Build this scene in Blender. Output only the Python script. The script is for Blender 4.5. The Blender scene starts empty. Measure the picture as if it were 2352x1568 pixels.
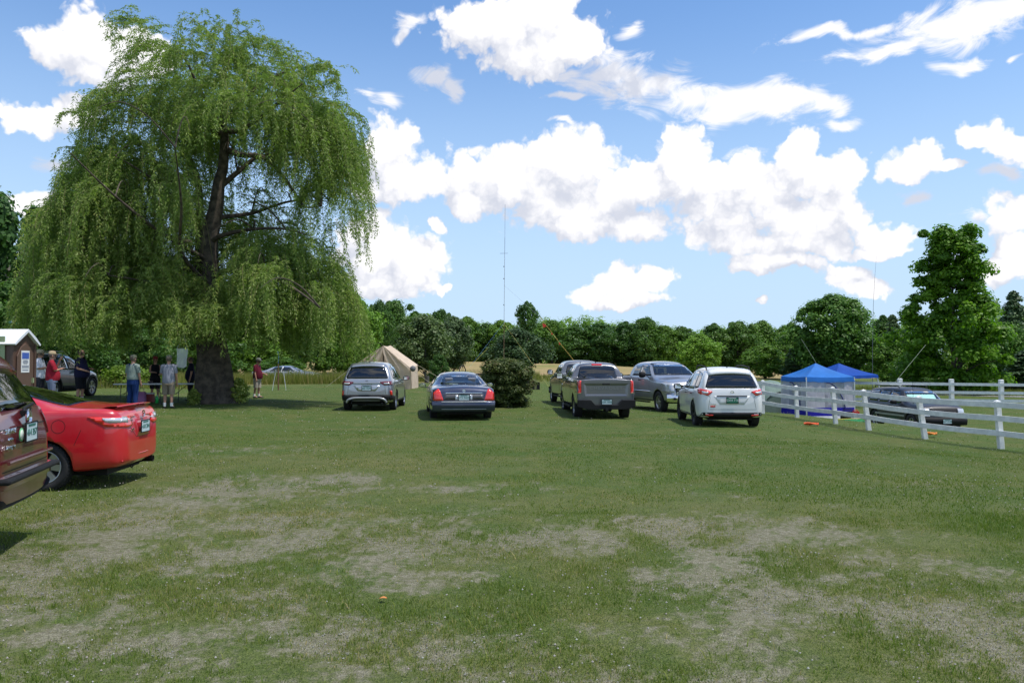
import bpy, bmesh, math, random
import numpy as np
from math import radians as R, sin, cos, pi, atan2, hypot, sqrt
from mathutils import Vector, Matrix
from mathutils.bvhtree import BVHTree

# ------------------------------------------------------------------ camera, sky, sun, exposure
scene = bpy.context.scene
col = scene.collection
FP, CX, CY, HZ = 1829.0, 1176.0, 784.0, 838.0      # focal length and centre of the 2352 wide measuring frame
CAMZ = 1.65
TILT = math.atan((HZ - CY) / FP)
cam_d = bpy.data.cameras.new('camera'); cam = bpy.data.objects.new('camera', cam_d); col.objects.link(cam)
cam_d.sensor_width = 36.0; cam_d.lens = 36.0 * FP / 2352.0
cam_d.clip_start = 0.1; cam_d.clip_end = 4000
cam.location = (0, 0, CAMZ); cam.rotation_euler = (R(90) + TILT, 0, 0)
scene.camera = cam
scene.view_settings.view_transform = 'Standard'; scene.view_settings.look = 'None'
scene.view_settings.exposure = 0.15; scene.view_settings.gamma = 1.0
scene.cycles.max_bounces = 6; scene.cycles.transparent_max_bounces = 10
scene.cycles.diffuse_bounces = 3; scene.cycles.glossy_bounces = 3
scene.cycles.use_adaptive_sampling = True

def pdir(px, py):
    dx = (px - CX) / FP; dz = (CY - py) / FP
    return Vector((dx, cos(TILT) - sin(TILT) * dz, sin(TILT) + cos(TILT) * dz))
def at(px, py, Y):                     # the point of the place seen at (px,py), Y metres ahead
    d = pdir(px, py); return Vector((0, 0, CAMZ)) + d * (Y / d.y)

SUN_EL, SUN_AZ = R(67), R(106)         # azimuth clockwise from straight ahead (+Y): right and a little behind
sdir = Vector((cos(SUN_EL) * sin(SUN_AZ), cos(SUN_EL) * cos(SUN_AZ), sin(SUN_EL)))
sun_d = bpy.data.lights.new('sun', 'SUN'); sun_d.energy = 3.8; sun_d.angle = R(0.55); sun_d.color = (1.0, 0.955, 0.89)
sun = bpy.data.objects.new('sun', sun_d); col.objects.link(sun)
sun.rotation_euler = (-sdir).to_track_quat('-Z', 'Y').to_euler(); sun.location = (30, -10, 40)

world = bpy.data.worlds.new('World'); scene.world = world; world.use_nodes = True
W = world.node_tree; W.nodes.clear()
def wn(tree, t, **k):
    n = tree.nodes.new(t)
    for a, b in k.items(): setattr(n, a, b)
    return n
def fl(tree, a, sock):                 # value or socket into an input
    if isinstance(a, (int, float)): sock.default_value = a
    elif isinstance(a, (tuple, list)): sock.default_value = a
    else: tree.links.new(a, sock)
def M_(tree, op, a, b=None, c=None, clamp=False):
    n = tree.nodes.new('ShaderNodeMath'); n.operation = op; n.use_clamp = clamp
    fl(tree, a, n.inputs[0])
    if b is not None: fl(tree, b, n.inputs[1])
    if c is not None: fl(tree, c, n.inputs[2])
    return n.outputs[0]
def V_(tree, op, a, b=None, c=None):
    n = tree.nodes.new('ShaderNodeVectorMath'); n.operation = op
    fl(tree, a, n.inputs[0])
    if b is not None: fl(tree, b, n.inputs[1])
    if c is not None: fl(tree, c, n.inputs[2])
    return n.outputs['Value'] if op in ('LENGTH', 'DOT_PRODUCT') else n.outputs[0]
def sstep(tree, x, a, b, lo=0.0, hi=1.0):
    n = tree.nodes.new('ShaderNodeMapRange'); n.interpolation_type = 'SMOOTHSTEP'
    fl(tree, x, n.inputs[0]); n.inputs[1].default_value = a; n.inputs[2].default_value = b
    n.inputs[3].default_value = lo; n.inputs[4].default_value = hi
    return n.outputs[0]
def noise(tree, vec, scale, detail=4, rough=.55, dist=0.0, out='Fac'):
    n = tree.nodes.new('ShaderNodeTexNoise'); tree.links.new(vec, n.inputs['Vector'])
    n.inputs['Scale'].default_value = scale; n.inputs['Detail'].default_value = detail
    n.inputs['Roughness'].default_value = rough; n.inputs['Distortion'].default_value = dist
    return n.outputs[out]
def mixc(tree, f, a, b, blend='MIX'):
    n = tree.nodes.new('ShaderNodeMix'); n.data_type = 'RGBA'; n.blend_type = blend
    fl(tree, f, n.inputs[0]); fl(tree, a, n.inputs[6]); fl(tree, b, n.inputs[7])
    return n.outputs[2]

def azel(px, py):
    d = pdir(px, py); return atan2(d.x, d.y), atan2(d.z, hypot(d.x, d.y))
def blob(px, py, rx, ry):
    a0, e0 = azel(px, py)
    ax = abs(azel(px + rx, py)[0] - azel(px - rx, py)[0]) / 2; ey = abs(azel(px, py - ry)[1] - azel(px, py + ry)[1]) / 2
    return a0, e0, ax, ey
CUM = [(130,100,90,78),(205,85,110,78),(285,115,105,62),(340,125,75,50),(220,160,90,42),
 (60,285,66,36),(115,292,84,36),(195,262,52,54),(50,452,66,36),
 (1190,70,160,84),(1115,60,115,74),(1295,95,115,70),(1205,120,100,62),(1235,5,120,55),
 (885,330,72,74),(905,400,100,64),(965,412,76,46),(850,425,60,40),
 (885,600,118,92),(955,612,88,64),(835,550,60,74),(992,517,24,24),(1022,671,26,13),(890,662,130,36),(870,505,40,40),
 (1060,400,62,72),(1150,398,92,70),(1290,378,136,92),(1200,432,180,62),(1085,466,80,42),(1280,480,150,56),
 (1400,460,100,72),(1350,512,170,48),(1480,422,95,64),(1565,368,66,76),(1610,405,125,64),(1710,405,115,60),(1825,348,62,58),(1850,402,120,66),(1952,385,62,62),(1700,462,180,54),(1480,512,120,54),
 (1700,535,120,60),(1850,505,135,64),(1955,472,74,64),(1800,566,200,34),(2030,545,90,42),(2010,574,110,18),
 (2108,368,86,50),(2180,388,54,18),(2262,305,58,44),(2325,345,52,52),(2312,500,64,56),(2340,590,64,50),(2290,622,64,36),
 (1800,612,108,26),(1750,626,60,18),(1940,636,64,38),(1990,650,60,24),
 (1420,650,56,38),(1485,655,76,36),(1365,672,54,26),(1440,692,94,18),(1745,694,18,8)]
WSP = [(1345,140,95,28),(1400,172,115,34),(1480,200,135,40),(1600,232,135,46),(1705,232,115,46),(1800,243,115,34),(1885,236,70,25),(1640,272,110,28),(1290,162,52,20),(1290,213,44,9),
 (2150,80,210,46),(2250,48,160,50),(1960,76,150,20),(2100,112,190,24),(2335,15,90,46),(2215,138,70,14),
 (962,45,42,26),(940,82,18,26),(1012,192,56,30),(1045,218,36,36),(1437,75,26,20),(870,235,52,14),
 (1940,276,48,14),(1700,345,44,14),(1285,275,28,10),(2222,515,34,20),(2120,450,34,18),(2290,410,40,16),(2190,625,50,30),(2345,128,22,10),(120,385,60,18),(1100,330,30,10)]

def field_group(name, blobs, k=0.22):
    g = bpy.data.node_groups.new(name, 'ShaderNodeTree')
    g.interface.new_socket('UV', in_out='INPUT', socket_type='NodeSocketVector')
    g.interface.new_socket('F', in_out='OUTPUT', socket_type='NodeSocketFloat')
    gi = g.nodes.new('NodeGroupInput'); go = g.nodes.new('NodeGroupOutput')
    acc = None
    for b in blobs:
        a, e, rx, ry = blob(*b)
        v = V_(g, 'MULTIPLY_ADD', gi.outputs[0], (1/rx, 1/ry, 0), (-a/rx, -e/ry, 0))
        l = V_(g, 'LENGTH', v)
        acc = l if acc is None else M_(g, 'SMOOTH_MIN', acc, l, k)
    g.links.new(M_(g, 'SUBTRACT', 1.0, acc), go.inputs[0])
    return g
tc = wn(W, 'ShaderNodeTexCoord'); dirv = tc.outputs['Generated']
sep = wn(W, 'ShaderNodeSeparateXYZ'); W.links.new(dirv, sep.inputs[0])
az = M_(W, 'ARCTAN2', sep.outputs[0], sep.outputs[1]); el = M_(W, 'ARCSINE', sep.outputs[2])
cmb = wn(W, 'ShaderNodeCombineXYZ'); W.links.new(az, cmb.inputs[0]); W.links.new(el, cmb.inputs[1])
pv = cmb.outputs[0]
def n2d(vec, scale, detail, rough, out='Fac', dist=0.0):
    o = noise(W, vec, scale, detail, rough, dist, out); o.node.noise_dimensions = '2D'; return o
n1 = n2d(pv, 9, 3, .6, 'Color'); n2 = n2d(pv, 34, 3, .65, 'Color')
off = V_(W, 'ADD', V_(W, 'MULTIPLY_ADD', n1, (.06, .05, 0), (-.030, -.025, 0)), V_(W, 'MULTIPLY_ADD', n2, (.020, .017, 0), (-.010, -.0085, 0)))
uv = V_(W, 'ADD', pv, off)
uv2 = V_(W, 'ADD', uv, (.012, .034, 0))
uvw = V_(W, 'ADD', pv, V_(W, 'MULTIPLY_ADD', n1, (.09, .05, 0), (-.045, -.025, 0)))
nfw = n2d(V_(W, 'MULTIPLY', pv, (14, 34, 1)), 1.0, 6, .68, 'Fac', .6)
vo = wn(W, 'ShaderNodeTexVoronoi', feature='F1', voronoi_dimensions='2D'); W.links.new(V_(W, 'ADD', pv, V_(W, 'MULTIPLY', n2, (.02, .02, 0))), vo.inputs['Vector']); vo.inputs['Scale'].default_value = 30; vo.inputs['Detail'].default_value = 2.0
vo.inputs['Roughness'].default_value = .55; vo.inputs['Lacunarity'].default_value = 2.4
puff = M_(W, 'MULTIPLY_ADD', vo.outputs['Distance'], -.44, .30)
nf = n2d(pv, 70, 4, .7)
# clear-air colour: the physical sky, paling towards the horizon
sky = wn(W, 'ShaderNodeTexSky', sky_type='NISHITA'); sky.sun_disc = False
sky.sun_elevation = SUN_EL; sky.sun_rotation = SUN_AZ; sky.air_density = 1.0; sky.dust_density = .35; sky.ozone_density = 2.0; sky.altitude = 0
skyc = mixc(W, 1.0, sky.outputs[0], (.122, .150, .174, 1), 'MULTIPLY')
skyc = mixc(W, sstep(W, el, .0, .46, .96, .0), skyc, (.53, .70, .90, 1))
def cloud_bg(cums, wsps, idx):
    dens = None
    if cums:
        gc = field_group('cumulus_field_%d' % idx, cums)
        g1 = wn(W, 'ShaderNodeGroup', node_tree=gc); W.links.new(uv, g1.inputs[0])
        g2 = wn(W, 'ShaderNodeGroup', node_tree=gc); W.links.new(uv2, g2.inputs[0])
        F1 = M_(W, 'ADD', g1.outputs[0], puff)
        dens = sstep(W, M_(W, 'ADD', F1, M_(W, 'MULTIPLY_ADD', nf, .20, -.10)), -.09, .22)
        shade = sstep(W, M_(W, 'ADD', M_(W, 'SUBTRACT', F1, g2.outputs[0]), M_(W, 'ADD', M_(W, 'MULTIPLY_ADD', nf, .34, -.06), M_(W, 'MULTIPLY', vo.outputs['Distance'], -.42))), -1.0, .22)
        ccol = mixc(W, shade, (.62, .65, .745, 1), (.98, .97, .985, 1))
    if wsps:
        gw = field_group('wisp_field_%d' % idx, wsps, .3)
        g3 = wn(W, 'ShaderNodeGroup', node_tree=gw); W.links.new(uvw, g3.inputs[0])
        dw = M_(W, 'MULTIPLY', sstep(W, M_(W, 'ADD', g3.outputs[0], M_(W, 'MULTIPLY_ADD', nfw, 2.4, -1.08)), -.10, .85), .95)
        if dens is None: dens, ccol = dw, (.93, .94, .97, 1)
        else: dens = M_(W, 'MAXIMUM', dens, dw)
    c = mixc(W, dens, skyc, ccol) if dens is not None else skyc
    b = wn(W, 'ShaderNodeBackground'); W.links.new(c, b.inputs[0]); return b.outputs[0]
# the photographed stretch of sky in columns (a shader mix with factor 0 or 1 only evaluates one side)
EDG = [-.70, -.40, -.12, 0.02, .16, .30, .44, .70]
def overlaps(b, lo, hi, m):
    a, e, rx, ry = blob(*b); return a + rx * 1.3 + m > lo and a - rx * 1.3 - m < hi
cols = [cloud_bg([b for b in CUM if overlaps(b, lo, hi, .05)], [b for b in WSP if overlaps(b, lo, hi, .06)], i) for i, (lo, hi) in enumerate(zip(EDG[:-1], EDG[1:]))]
sh = cols[0]
def mixs(f, a, b):
    n = wn(W, 'ShaderNodeMixShader'); W.links.new(f, n.inputs[0]); W.links.new(a, n.inputs[1]); W.links.new(b, n.inputs[2]); return n.outputs[0]
def tree_of(lst, edges):
    if len(lst) == 1: return lst[0]
    h = len(lst) // 2
    return mixs(M_(W, 'GREATER_THAN', az, edges[h]), tree_of(lst[:h], edges[:h+1]), tree_of(lst[h:], edges[h:]))
inner = tree_of(cols, EDG)
# fair-weather clouds over the rest of the sky (reflections and light)
nb = noise(W, V_(W, 'MULTIPLY', dirv, (1, 1, 2.2)), 3.2, 4, .6)
db = sstep(W, nb, .50, .62)
bgo = wn(W, 'ShaderNodeBackground'); W.links.new(mixc(W, db, skyc, (.90, .91, .94, 1)), bgo.inputs[0])
inside = M_(W, 'MULTIPLY', M_(W, 'MULTIPLY', M_(W, 'LESS_THAN', M_(W, 'ABSOLUTE', az), .68), M_(W, 'LESS_THAN', el, .50)), M_(W, 'GREATER_THAN', el, -.02))
wo = wn(W, 'ShaderNodeOutputWorld'); W.links.new(mixs(inside, bgo.outputs[0], inner), wo.inputs[0])
world.cycles.sampling_method = 'MANUAL'; world.cycles.sample_map_resolution = 512

# ------------------------------------------------------------------ helpers
rng = np.random.default_rng(7)
random.seed(7)
def fin(o, parent=None):
    col.objects.link(o)
    if parent is not None: o.parent = parent
    return o
def tag(o, label=None, cat=None, group=None, kind=None):
    if label: o['label'] = label
    if cat: o['category'] = cat
    if group: o['group'] = group
    if kind: o['kind'] = kind
    return o
def empty(name, loc, rz=0.0, scale=1.0):
    o = bpy.data.objects.new(name, None); col.objects.link(o); o.empty_display_size = .3
    o.location = loc; o.rotation_euler = (0, 0, rz); o.scale = (scale,)*3 if isinstance(scale, (int, float)) else scale
    return o
def copy_tree(o, parent=None):
    c = o.copy(); col.objects.link(c)
    if parent is not None: c.parent = parent
    for ch in list(o.children): copy_tree(ch, c)
    return c

def mat(name, color=(.5,.5,.5), rough=.6, metal=0.0, coat=0.0, spec=.5, trans=0.0, emit=None, var=0.0, vscale=3.0, bump=0.0, bscale=40.0):
    m = bpy.data.materials.new(name); m.use_nodes = True; t = m.node_tree
    b = t.nodes['Principled BSDF']
    b.inputs['Base Color'].default_value = (*color, 1); b.inputs['Roughness'].default_value = rough
    b.inputs['Metallic'].default_value = metal; b.inputs['Coat Weight'].default_value = coat; b.inputs['Coat Roughness'].default_value = .04
    b.inputs['Specular IOR Level'].default_value = spec; b.inputs['Transmission Weight'].default_value = trans
    if emit: b.inputs['Emission Color'].default_value = (*emit, 1); b.inputs['Emission Strength'].default_value = 1
    tcn = t.nodes.new('ShaderNodeTexCoord')
    if var > 0:
        f = noise(t, tcn.outputs['Object'], vscale, 5, .6)
        lo = tuple(c*(1-var) for c in color) + (1,); hi = tuple(min(1, c*(1+var)) for c in color) + (1,)
        t.links.new(mixc(t, sstep(t, f, .3, .7), lo, hi), b.inputs['Base Color'])
    if bump > 0:
        f = noise(t, tcn.outputs['Object'], bscale, 4, .6)
        bn = t.nodes.new('ShaderNodeBump'); bn.inputs['Strength'].default_value = bump; bn.inputs['Distance'].default_value = .02
        t.links.new(f, bn.inputs['Height']); t.links.new(bn.outputs[0], b.inputs['Normal'])
    return m

class MB:
    """collects shapes into one mesh"""
    def __init__(s): s.v = []; s.f = []; s.m = []; s.sm = []
    def add(s, vs, fs, mi=0, smooth=False):
        n = len(s.v); s.v += [tuple(v) for v in vs]; s.f += [tuple(i + n for i in f) for f in fs]
        s.m += [mi]*len(fs); s.sm += [smooth]*len(fs)
    def box(s, c, d, rot=None, mi=0, taper=1.0):
        x, y, z = d[0]/2, d[1]/2, d[2]/2
        vs = [Vector((a*x*(taper if k > 0 else 1), b*y*(taper if k > 0 else 1), k*z)) for k in (-1, 1) for a, b in ((-1,-1),(1,-1),(1,1),(-1,1))]
        if rot is not None: vs = [rot @ v for v in vs]
        vs = [v + Vector(c) for v in vs]
        s.add(vs, [(3,2,1,0),(4,5,6,7),(0,1,5,4),(1,2,6,5),(2,3,7,6),(3,0,4,7)], mi)
    def tube(s, pts, rad, n=8, mi=0, cap=True, smooth=True):
        pts = [Vector(p) for p in pts]
        if isinstance(rad, (int, float)): rad = [rad]*len(pts)
        vs = []; up = None
        for i, p in enumerate(pts):
            d = (pts[min(i+1, len(pts)-1)] - pts[max(i-1, 0)])
            d = d.normalized() if d.length > 1e-9 else Vector((0,0,1))
            if up is None: up = Vector((1,0,0)) if abs(d.x) < .8 else Vector((0,1,0))
            a = (up - d*up.dot(d)); a = a.normalized() if a.length > 1e-6 else d.orthogonal().normalized(); up = a
            b = d.cross(a)
            for k in range(n):
                t = 2*pi*k/n; vs.append(p + (a*cos(t) + b*sin(t))*rad[i])
        fs = [(i*n+k, i*n+(k+1)%n, (i+1)*n+(k+1)%n, (i+1)*n+k) for i in range(len(pts)-1) for k in range(n)]
        s.add(vs, fs, mi, smooth)
        if cap:
            s.add(vs[:n], [tuple(range(n-1, -1, -1))], mi); s.add(vs[-n:], [tuple(range(n))], mi)
    def lathe(s, prof, n=20, c=(0,0,0), axis='z', mi=0, smooth=True, frm=None):
        vs = []; c = Vector(c)
        for r, h in prof:
            for k in range(n):
                t = 2*pi*k/n
                v = Vector((r*cos(t), r*sin(t), h)) if axis == 'z' else (Vector((r*cos(t), h, r*sin(t))) if axis == 'y' else Vector((h, r*cos(t), r*sin(t))))
                vs.append(v + c)
        fs = [(i*n+k, i*n+(k+1)%n, (i+1)*n+(k+1)%n, (i+1)*n+k) for i in range(len(prof)-1) for k in range(n)]
        s.add(vs, fs, mi, smooth)
    def grid(s, P, mi=0, smooth=True):      # P: rows of points
        n = len(P[0]); vs = [p for r in P for p in r]
        fs = [(i*n+k, i*n+k+1, (i+1)*n+k+1, (i+1)*n+k) for i in range(len(P)-1) for k in range(n-1)]
        s.add(vs, fs, mi, smooth)
    def prism(s, poly, a, b, axis='y', mi=0):   # 2-D outline pushed from a to b along an axis
        def P(u, v, w): return {'y': (u, w, v), 'x': (w, u, v), 'z': (u, v, w)}[axis]
        n = len(poly); vs = [P(u, v, a) for u, v in poly] + [P(u, v, b) for u, v in poly]
        s.add(vs, [tuple(range(n)), tuple(range(2*n-1, n-1, -1))] + [(k, k+n, (k+1)%n+n, (k+1)%n) for k in range(n)], mi)
    def mesh(s, name, mats):
        me = bpy.data.meshes.new(name); me.from_pydata(s.v, [], s.f)
        for m in (mats if isinstance(mats, (list, tuple)) else [mats]): me.materials.append(m)
        me.polygons.foreach_set('material_index', s.m); me.polygons.foreach_set('use_smooth', s.sm); me.update()
        return me
    def build(s, name, mats, parent=None, loc=None, fix=False, bevel=0.0):
        me = s.mesh(name, mats)
        if fix:
            bm = bmesh.new(); bm.from_mesh(me); bmesh.ops.remove_doubles(bm, verts=bm.verts, dist=1e-5)
            bmesh.ops.recalc_face_normals(bm, faces=bm.faces); bm.to_mesh(me); bm.free()
        o = bpy.data.objects.new(name, me); fin(o, parent)
        if loc is not None: o.location = loc
        if bevel:
            b = o.modifiers.new('bevel', 'BEVEL'); b.width = bevel; b.segments = 2; b.limit_method = 'ANGLE'
        return o

# value noise in numpy
def _h(ix, iy, s):
    with np.errstate(over='ignore'):
        n = (ix.astype(np.int64)*374761393 + iy.astype(np.int64)*668265263 + s*1442695041) & 0x7fffffff
        n = (n ^ (n >> 13)) * 1274126177 & 0x7fffffff
        return ((n ^ (n >> 16)) & 0xffff) / 65535.0
def vnoise(x, y, s=0):
    xi = np.floor(x); yi = np.floor(y); fx = x-xi; fy = y-yi; fx = fx*fx*(3-2*fx); fy = fy*fy*(3-2*fy)
    a = _h(xi, yi, s); b = _h(xi+1, yi, s); c = _h(xi, yi+1, s); d = _h(xi+1, yi+1, s)
    return (a*(1-fx)+b*fx)*(1-fy) + (c*(1-fx)+d*fx)*fy
def fbm(x, y, s=0, o=4):
    v = 0; a = .5; t = 0
    for k in range(o): v = v + a*vnoise(x*2**k, y*2**k, s+k*17); t += a; a *= .55
    return v/t

# ------------------------------------------------------------------ terrain
CTRL = [(px, None, d, 0.0) for d in (3, 6, 10) for px in (0, 600, 1176, 1800, 2352)] + \
 [(1176, None, 15, 0), (600, None, 16, .02), (100, None, 15, .04), (1600, None, 16, -.03), (2000, None, 14, -.12), (2352, None, 14, -.2),
 (850, 942, 28, 0), (1045, 966, 23.5, 0), (1380, 968, 24, 0), (1660, 975, 23, 0), (1500, 943, 30, 0), (1300, 934, 33, 0),
 (490, 925, 30, 0), (380, 939, 27.2, 0), (590, 914, 35.4, 0), (180, 910, 31, 0), (60, 915, 28, 0), (90, 930, 26, 0),
 (1160, 930, 30, 0), (1230, 893, 50, 0), (960, 891, 46, 0), (640, 879, 58, 0), (760, 882, 52, 0), (700, 886, 66, 0), (380, 884, 50, 0),
 (1300, 866, 72, 0), (1000, 876, 68, 0), (1000, 858, 90, 0), (1600, 880, 62, 0),
 (1752, 946, 31, 0), (1831, 960, 29.5, 0), (1920, 973, 26.6, 0), (1996, 986, 24.2, 0), (2126, 1009, 22.2, 0), (2300, 1032, 20.2, 0), (2500, 1060, 18, 0),
 (2090, 992, 31, 0), (2200, 990, 31, 0), (1851, 961, 38, 0), (1960, 955, 39, 0),
 (1990, 934, 44, 0), (2190, 934, 43, 0), (2352, 936, 42, 0), (2000, 900, 60, 0), (2200, 905, 60, 0), (2352, 906, 60, 0),
 (830, 825, 172, 0), (1060, 830, 175, 0), (1240, 835, 178, 0), (1546, 843, 180, 0), (1750, 852, 178, 0), (2000, 864, 170, 0), (2352, 872, 165, 0),
 (830, 842, 110, 0), (1240, 848, 115, 0), (1546, 856, 115, 0), (1900, 868, 110, 0), (2300, 884, 100, 0),
 (0, 866, 60, 0), (300, 866, 70, 0), (0, 845, 150, 0), (400, 835, 160, 0), (-300, 870, 50, 0), (2800, 1000, 40, 0), (2800, 880, 150, 0)]
_cp = []
for px, py, d, z in CTRL:
    if py is None: _cp.append(((px-CX)/FP*d, d, z))
    else:
        p = at(px, py, d); _cp.append((p.x, p.y, p.z))
_cp += [(0, -20, 0), (-20, -10, .1), (20, -10, -.3), (0, 400, 6), (-250, 350, 8), (250, 350, 3), (0, 900, 6), (-400, 0, 2), (400, 0, -2)]
_cp = np.array(_cp)
def TH(x, y):
    x = np.asarray(x, float); y = np.asarray(y, float); sh_ = x.shape
    x = x.ravel(); y = y.ravel(); out = np.empty(x.size)
    for i in range(0, x.size, 40000):
        dx = x[i:i+40000, None]-_cp[None, :, 0]; dy = y[i:i+40000, None]-_cp[None, :, 1]
        d2 = dx*dx+dy*dy
        sc_ = (0.06*np.hypot(x[i:i+40000], y[i:i+40000])+.8)[:, None]
        w = 1/(d2+sc_**2*.6)**1.7
        out[i:i+40000] = (w*_cp[None, :, 2]).sum(1)/w.sum(1)
    return out.reshape(sh_)
def gz(x, y): return float(TH(np.array([x]), np.array([y]))[0])
def gp(px, d):                       # ground point on picture column px, d metres ahead
    x = (px-CX)/FP*d; return Vector((x, d, gz(x, d)))
# the same ground seen as a picture row, for laying out the worn patches (metres on the ground)
def gxy(px, py):
    d = CAMZ/((py-HZ)/FP); return (px-CX)/FP*d, d
def patch(x, y, lst, ns, seed):
    m = np.zeros_like(x) - 9
    wx = x + (fbm(x*.9, y*.6, seed)-.5)*1.6; wy = y + (fbm(x*.9, y*.6, seed+5)-.5)*1.8
    for px, py, rx, ry, st in lst:
        cx_, cy_ = gxy(px, py); r1 = rx/FP*cy_; r2 = max(abs(gxy(px, py-ry)[1]-gxy(px, py+ry)[1])/2, .2)
        m = np.maximum(m, st*(1-np.hypot((wx-cx_)/r1, (wy-cy_)/r2)))
    return m
GRAV = [(620,1125,270,34,1.1),(450,1150,180,18,.9),(760,1110,110,20,1.1),(470,1200,420,40,.9),(300,1290,340,60,.95),(250,1200,300,35,.85),(640,1245,120,45,1.15),(480,1210,120,25,1),
 (900,1240,200,55,.8),(1060,1215,75,25,1.35),(1340,1215,130,30,1.1),(1480,1195,120,22,1.0),(1640,1265,150,60,1.2),(1500,1295,90,22,1.3),(1560,1210,140,30,1.0),(1720,1330,240,60,.85),(1650,1380,110,30,1.0),(1800,1230,200,35,.75),
 (1950,1420,340,90,.9),(2150,1480,320,90,1.05),(2300,1540,180,60,1.1),(2050,1330,240,50,.6),(1600,1460,180,50,.75),(1700,1200,100,14,.9),(700,1400,380,60,.62),(200,1450,300,80,.55),(150,1320,240,70,.8),
 (650,1520,130,25,.7),(900,1470,90,20,.6),(860,1240,130,12,.8),(1100,1120,120,10,.7),(400,1480,160,40,.6),(1290,1450,110,22,.55),(1250,1380,80,16,.7),(1000,1500,260,30,.4),(1500,1540,160,30,.5),(60,1400,160,40,.6),(560,1030,130,9,.5),(1780,1150,70,6,.8)]
LUSH = [(1100,1330,230,50,1),(1000,1400,220,60,.8),(2000,1120,420,45,.7),(2250,1200,240,60,1),(2200,1270,260,30,.8),(800,1460,160,50,.5),(560,1090,120,16,.8),(230,1140,160,22,.8),(1600,1075,280,18,.8),(60,1240,120,20,1),(1250,1150,200,12,.4),(950,1175,140,14,.8),(1180,1560,260,40,.5)]
DRYG = [(800,1060,500,30,1),(600,1190,400,16,.9),(1250,1150,450,22,.8),(2000,1280,300,20,1),(450,1080,200,18,.8),(1850,1260,200,18,.8),(1000,1010,500,20,.5),(2100,1100,240,20,.5),(350,1170,300,14,1)]
def grav_mask(x, y):
    p = patch(x, y, GRAV, .4, 3)
    n = fbm(x*1.6, y*1.3, 11, 4)-.5; n2 = fbm(x*6, y*6, 23, 3)-.5; n3 = fbm(x*19, y*19, 29, 2)-.5
    far = np.clip((y-9)/8, 0, 1)
    v = np.maximum(p, -.8)*.95 + n*1.7 + n2*1.8 + n3*1.6 - .28 - far*.28
    return np.clip(1/(1+np.exp(-v*2.6))*1.15-.10, 0, 1)*np.clip((30-y)/10, 0, 1)

A1 = np.radians(np.concatenate([np.linspace(-180, -46, 40), np.linspace(-45, 45, 380), np.linspace(46, 180, 40)]))[:-1]
RR = np.concatenate([[.6], 1.2*1.0185**np.arange(0, 372)])
RR = RR[RR < 1000]; RR = np.append(RR, 1400)
GA, GR = np.meshgrid(A1, RR)
GX = GR*np.sin(GA); GY = GR*np.cos(GA)
GZ = TH(GX, GY)
near = np.clip((40-GR)/30, 0, 1)
gm = grav_mask(GX, GY)
GZ = GZ + near*((fbm(GX*1.2, GY*1.2, 40)-.5)*.05 + (fbm(GX*6, GY*6, 41)-.5)*.022*(1-gm)) * np.clip(GR/3, 0, 1)
nv = GX.size; na = len(A1)
verts = np.stack([GX.ravel(), GY.ravel(), GZ.ravel()], 1)
i0 = (np.arange(len(RR)-1)[:, None]*na + np.arange(na)[None, :]).ravel()
i1 = (np.arange(len(RR)-1)[:, None]*na + (np.arange(na)[None, :]+1) % na).ravel()
quads = np.stack([i0, i0+na, i1+na, i1], 1)
def np_mesh(name, verts, faces, mats, smooth=True, attrs=None):
    me = bpy.data.meshes.new(name); nf_, k = faces.shape
    me.vertices.add(len(verts)); me.vertices.foreach_set('co', np.ascontiguousarray(verts, np.float32).ravel())
    me.loops.add(nf_*k); me.loops.foreach_set('vertex_index', np.ascontiguousarray(faces, np.int32).ravel())
    me.polygons.add(nf_); me.polygons.foreach_set('loop_start', np.arange(0, nf_*k, k, dtype=np.int32))
    try: me.polygons.foreach_set('loop_total', np.full(nf_, k, np.int32))
    except Exception: pass
    me.polygons.foreach_set('use_smooth', np.full(nf_, smooth)); me.update(calc_edges=True)
    for a, v in (attrs or {}).items():
        at_ = me.attributes.new(a, 'FLOAT', 'POINT'); at_.data.foreach_set('value', np.ascontiguousarray(v, np.float32))
    for m in (mats if isinstance(mats, (list, tuple)) else [mats]): me.materials.append(m)
    me.validate()
    return me
def field_mask(x, y):                 # the tan hay field beyond the mown lawn
    edge = 70 + 6*np.sin(x*.07) + (fbm(x*.08, y*.08, 5)-.5)*16 - np.clip((-x-8)*.9, 0, 30) + np.clip((x-14)*1.2, 0, 60)
    return 1/(1+np.exp(-(y-edge)/2.0))
fm = field_mask(GX, GY)
dry_at = lambda x, y: np.clip(np.clip(patch(x, y, DRYG, .4, 51), 0, 1)*np.clip((60-y)/30, 0, 1) + .75*np.clip((17-y)/8, 0, 1)*np.clip((fbm(x*.55, y*.45, 88)-.28)*2.2, 0, 1), 0, 1)
lm = np.clip(patch(GX, GY, LUSH, .4, 31), 0, 1)*near; dm = dry_at(GX, GY)

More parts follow.
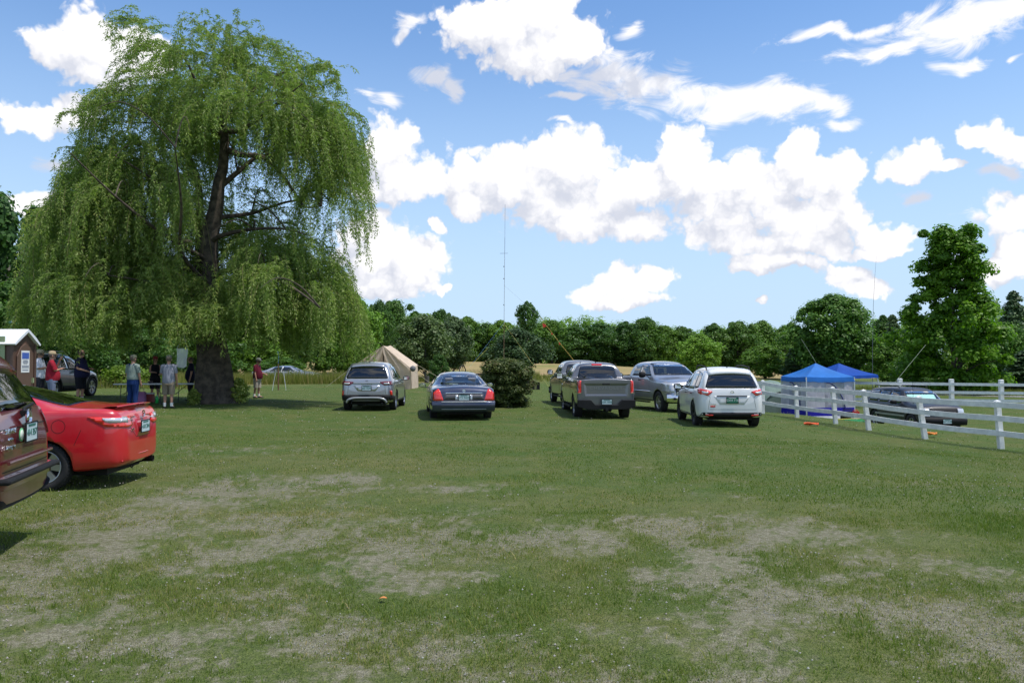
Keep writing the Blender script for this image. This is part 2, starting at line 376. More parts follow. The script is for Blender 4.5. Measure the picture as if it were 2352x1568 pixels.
def attr(t, n):
    a = t.nodes.new('ShaderNodeAttribute'); a.attribute_name = n; return a.outputs['Fac']
gmat = bpy.data.materials.new('ground'); gmat.use_nodes = True; t = gmat.node_tree
bs = t.nodes['Principled BSDF']; bs.inputs['Roughness'].default_value = .9; bs.inputs['Specular IOR Level'].default_value = .15
oc = t.nodes.new('ShaderNodeTexCoord').outputs['Object']
nb1 = noise(t, oc, .35, 5, .6); nb2 = noise(t, oc, 3.2, 5, .65); nb3 = noise(t, oc, 40, 4, .7); nb4 = noise(t, oc, 1.1, 4, .6)
lawn = mixc(t, sstep(t, nb1, .38, .62), (.060, .126, .019, 1), (.092, .142, .026, 1))
lawn = mixc(t, sstep(t, nb4, .40, .66), lawn, (.145, .155, .044, 1))
lawn = mixc(t, M_(t, 'MULTIPLY', attr(t, 'dry'), .9), lawn, (.185, .178, .070, 1))
lawn = mixc(t, M_(t, 'MULTIPLY', attr(t, 'lush'), .8), lawn, (.060, .120, .020, 1))
lawn = mixc(t, M_(t, 'MULTIPLY', sstep(t, nb2, .35, .7), .45), lawn, (.045, .085, .014, 1))
lawn = mixc(t, sstep(t, nb3, .40, .68, 0, .55), lawn, (.19, .215, .07, 1))
lawn = mixc(t, sstep(t, noise(t, oc, 60, 3, .7), .58, .42, 0, .55), lawn, (.030, .055, .010, 1))
vg = t.nodes.new('ShaderNodeTexVoronoi'); t.links.new(oc, vg.inputs['Vector']); vg.inputs['Scale'].default_value = 80
sepc = t.nodes.new('ShaderNodeSeparateColor'); t.links.new(vg.outputs['Color'], sepc.inputs[0])
gr = mixc(t, sepc.outputs[0], (.20, .185, .12, 1), (.34, .32, .235, 1))
gr = mixc(t, sstep(t, noise(t, oc, 14, 4, .7), .40, .64, 0, .65), gr, (.125, .125, .060, 1))
gr = mixc(t, sstep(t, vg.outputs['Distance'], .35, .75, 0, .45), gr, (.11, .10, .07, 1))
gmx = sstep(t, M_(t, 'ADD', attr(t, 'gravel'), M_(t, 'MULTIPLY_ADD', noise(t, oc, 13, 8, .85), 3.4, -1.7)), .10, .95)
base = mixc(t, gmx, lawn, gr)
nf1 = noise(t, V_(t, 'MULTIPLY', oc, (.05, .12, 1)), 1.0, 5, .6)
field = mixc(t, sstep(t, nf1, .35, .65), (.30, .235, .095, 1), (.33, .24, .12, 1))
field = mixc(t, sstep(t, noise(t, oc, .09, 4, .6), .5, .68, 0, .8), field, (.16, .185, .05, 1))
base = mixc(t, attr(t, 'field'), base, field)
t.links.new(base, bs.inputs['Base Color'])
bp = t.nodes.new('ShaderNodeBump'); bp.inputs['Strength'].default_value = .9; bp.inputs['Distance'].default_value = .03
hgt = M_(t, 'ADD', M_(t, 'MULTIPLY', nb3, .8), M_(t, 'ADD', M_(t, 'MULTIPLY', vg.outputs['Distance'], -.5), nb2))
t.links.new(hgt, bp.inputs['Height']); t.links.new(bp.outputs[0], bs.inputs['Normal'])
g_me = np_mesh('ground', verts, quads, gmat, True, {'gravel': gm.ravel(), 'field': fm.ravel(), 'lush': lm.ravel(), 'dry': dm.ravel()})
tag(fin(bpy.data.objects.new('ground', g_me)), kind='structure')

# ------------------------------------------------------------------ grass, clover, pebbles (uncountable ground cover)
def leafmat(name, c1, c2, c3=None, trans=.35, rough=.5, spec=.3, warm=(.9, 1.15, .5)):
    m = bpy.data.materials.new(name); m.use_nodes = True; t = m.node_tree; t.nodes.clear()
    r = attr(t, 'rnd')
    c = mixc(t, r, (*c1, 1), (*c2, 1))
    if c3: c = mixc(t, sstep(t, r, .86, .96), c, (*c3, 1))
    oi = t.nodes.new('ShaderNodeObjectInfo').outputs['Random']
    c = mixc(t, 1.0, c, mixc(t, oi, (.74, .82, .84, 1), (1.30, 1.20, 1.02, 1)), 'MULTIPLY')
    p = t.nodes.new('ShaderNodeBsdfPrincipled'); t.links.new(c, p.inputs['Base Color']); p.inputs['Roughness'].default_value = rough; p.inputs['Specular IOR Level'].default_value = spec
    tr = t.nodes.new('ShaderNodeBsdfTranslucent'); t.links.new(mixc(t, 1.0, c, (*warm, 1), 'MULTIPLY'), tr.inputs[0])
    mx = t.nodes.new('ShaderNodeMixShader'); mx.inputs[0].default_value = trans
    t.links.new(p.outputs[0], mx.inputs[1]); t.links.new(tr.outputs[0], mx.inputs[2])
    o = t.nodes.new('ShaderNodeOutputMaterial'); t.links.new(mx.outputs[0], o.inputs[0])
    return m
m_grass = leafmat('grass_blade', (.085, .165, .020), (.230, .250, .060), (.36, .30, .14), .38)
def scatter(n, y0, y1, power=1.0, margin=1.25):
    u = rng.random(n); y = (y0**power + u*(y1**power-y0**power))**(1/power)
    x = (rng.random(n)*2-1)*y*.643*margin; return x, y
def blades(n, y0, y1, h0, h1, wd, power, keep_grav=.07, tall=False, mask=None, lean=.5):
    x, y = scatter(n, y0, y1, power)
    g = grav_mask(x, y); k = rng.random(n) > g*(1-keep_grav)
    if mask is not None: k &= mask(x, y)
    x = x[k]; y = y[k]; g = g[k]; n = len(x)
    lu = np.clip(patch(x, y, LUSH, .4, 31), 0, 1); dr = dry_at(x, y)
    z = TH(x, y) - .004
    h = (h0 + (h1-h0)*rng.random(n)**1.5) * (1-.55*g) * (.65 + .7*fbm(x*1.7, y*1.7, 71)) * (1+.35*lu)
    a = rng.random(n)*2*pi; w = wd*(.6+.8*rng.random(n)); dx = np.cos(a)*w/2; dy = np.sin(a)*w/2
    la = rng.random(n)*2*pi; ll = h*lean*(.3+rng.random(n)); lx = np.cos(la)*ll; ly = np.sin(la)*ll
    v = np.empty((n, 5, 3))
    v[:, 0] = np.stack([x-dx, y-dy, z], 1); v[:, 1] = np.stack([x+dx, y+dy, z], 1)
    v[:, 2] = np.stack([x+dx*.8+lx*.35, y+dy*.8+ly*.35, z+h*.6], 1); v[:, 3] = np.stack([x-dx*.8+lx*.35, y-dy*.8+ly*.35, z+h*.6], 1)
    v[:, 4] = np.stack([x+lx, y+ly, z+h], 1)
    b = (np.arange(n)*5)[:, None]
    f = np.concatenate([b+[0, 1, 2], b+[0, 2, 3], b+[3, 2, 4]])
    r = np.clip(rng.random(n)*.75 + dr*.32 + g*.28 - lu*.15 + (fbm(x*.5, y*.5, 90)-.5)*.6, 0, 1)
    return v.reshape(-1, 3), f, np.repeat(r, 5)
def stuff(name, parts, m):
    vs, fs, rs, o = [], [], [], 0
    for v, f, r in parts: vs.append(v); fs.append(f+o); rs.append(r); o += len(v)
    me = np_mesh(name, np.concatenate(vs), np.concatenate(fs), m, False, {'rnd': np.concatenate(rs)})
    return tag(fin(bpy.data.objects.new(name, me)), kind='stuff')
lawnmask = lambda x, y: field_mask(x, y) < .5
g1_ = stuff('grass', [blades(270000, 3.4, 9, .008, .034, .0045, 1.3, .3), blades(9000, 3.6, 12, .04, .085, .007, 1.2, .0, lean=.8), blades(130000, 8, 20, .010, .034, .010, 1.1, .2), blades(30000, 18, 58, .010, .03, .03, 1.1, mask=lawnmask)], m_grass)
tag(g1_, 'short patchy grass covering the ground in front of the parked cars', 'grass')
# clover heads
def octas(x, y, z, r, squash=1.0):
    n = len(x); d = np.array([[1,0,0],[-1,0,0],[0,1,0],[0,-1,0],[0,0,1],[0,0,-1]], float)
    v = d[None]*r[:, None, None]*np.array([1, 1, squash]) + np.stack([x, y, z], 1)[:, None]
    f = np.array([[0,2,4],[2,1,4],[1,3,4],[3,0,4],[2,0,5],[1,2,5],[3,1,5],[0,3,5]])
    return v.reshape(-1, 3), ((np.arange(n)*6)[:, None, None]+f).reshape(-1, 3), np.repeat(rng.random(n), 6)
m_clov = leafmat('clover_flower', (.62, .58, .50), (.50, .38, .34), None, .2, .7, .2, (1, 1, .9))
def clover(n, y0, y1, r, power, thr=.52):
    x, y = scatter(n, y0, y1, power); k = (fbm(x*.45, y*.35, 66)+.25*rng.random(n) > thr+.1) & (grav_mask(x, y) < .6) & lawnmask(x, y); x = x[k]; y = y[k]
    return octas(x, y, TH(x, y)+.035+.02*rng.random(len(x)), r*(.5+.7*rng.random(len(x))))
c_ = stuff('clover_flowers', [clover(1700, 3.6, 10, .0072, 1.3), clover(3000, 9, 30, .010, 1.2), clover(2500, 22, 52, .015, 1.1)], m_clov)
tag(c_, 'tiny white clover flowers dotted over the lawn', 'flowers')
m_peb = leafmat('pebble', (.13, .12, .10), (.36, .34, .30), None, .0, .8, .3)
x, y = scatter(60000, 3.5, 13, 1.2); k = grav_mask(x, y) > rng.random(len(x))*.9+.15; x = x[k]; y = y[k]
p_ = stuff('gravel', [octas(x, y, TH(x, y)+.001, .003+.006*rng.random(len(x))**3, .6)], m_peb)
tag(p_, 'loose grey gravel showing through the worn grass', 'gravel')
# tall yellow-green grass at the left edge of the lawn
m_tall = leafmat('tall_grass', (.15, .19, .035), (.27, .25, .085), (.30, .24, .12), .45)
def tallgrass(px0, px1, d0, d1, n, h0, h1):
    px = px0+(px1-px0)*rng.random(n); d = d0+(d1-d0)*rng.random(n); x = (px-CX)/FP*d; y = d; z = TH(x, y)-.02
    h = (h0+(h1-h0)*rng.random(n))*(.7+.6*fbm(x*.4, y*.4, 9)); a = rng.random(n)*pi; w = .035+.03*rng.random(n); dx = np.cos(a)*w/2; dy = np.sin(a)*w/2
    lx = (rng.random(n)-.5)*h*.5; ly = (rng.random(n)-.5)*h*.5
    v = np.stack([np.stack([x-dx, y-dy, z], 1), np.stack([x+dx, y+dy, z], 1), np.stack([x+lx, y+ly, z+h], 1)], 1)
    return v.reshape(-1, 3), (np.arange(n)*3)[:, None]+np.array([[0, 1, 2]]), np.repeat(rng.random(n), 3)
tg = stuff('tall_grass', [tallgrass(330, 830, 53, 60, 9000, .5, 1.0), tallgrass(-40, 480, 44, 58, 5000, .3, .8), tallgrass(820, 1240, 66, 76, 6000, .3, .7), tallgrass(1240, 1760, 64, 76, 6000, .2, .5), tallgrass(1960, 2400, 56, 66, 6000, .2, .5)], m_tall)
tag(tg, 'tall unmown yellow green grass along the edge of the lawn', 'grass')

# ------------------------------------------------------------------ trees
def leaf_quads(C, D, Nn, L, Wd):
    """kite-shaped leaves: centre, axis, normal, length, width"""
    D = D/np.maximum(np.linalg.norm(D, axis=1, keepdims=True), 1e-6); S = np.cross(Nn, D); S /= np.maximum(np.linalg.norm(S, axis=1, keepdims=True), 1e-6)
    L = L[:, None]/2; Wd = Wd[:, None]/2
    v = np.stack([C-D*L, C+S*Wd-D*L*.15, C+D*L, C-S*Wd-D*L*.15], 1)
    return v.reshape(-1, 3), (np.arange(len(C))*4)[:, None]+np.array([[0, 1, 2, 3]])
def rdir(n):
    v = rng.normal(size=(n, 3)); return v/np.linalg.norm(v, axis=1, keepdims=True)
m_bark = mat('bark', (.085, .068, .052), .9, var=.5, vscale=6, bump=1.0, bscale=18)
m_bark_grey = mat('grey_bark', (.16, .145, .13), .9, var=.5, vscale=5, bump=1.0, bscale=15)
LM = {
 'mid':   leafmat('leaves_mid_green', (0.067, 0.153, 0.023), (0.178, 0.315, 0.047)),
 'dark':  leafmat('leaves_dark_green', (0.049, 0.116, 0.023), (0.117, 0.227, 0.039)),
 'light': leafmat('leaves_light_green', (0.111, 0.230, 0.029), (0.209, 0.376, 0.046)),
 'maple': leafmat('leaves_maple', (0.091, 0.206, 0.014), (0.248, 0.414, 0.021), None, .45),
 'grey':  leafmat('leaves_grey_green', (0.069, 0.116, 0.042), (0.144, 0.208, 0.083)),
 'pine':  leafmat('pine_needles', (0.038, 0.081, 0.031), (0.085, 0.144, 0.053), None, .1),
 'willow': leafmat('willow_leaves', (.19, .265, .065), (.43, .49, .14), (.44, .44, .12), .52),
 'bush':  leafmat('bush_leaves', (0.073, 0.105, 0.024), (0.190, 0.203, 0.051), (0.213, 0.125, 0.056), .3),
 'lime':  leafmat('shrub_leaves', (.12, .20, .02), (.20, .30, .035), None, .4),
}
def prof_round(t): return max(0.05, sin(pi*min(1, max(0, t))**.85))**.6
def prof_oval(t): return (sin(pi*(t**.75)))**.7 if 0 < t < 1 else .1
def prof_cone(t): return max(.06, (1-t)**.8)*(.55+.45*min(1, t*6))
def prof_maple(t): return ((.80+.2*sin(pi*min(1, t*1.6)))*(1-max(0, t-.34)*.78))*(.80+.26*abs(sin(t*23+1)))
def crown(name, H, W, z0, n, per, leaf, prof, seed, m, cl=.16, cone=False, D=None, inner=True, lobe=.7):
    """crown between heights z0 and H, W wide; n clumps of `per` leaves"""
    global rng
    keep = rng; rng = np.random.default_rng(seed); rnd = random.Random(seed)
    Cs, Ns, rs, cents = [], [], [], []
    hh = H-z0
    for i in range(n):
        t = (i+.5)/n if not cone else 1-(1-(i+.5)/n)**.7
        t = min(.985, max(.015, t+rnd.uniform(-.05, .05)))
        a = i*2.39996+rnd.uniform(-.4, .4); rf = prof(t)*W/2
        rf *= 1+(0 if cone else lobe*(.28*sin(3*a+seed)+.20*sin(5*a+9*t+seed*2)))
        rad = rf*sqrt(rnd.uniform(.2, 1.1))*(1-cl*.6)
        rc = max(W*cl*rnd.uniform(.5, 1.45)*(.6+.5*prof(t)), leaf*1.5)
        c = np.array([rad*cos(a), rad*sin(a)*(D or 1), z0+t*hh-(rc*.4 if t > .9 else 0)])
        cents.append((c, rc))
        d = rdir(per); k = rng.random(per)**.45
        sq = .55 if cone else .8
        P = c+d*(rc*k)[:, None]*np.array([1.15, 1.15, sq]); P[:, 2] -= (np.hypot(P[:, 0]-c[0], P[:, 1]-c[1])/rc)**2*rc*.25
        Cs.append(P); Ns.append(d+np.array([0, 0, .55])+rdir(per)*.7)
        rs.append(np.clip(rnd.uniform(.1, .75)+rng.normal(size=per)*.2+(d[:, 2])*.12, 0, 1))
    C = np.concatenate(Cs); Nn = np.concatenate(Ns); Nn /= np.linalg.norm(Nn, axis=1, keepdims=True); rr = np.concatenate(rs)
    Dd = np.cross(Nn, rdir(len(C)))
    Ls = leaf*(.6+.8*rng.random(len(C)))
    v, f = leaf_quads(C, Dd, Nn, Ls*1.25, Ls*.9)
    rr = np.repeat(rr, 4)
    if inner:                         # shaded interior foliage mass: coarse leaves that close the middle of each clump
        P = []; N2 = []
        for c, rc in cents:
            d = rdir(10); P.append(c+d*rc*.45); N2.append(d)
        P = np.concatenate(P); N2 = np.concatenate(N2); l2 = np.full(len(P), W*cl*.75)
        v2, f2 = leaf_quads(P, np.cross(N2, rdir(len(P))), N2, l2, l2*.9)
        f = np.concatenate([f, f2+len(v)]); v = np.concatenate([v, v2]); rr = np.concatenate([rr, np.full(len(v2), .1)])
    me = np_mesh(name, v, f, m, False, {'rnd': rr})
    rng = keep
    return me, cents
def trunk_mesh(H, W, z0, cents, r0, seed, m, lean=0.0, nb=22):
    rnd = random.Random(seed); b = MB(); top = z0+(H-z0)*.75
    n = 8; pts = []; rad = []
    for i in range(n):
        t = i/(n-1); pts.append((lean*t*t*H*.1+rnd.uniform(-.02, .02)*H*.3*t, rnd.uniform(-.02, .02)*H*.3*t, top*t-.15)); rad.append(r0*(1.35 if i == 0 else 1)*(1-.82*t))
    b.tube(pts, rad, 9)
    for c, rc in rnd.sample(cents, min(nb, len(cents))):
        t = max(.15, min(.95, (c[2]-H*.22)/top)); k = t*(n-1); i = min(int(k), n-2); f = k-i
        p0 = Vector(pts[i]).lerp(Vector(pts[i+1]), f); p3 = Vector(c); mid = p0.lerp(p3, .5)+Vector((0, 0, (p3-p0).length*.08))
        r = rad[i]*.45; b.tube([p0, p0.lerp(mid, .5), mid, p3], [r, r*.75, r*.5, r*.15], 5)
    return b.mesh('trunk', m)
PROTO = {}
def make_proto(key, H, W, z0, n, per, leaf, prof, seed, lm, r0, bark=None, **kw):
    me, cents = crown('crown', H, W, z0, n, per, leaf, prof, seed, LM[lm], **kw)
    PROTO[key] = (me, trunk_mesh(H, W, z0, cents, r0, seed, bark or m_bark), H, W)
def plant(key, name, px, d, ptop, wpx, label, cat='tree', group=None, rz=None, sink=.05):
    """a tree whose foot stands on picture column px, d metres ahead, its top reaching picture row ptop and wpx picture columns wide"""
    cm, tm, H, Wd = PROTO[key]
    g = gp(px, d); top = at(px, ptop, d).z; h = top-g.z; w = wpx/FP*d
    e = empty(name, (g.x, g.y, g.z-sink), random.uniform(0, 6.28) if rz is None else rz, (w/Wd, w/Wd, (h+sink)/H))
    for nm, me in (('crown', cm), ('trunk', tm)): fin(bpy.data.objects.new(nm, me), e)
    return tag(e, label, cat, group)
make_proto('round', 9, 8, 1.2, 85, 190, .21, prof_round, 1, 'mid', .22, cl=.14, lobe=1.25)
make_proto('round_dark', 10, 8, .8, 85, 190, .23, prof_round, 2, 'dark', .22, cl=.15, lobe=1.25)
make_proto('oval', 9, 6, .9, 80, 190, .21, prof_oval, 3, 'mid', .2, cl=.17, lobe=1.25)
make_proto('light', 8, 7, .4, 130, 140, .22, prof_round, 4, 'light', .2, cl=.13)
make_proto('grey', 7, 5.5, 1.5, 110, 130, .20, prof_oval, 5, 'grey', .13, m_bark_grey, cl=.14, inner=False)
make_proto('pine', 11, 5, .8, 110, 110, .24, prof_cone, 6, 'pine', .2, cl=.15, cone=True)
make_proto('oval_dark', 10, 6.5, .6, 85, 190, .23, prof_oval, 8, 'dark', .2, cl=.16, lobe=1.25)
make_proto('maple', 12.7, 7.6, .7, 210, 210, .20, prof_maple, 9, 'maple', .2, cl=.095)
make_proto('big_round', 9.5, 8.6, .9, 170, 190, .20, prof_round, 10, 'mid', .22, cl=.11)

# --- the trees one can tell apart along the far edge of the hay field (left to right)
G_ = 'trees standing along the far edge of the hay field'
for key, px, d, top, w, lab in [
 ('round_dark', 905, 170, 690, 90, 'dark tall crown just right of the bright green tree beside the willow'),
 ('oval', 868, 165, 728, 70, 'mid green tree behind the left slope of the canvas tent'),
 ('oval_dark', 955, 176, 715, 60, 'narrow dark tree above the right slope of the canvas tent'),
 ('round_dark', 1013, 178, 711, 62, 'dark rounded treetop peeping over the grey green birch clump'),
 ('oval', 1072, 176, 727, 74, 'tree with ragged top above the old hay rake'),
 ('round_dark', 1118, 178, 742, 60, 'low dark tree just left of the tall antenna mast'),
 ('oval', 1150, 177, 735, 70, 'tree standing right behind the foot of the tall antenna mast'),
 ('round', 1268, 182, 736, 90, 'light topped tree where the orange rope crosses the treeline'),
 ('oval_dark', 1322, 178, 745, 72, 'dark tree above the gap left of the second pickup'),
 ('round_dark', 1378, 179, 742, 84, 'dark tree right above the cab of the grey pickup'),
 ('oval_dark', 1436, 180, 738, 66, 'dark oval tree above the tailgate side of the grey pickup'),
 ('round_dark', 1484, 178, 729, 78, 'tallest dark domed tree above the bed of the silver pickup'),
 ('oval', 1530, 180, 748, 62, 'tree above the rear door of the silver pickup'),
 ('round_dark', 1566, 181, 750, 66, 'dark tree half hidden by the small bright round tree'),
 ('oval_dark', 1640, 181, 742, 66, 'dark tree just right of the small bright round tree'),
 ('round_dark', 1694, 180, 738, 88, 'broad dark crown above the roof of the white crossover'),
 ('oval', 1752, 181, 736, 70, 'tree with a peaked top between the white crossover and the tents'),
 ('round', 1804, 179, 748, 80, 'mid green tree left of the large round tree'),
 ('oval_dark', 2030, 170, 724, 66, 'dark tree between the large round tree and the maple')]:
    plant(key, 'field_edge_tree', px, d, top, w*1.25, lab, 'tree', G_)
# --- middle distance trees
plant('light', 'broadleaf_tree', 812, 92, 676, 120, 'bright green domed tree emerging from behind the right side of the willow')
plant('round_dark', 'broadleaf_tree', 872, 120, 690, 66, 'dark leafy tree between the bright domed tree and the canvas tent')
plant('grey', 'birch_tree', 977, 70, 722, 130, 'grey green birch with pale trunk behind the right end of the canvas tent')
plant('grey', 'birch_tree', 1042, 78, 726, 90, 'grey green birch with a leaning top right of its pale trunked neighbour')
plant('oval_dark', 'small_tree', 1008, 64, 812, 44, 'low dark bushy tree at the foot of the birches')
plant('grey', 'birch_tree', 1185, 72, 752, 128, 'grey green tree with bare white branches behind the antenna mast')
make_proto('tufted', 10, 5, 5.2, 60, 90, .30, prof_round, 14, 'dark', .16, cl=.16, inner=False)
plant('tufted', 'tall_tree', 1211, 150, 692, 50, 'tall narrow dark tree that stands alone above the treeline')
plant('light', 'small_round_tree', 1607, 110, 766, 92, 'small bright green round tree above the silver pickup')
plant('oval', 'small_tree', 1757, 95, 790, 100, 'low mid green tree just left of the blue canopy tent')
plant('pine', 'pine_tree', 1822, 92, 795, 60, 'brownish low pine touching the left of the blue canopy tent')
plant('big_round', 'round_tree', 1918, 90, 676, 196, 'large round dark green tree behind the blue canopy tents')
plant('pine', 'pine_tree', 2052, 140, 716, 66, 'dark pine top showing left of the maple')
plant('oval', 'broadleaf_tree', 2040, 85, 768, 96, 'mid green tree filling the gap between round tree and maple')
plant('maple', 'maple_tree', 2190, 60, 518, 236, 'tall bright green maple behind the far white fence', rz=1.0)
plant('pine', 'pine_tree', 2330, 95, 658, 96, 'tall dark pine cut by the right edge of the picture')
plant('round', 'broadleaf_tree', 2310, 72, 742, 120, 'mid green tree right of the maple below the dark pine')
plant('oval', 'broadleaf_tree', 2085, 75, 812, 80, 'low tree left of the maple trunk behind the parked black car')
plant('pine', 'pine_tree', 2352, 64, 800, 110, 'brownish dark conifer at the right edge above the white fence')
plant('oval_dark', 'small_tree', 2115, 72, 850, 60, 'low dark tree just left of the maple trunk')
# --- trees behind the willow, left
GL = 'trees beside the road behind the willow'
for key, px, d, top, w, lab in [
 ('round_dark', -30, 46, 438, 260, 'tall dark tree at the left edge above the utility pole'),
 ('round_dark', 85, 60, 496, 190, 'dark tree just right of the utility pole'),
 ('round', 165, 66, 452, 170, 'mid green tree whose top shows left of the willow'),
 ('oval_dark', 30, 44, 640, 170, 'lower dark tree behind the brown portable toilet'),
 ('round_dark', 265, 70, 560, 210, 'dark tree behind the left half of the willow'),
 ('oval_dark', 165, 48, 700, 150, 'dark tree behind the parked blue grey crossover'),
 ('round_dark', 390, 76, 600, 230, 'dark tree behind the middle of the willow'),
 ('round', 540, 84, 640, 200, 'mid green tree behind the willow trunk'),
 ('round_dark', 650, 86, 680, 190, 'dark tree right behind the man in the maroon shirt'),
 ('oval', 745, 90, 690, 120, 'mid green tree behind the right skirt of the willow'),
 ('oval_dark', 330, 60, 745, 150, 'low dark tree behind the folding tables'),
 ('oval_dark', 470, 70, 760, 140, 'low dark tree left of the willow trunk'),
 ('oval', 590, 78, 772, 120, 'low leafy tree right of the willow trunk')]:
    plant(key, 'roadside_tree', px, d, top, w, lab, 'tree', GL)
make_proto('shrub', 2, 2.6, .05, 40, 90, .11, prof_round, 12, 'lime', .04, cl=.2)
plant('shrub', 'shrub', 295, 47, 838, 110, 'bright lime green shrub left of the man in overalls', 'shrub')
plant('shrub', 'shrub', 352, 48, 848, 60, 'small lime green shrub behind the folding tables', 'shrub')
plant('oval', 'shrub', 640, 66, 818, 120, 'dense green shrub behind the small antenna post and silver car', 'shrub')

# --- distant woodland: one mass on and behind the tree line
def woodland():
    vs, fs, rs, o = [], [], [], 0
    rr = random.Random(5)
    # skyline: (px, top row) of the mass, hill behind
    SK = [(-200,560),(0,560),(100,600),(250,650),(450,690),(700,700),(800,712),(870,716),(930,718),(1000,722),(1060,738),(1120,742),(1200,740),(1250,728),(1300,727),(1350,722),(1390,726),(1440,733),(1500,742),(1560,750),(1620,745),(1680,742),(1740,744),(1800,752),(1850,758),(1950,740),(2050,728),(2150,728),(2250,715),(2352,690),(2500,690)]
    def skyl(px): return float(np.interp(px, [a for a, b in SK], [b for a, b in SK]))
    rows = [(186, 30, 24, .55), (205, 34, 10, .5), (240, 38, 0, .5), (290, 42, -4, .5)]
    for d, step, low, leaf in rows:
        px = -150
        while px < 2500:
            top = skyl(px)+low+rr.uniform(-7, 10); base = gz((px-CX)/FP*d, d)
            z1 = at(px, top, d).z; x = (px-CX)/FP*d; W_ = step/FP*d*1.9; h = max(z1-base, 3)
            n = 14; per = 60
            for i in range(n):
                tt = (i+.5)/n; a = rr.uniform(0, 6.28); rad = W_/2*max(.15, sin(pi*tt**.8))**.6*rr.uniform(.3, .95); rc = W_*.2*rr.uniform(.7, 1.3)
                c = np.array([x+rad*cos(a), d+rad*sin(a), base+h*tt-(rc*.6 if tt > .85 else 0)])
                dd = rdir(per); P = c+dd*(rc*rng.random(per)**.4)[:, None]*np.array([1.15, 1.15, .8]); Nn = dd+np.array([0, 0, .5]); Nn /= np.linalg.norm(Nn, axis=1, keepdims=True)
                L = leaf*(.6+.7*rng.random(per)); v, f = leaf_quads(P, np.cross(Nn, rdir(per)), Nn, L*1.2, L)
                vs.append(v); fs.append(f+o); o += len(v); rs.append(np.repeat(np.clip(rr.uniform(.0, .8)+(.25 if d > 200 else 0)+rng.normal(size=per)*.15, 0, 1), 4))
            px += step*rr.uniform(.75, 1.2)
    me = np_mesh('woodland', np.concatenate(vs), np.concatenate(fs), LM['mid'], False, {'rnd': np.concatenate(rs)})
    return tag(fin(bpy.data.objects.new('woodland', me)), 'distant green woodland massed behind the hay field', 'woodland', kind='stuff')
woodland()

def prof_bush(t): return (.93+.12*sin(t*21))*min(1, .62+t*1.1)*(1 if t < .72 else sqrt(max(.05, 1-((t-.72)/.30)**2)))
# --- round bush beside the dark blue saloon
me, cents = crown('leaves', 1.78, 1.85, .03, 150, 330, .05, prof_bush, 21, LM['bush'], cl=.12)
g = gp(1160, 29.6); bush = empty('bush', g)
fin(bpy.data.objects.new('leaves', me), bush)
sp = MB(); rr = random.Random(4)
for i in range(70):
    a = rr.uniform(0, 6.28); c, rc = rr.choice(cents)
    p = Vector((c[0]*1.02, c[1]*1.02, c[2])); sp.tube([(0, 0, 0), p*.5+Vector((0, 0, .1)), p+Vector((c[0]*.06, c[1]*.06, .03+.07*rr.random()))], [.018, .01, .002], 4)
sp.build('twigs', m_bark, bush)
tag(bush, 'dense rounded bush with reddish tips right of the dark blue saloon', 'bush')
bush.scale = (1.06, 1.06, 1.0)

# ------------------------------------------------------------------ the willow
WD = 30.0
wroot = gp(490, WD); wil = empty('weeping_willow', wroot)
def wp(px, py, dy=0.0):               # a point of the willow relative to its foot
    return at(px, py, WD) + Vector((0, dy, 0)) - wroot
tk = MB(); rr = random.Random(11)
def limb(b, pts, radii, n=10):        # smooth limb through measured joints
    P = [Vector(p) for p in pts]; out = []; ro = []
    for i in range(len(P)-1):
        p0, p1, p2, p3 = P[max(i-1, 0)], P[i], P[i+1], P[min(i+2, len(P)-1)]
        for k in range(5):
            u = k/5; out.append(.5*((2*p1)+(p2-p0)*u+(2*p0-5*p1+4*p2-p3)*u*u+(3*p1-p0-3*p2+p3)*u**3)); ro.append(radii[i]*(1-u)+radii[i+1]*u)
    out.append(P[-1]); ro.append(radii[-1]); b.tube(out, ro, n); return out, ro
# fluted foot
P = []
for i, (z, r) in enumerate([(-.1, .92), (.08, .82), (.3, .73), (.6, .68), (1.0, .66), (1.4, .61), (1.75, .54), (2.1, .47), (2.5, .42), (2.8, .36)]):
    row = []
    for k in range(49):
        a = 2*pi*k/48; rad = r*(1+.07*sin(5*a+.6)+.05*sin(11*a+1+z)+.03*sin(17*a)+(.10*sin(3*a+1)*max(0, 1-z/2.2)))
        row.append(Vector((rad*cos(a)*1.0, rad*sin(a)*.85, z)))
    P.append(row)
tk.grid(P)
limb(tk, [wp(486, 890), wp(488, 800), wp(486, 700), wp(484, 620), wp(478, 560), wp(496, 480), wp(503, 420), wp(512, 385), wp(516, 320), wp(512, 270), wp(520, 200, -.3), wp(535, 150, -.4)], [.50, .41, .35, .32, .36, .27, .21, .19, .16, .11, .06, .015], 14)
limb(tk, [wp(462, 840, .4), wp(448, 700, .6), wp(440, 600, .8), wp(437, 500, .9), wp(430, 400, 1.0), wp(390, 320, 1.2), wp(340, 260, 1.4)], [.3, .24, .20, .17, .13, .08, .03], 10)
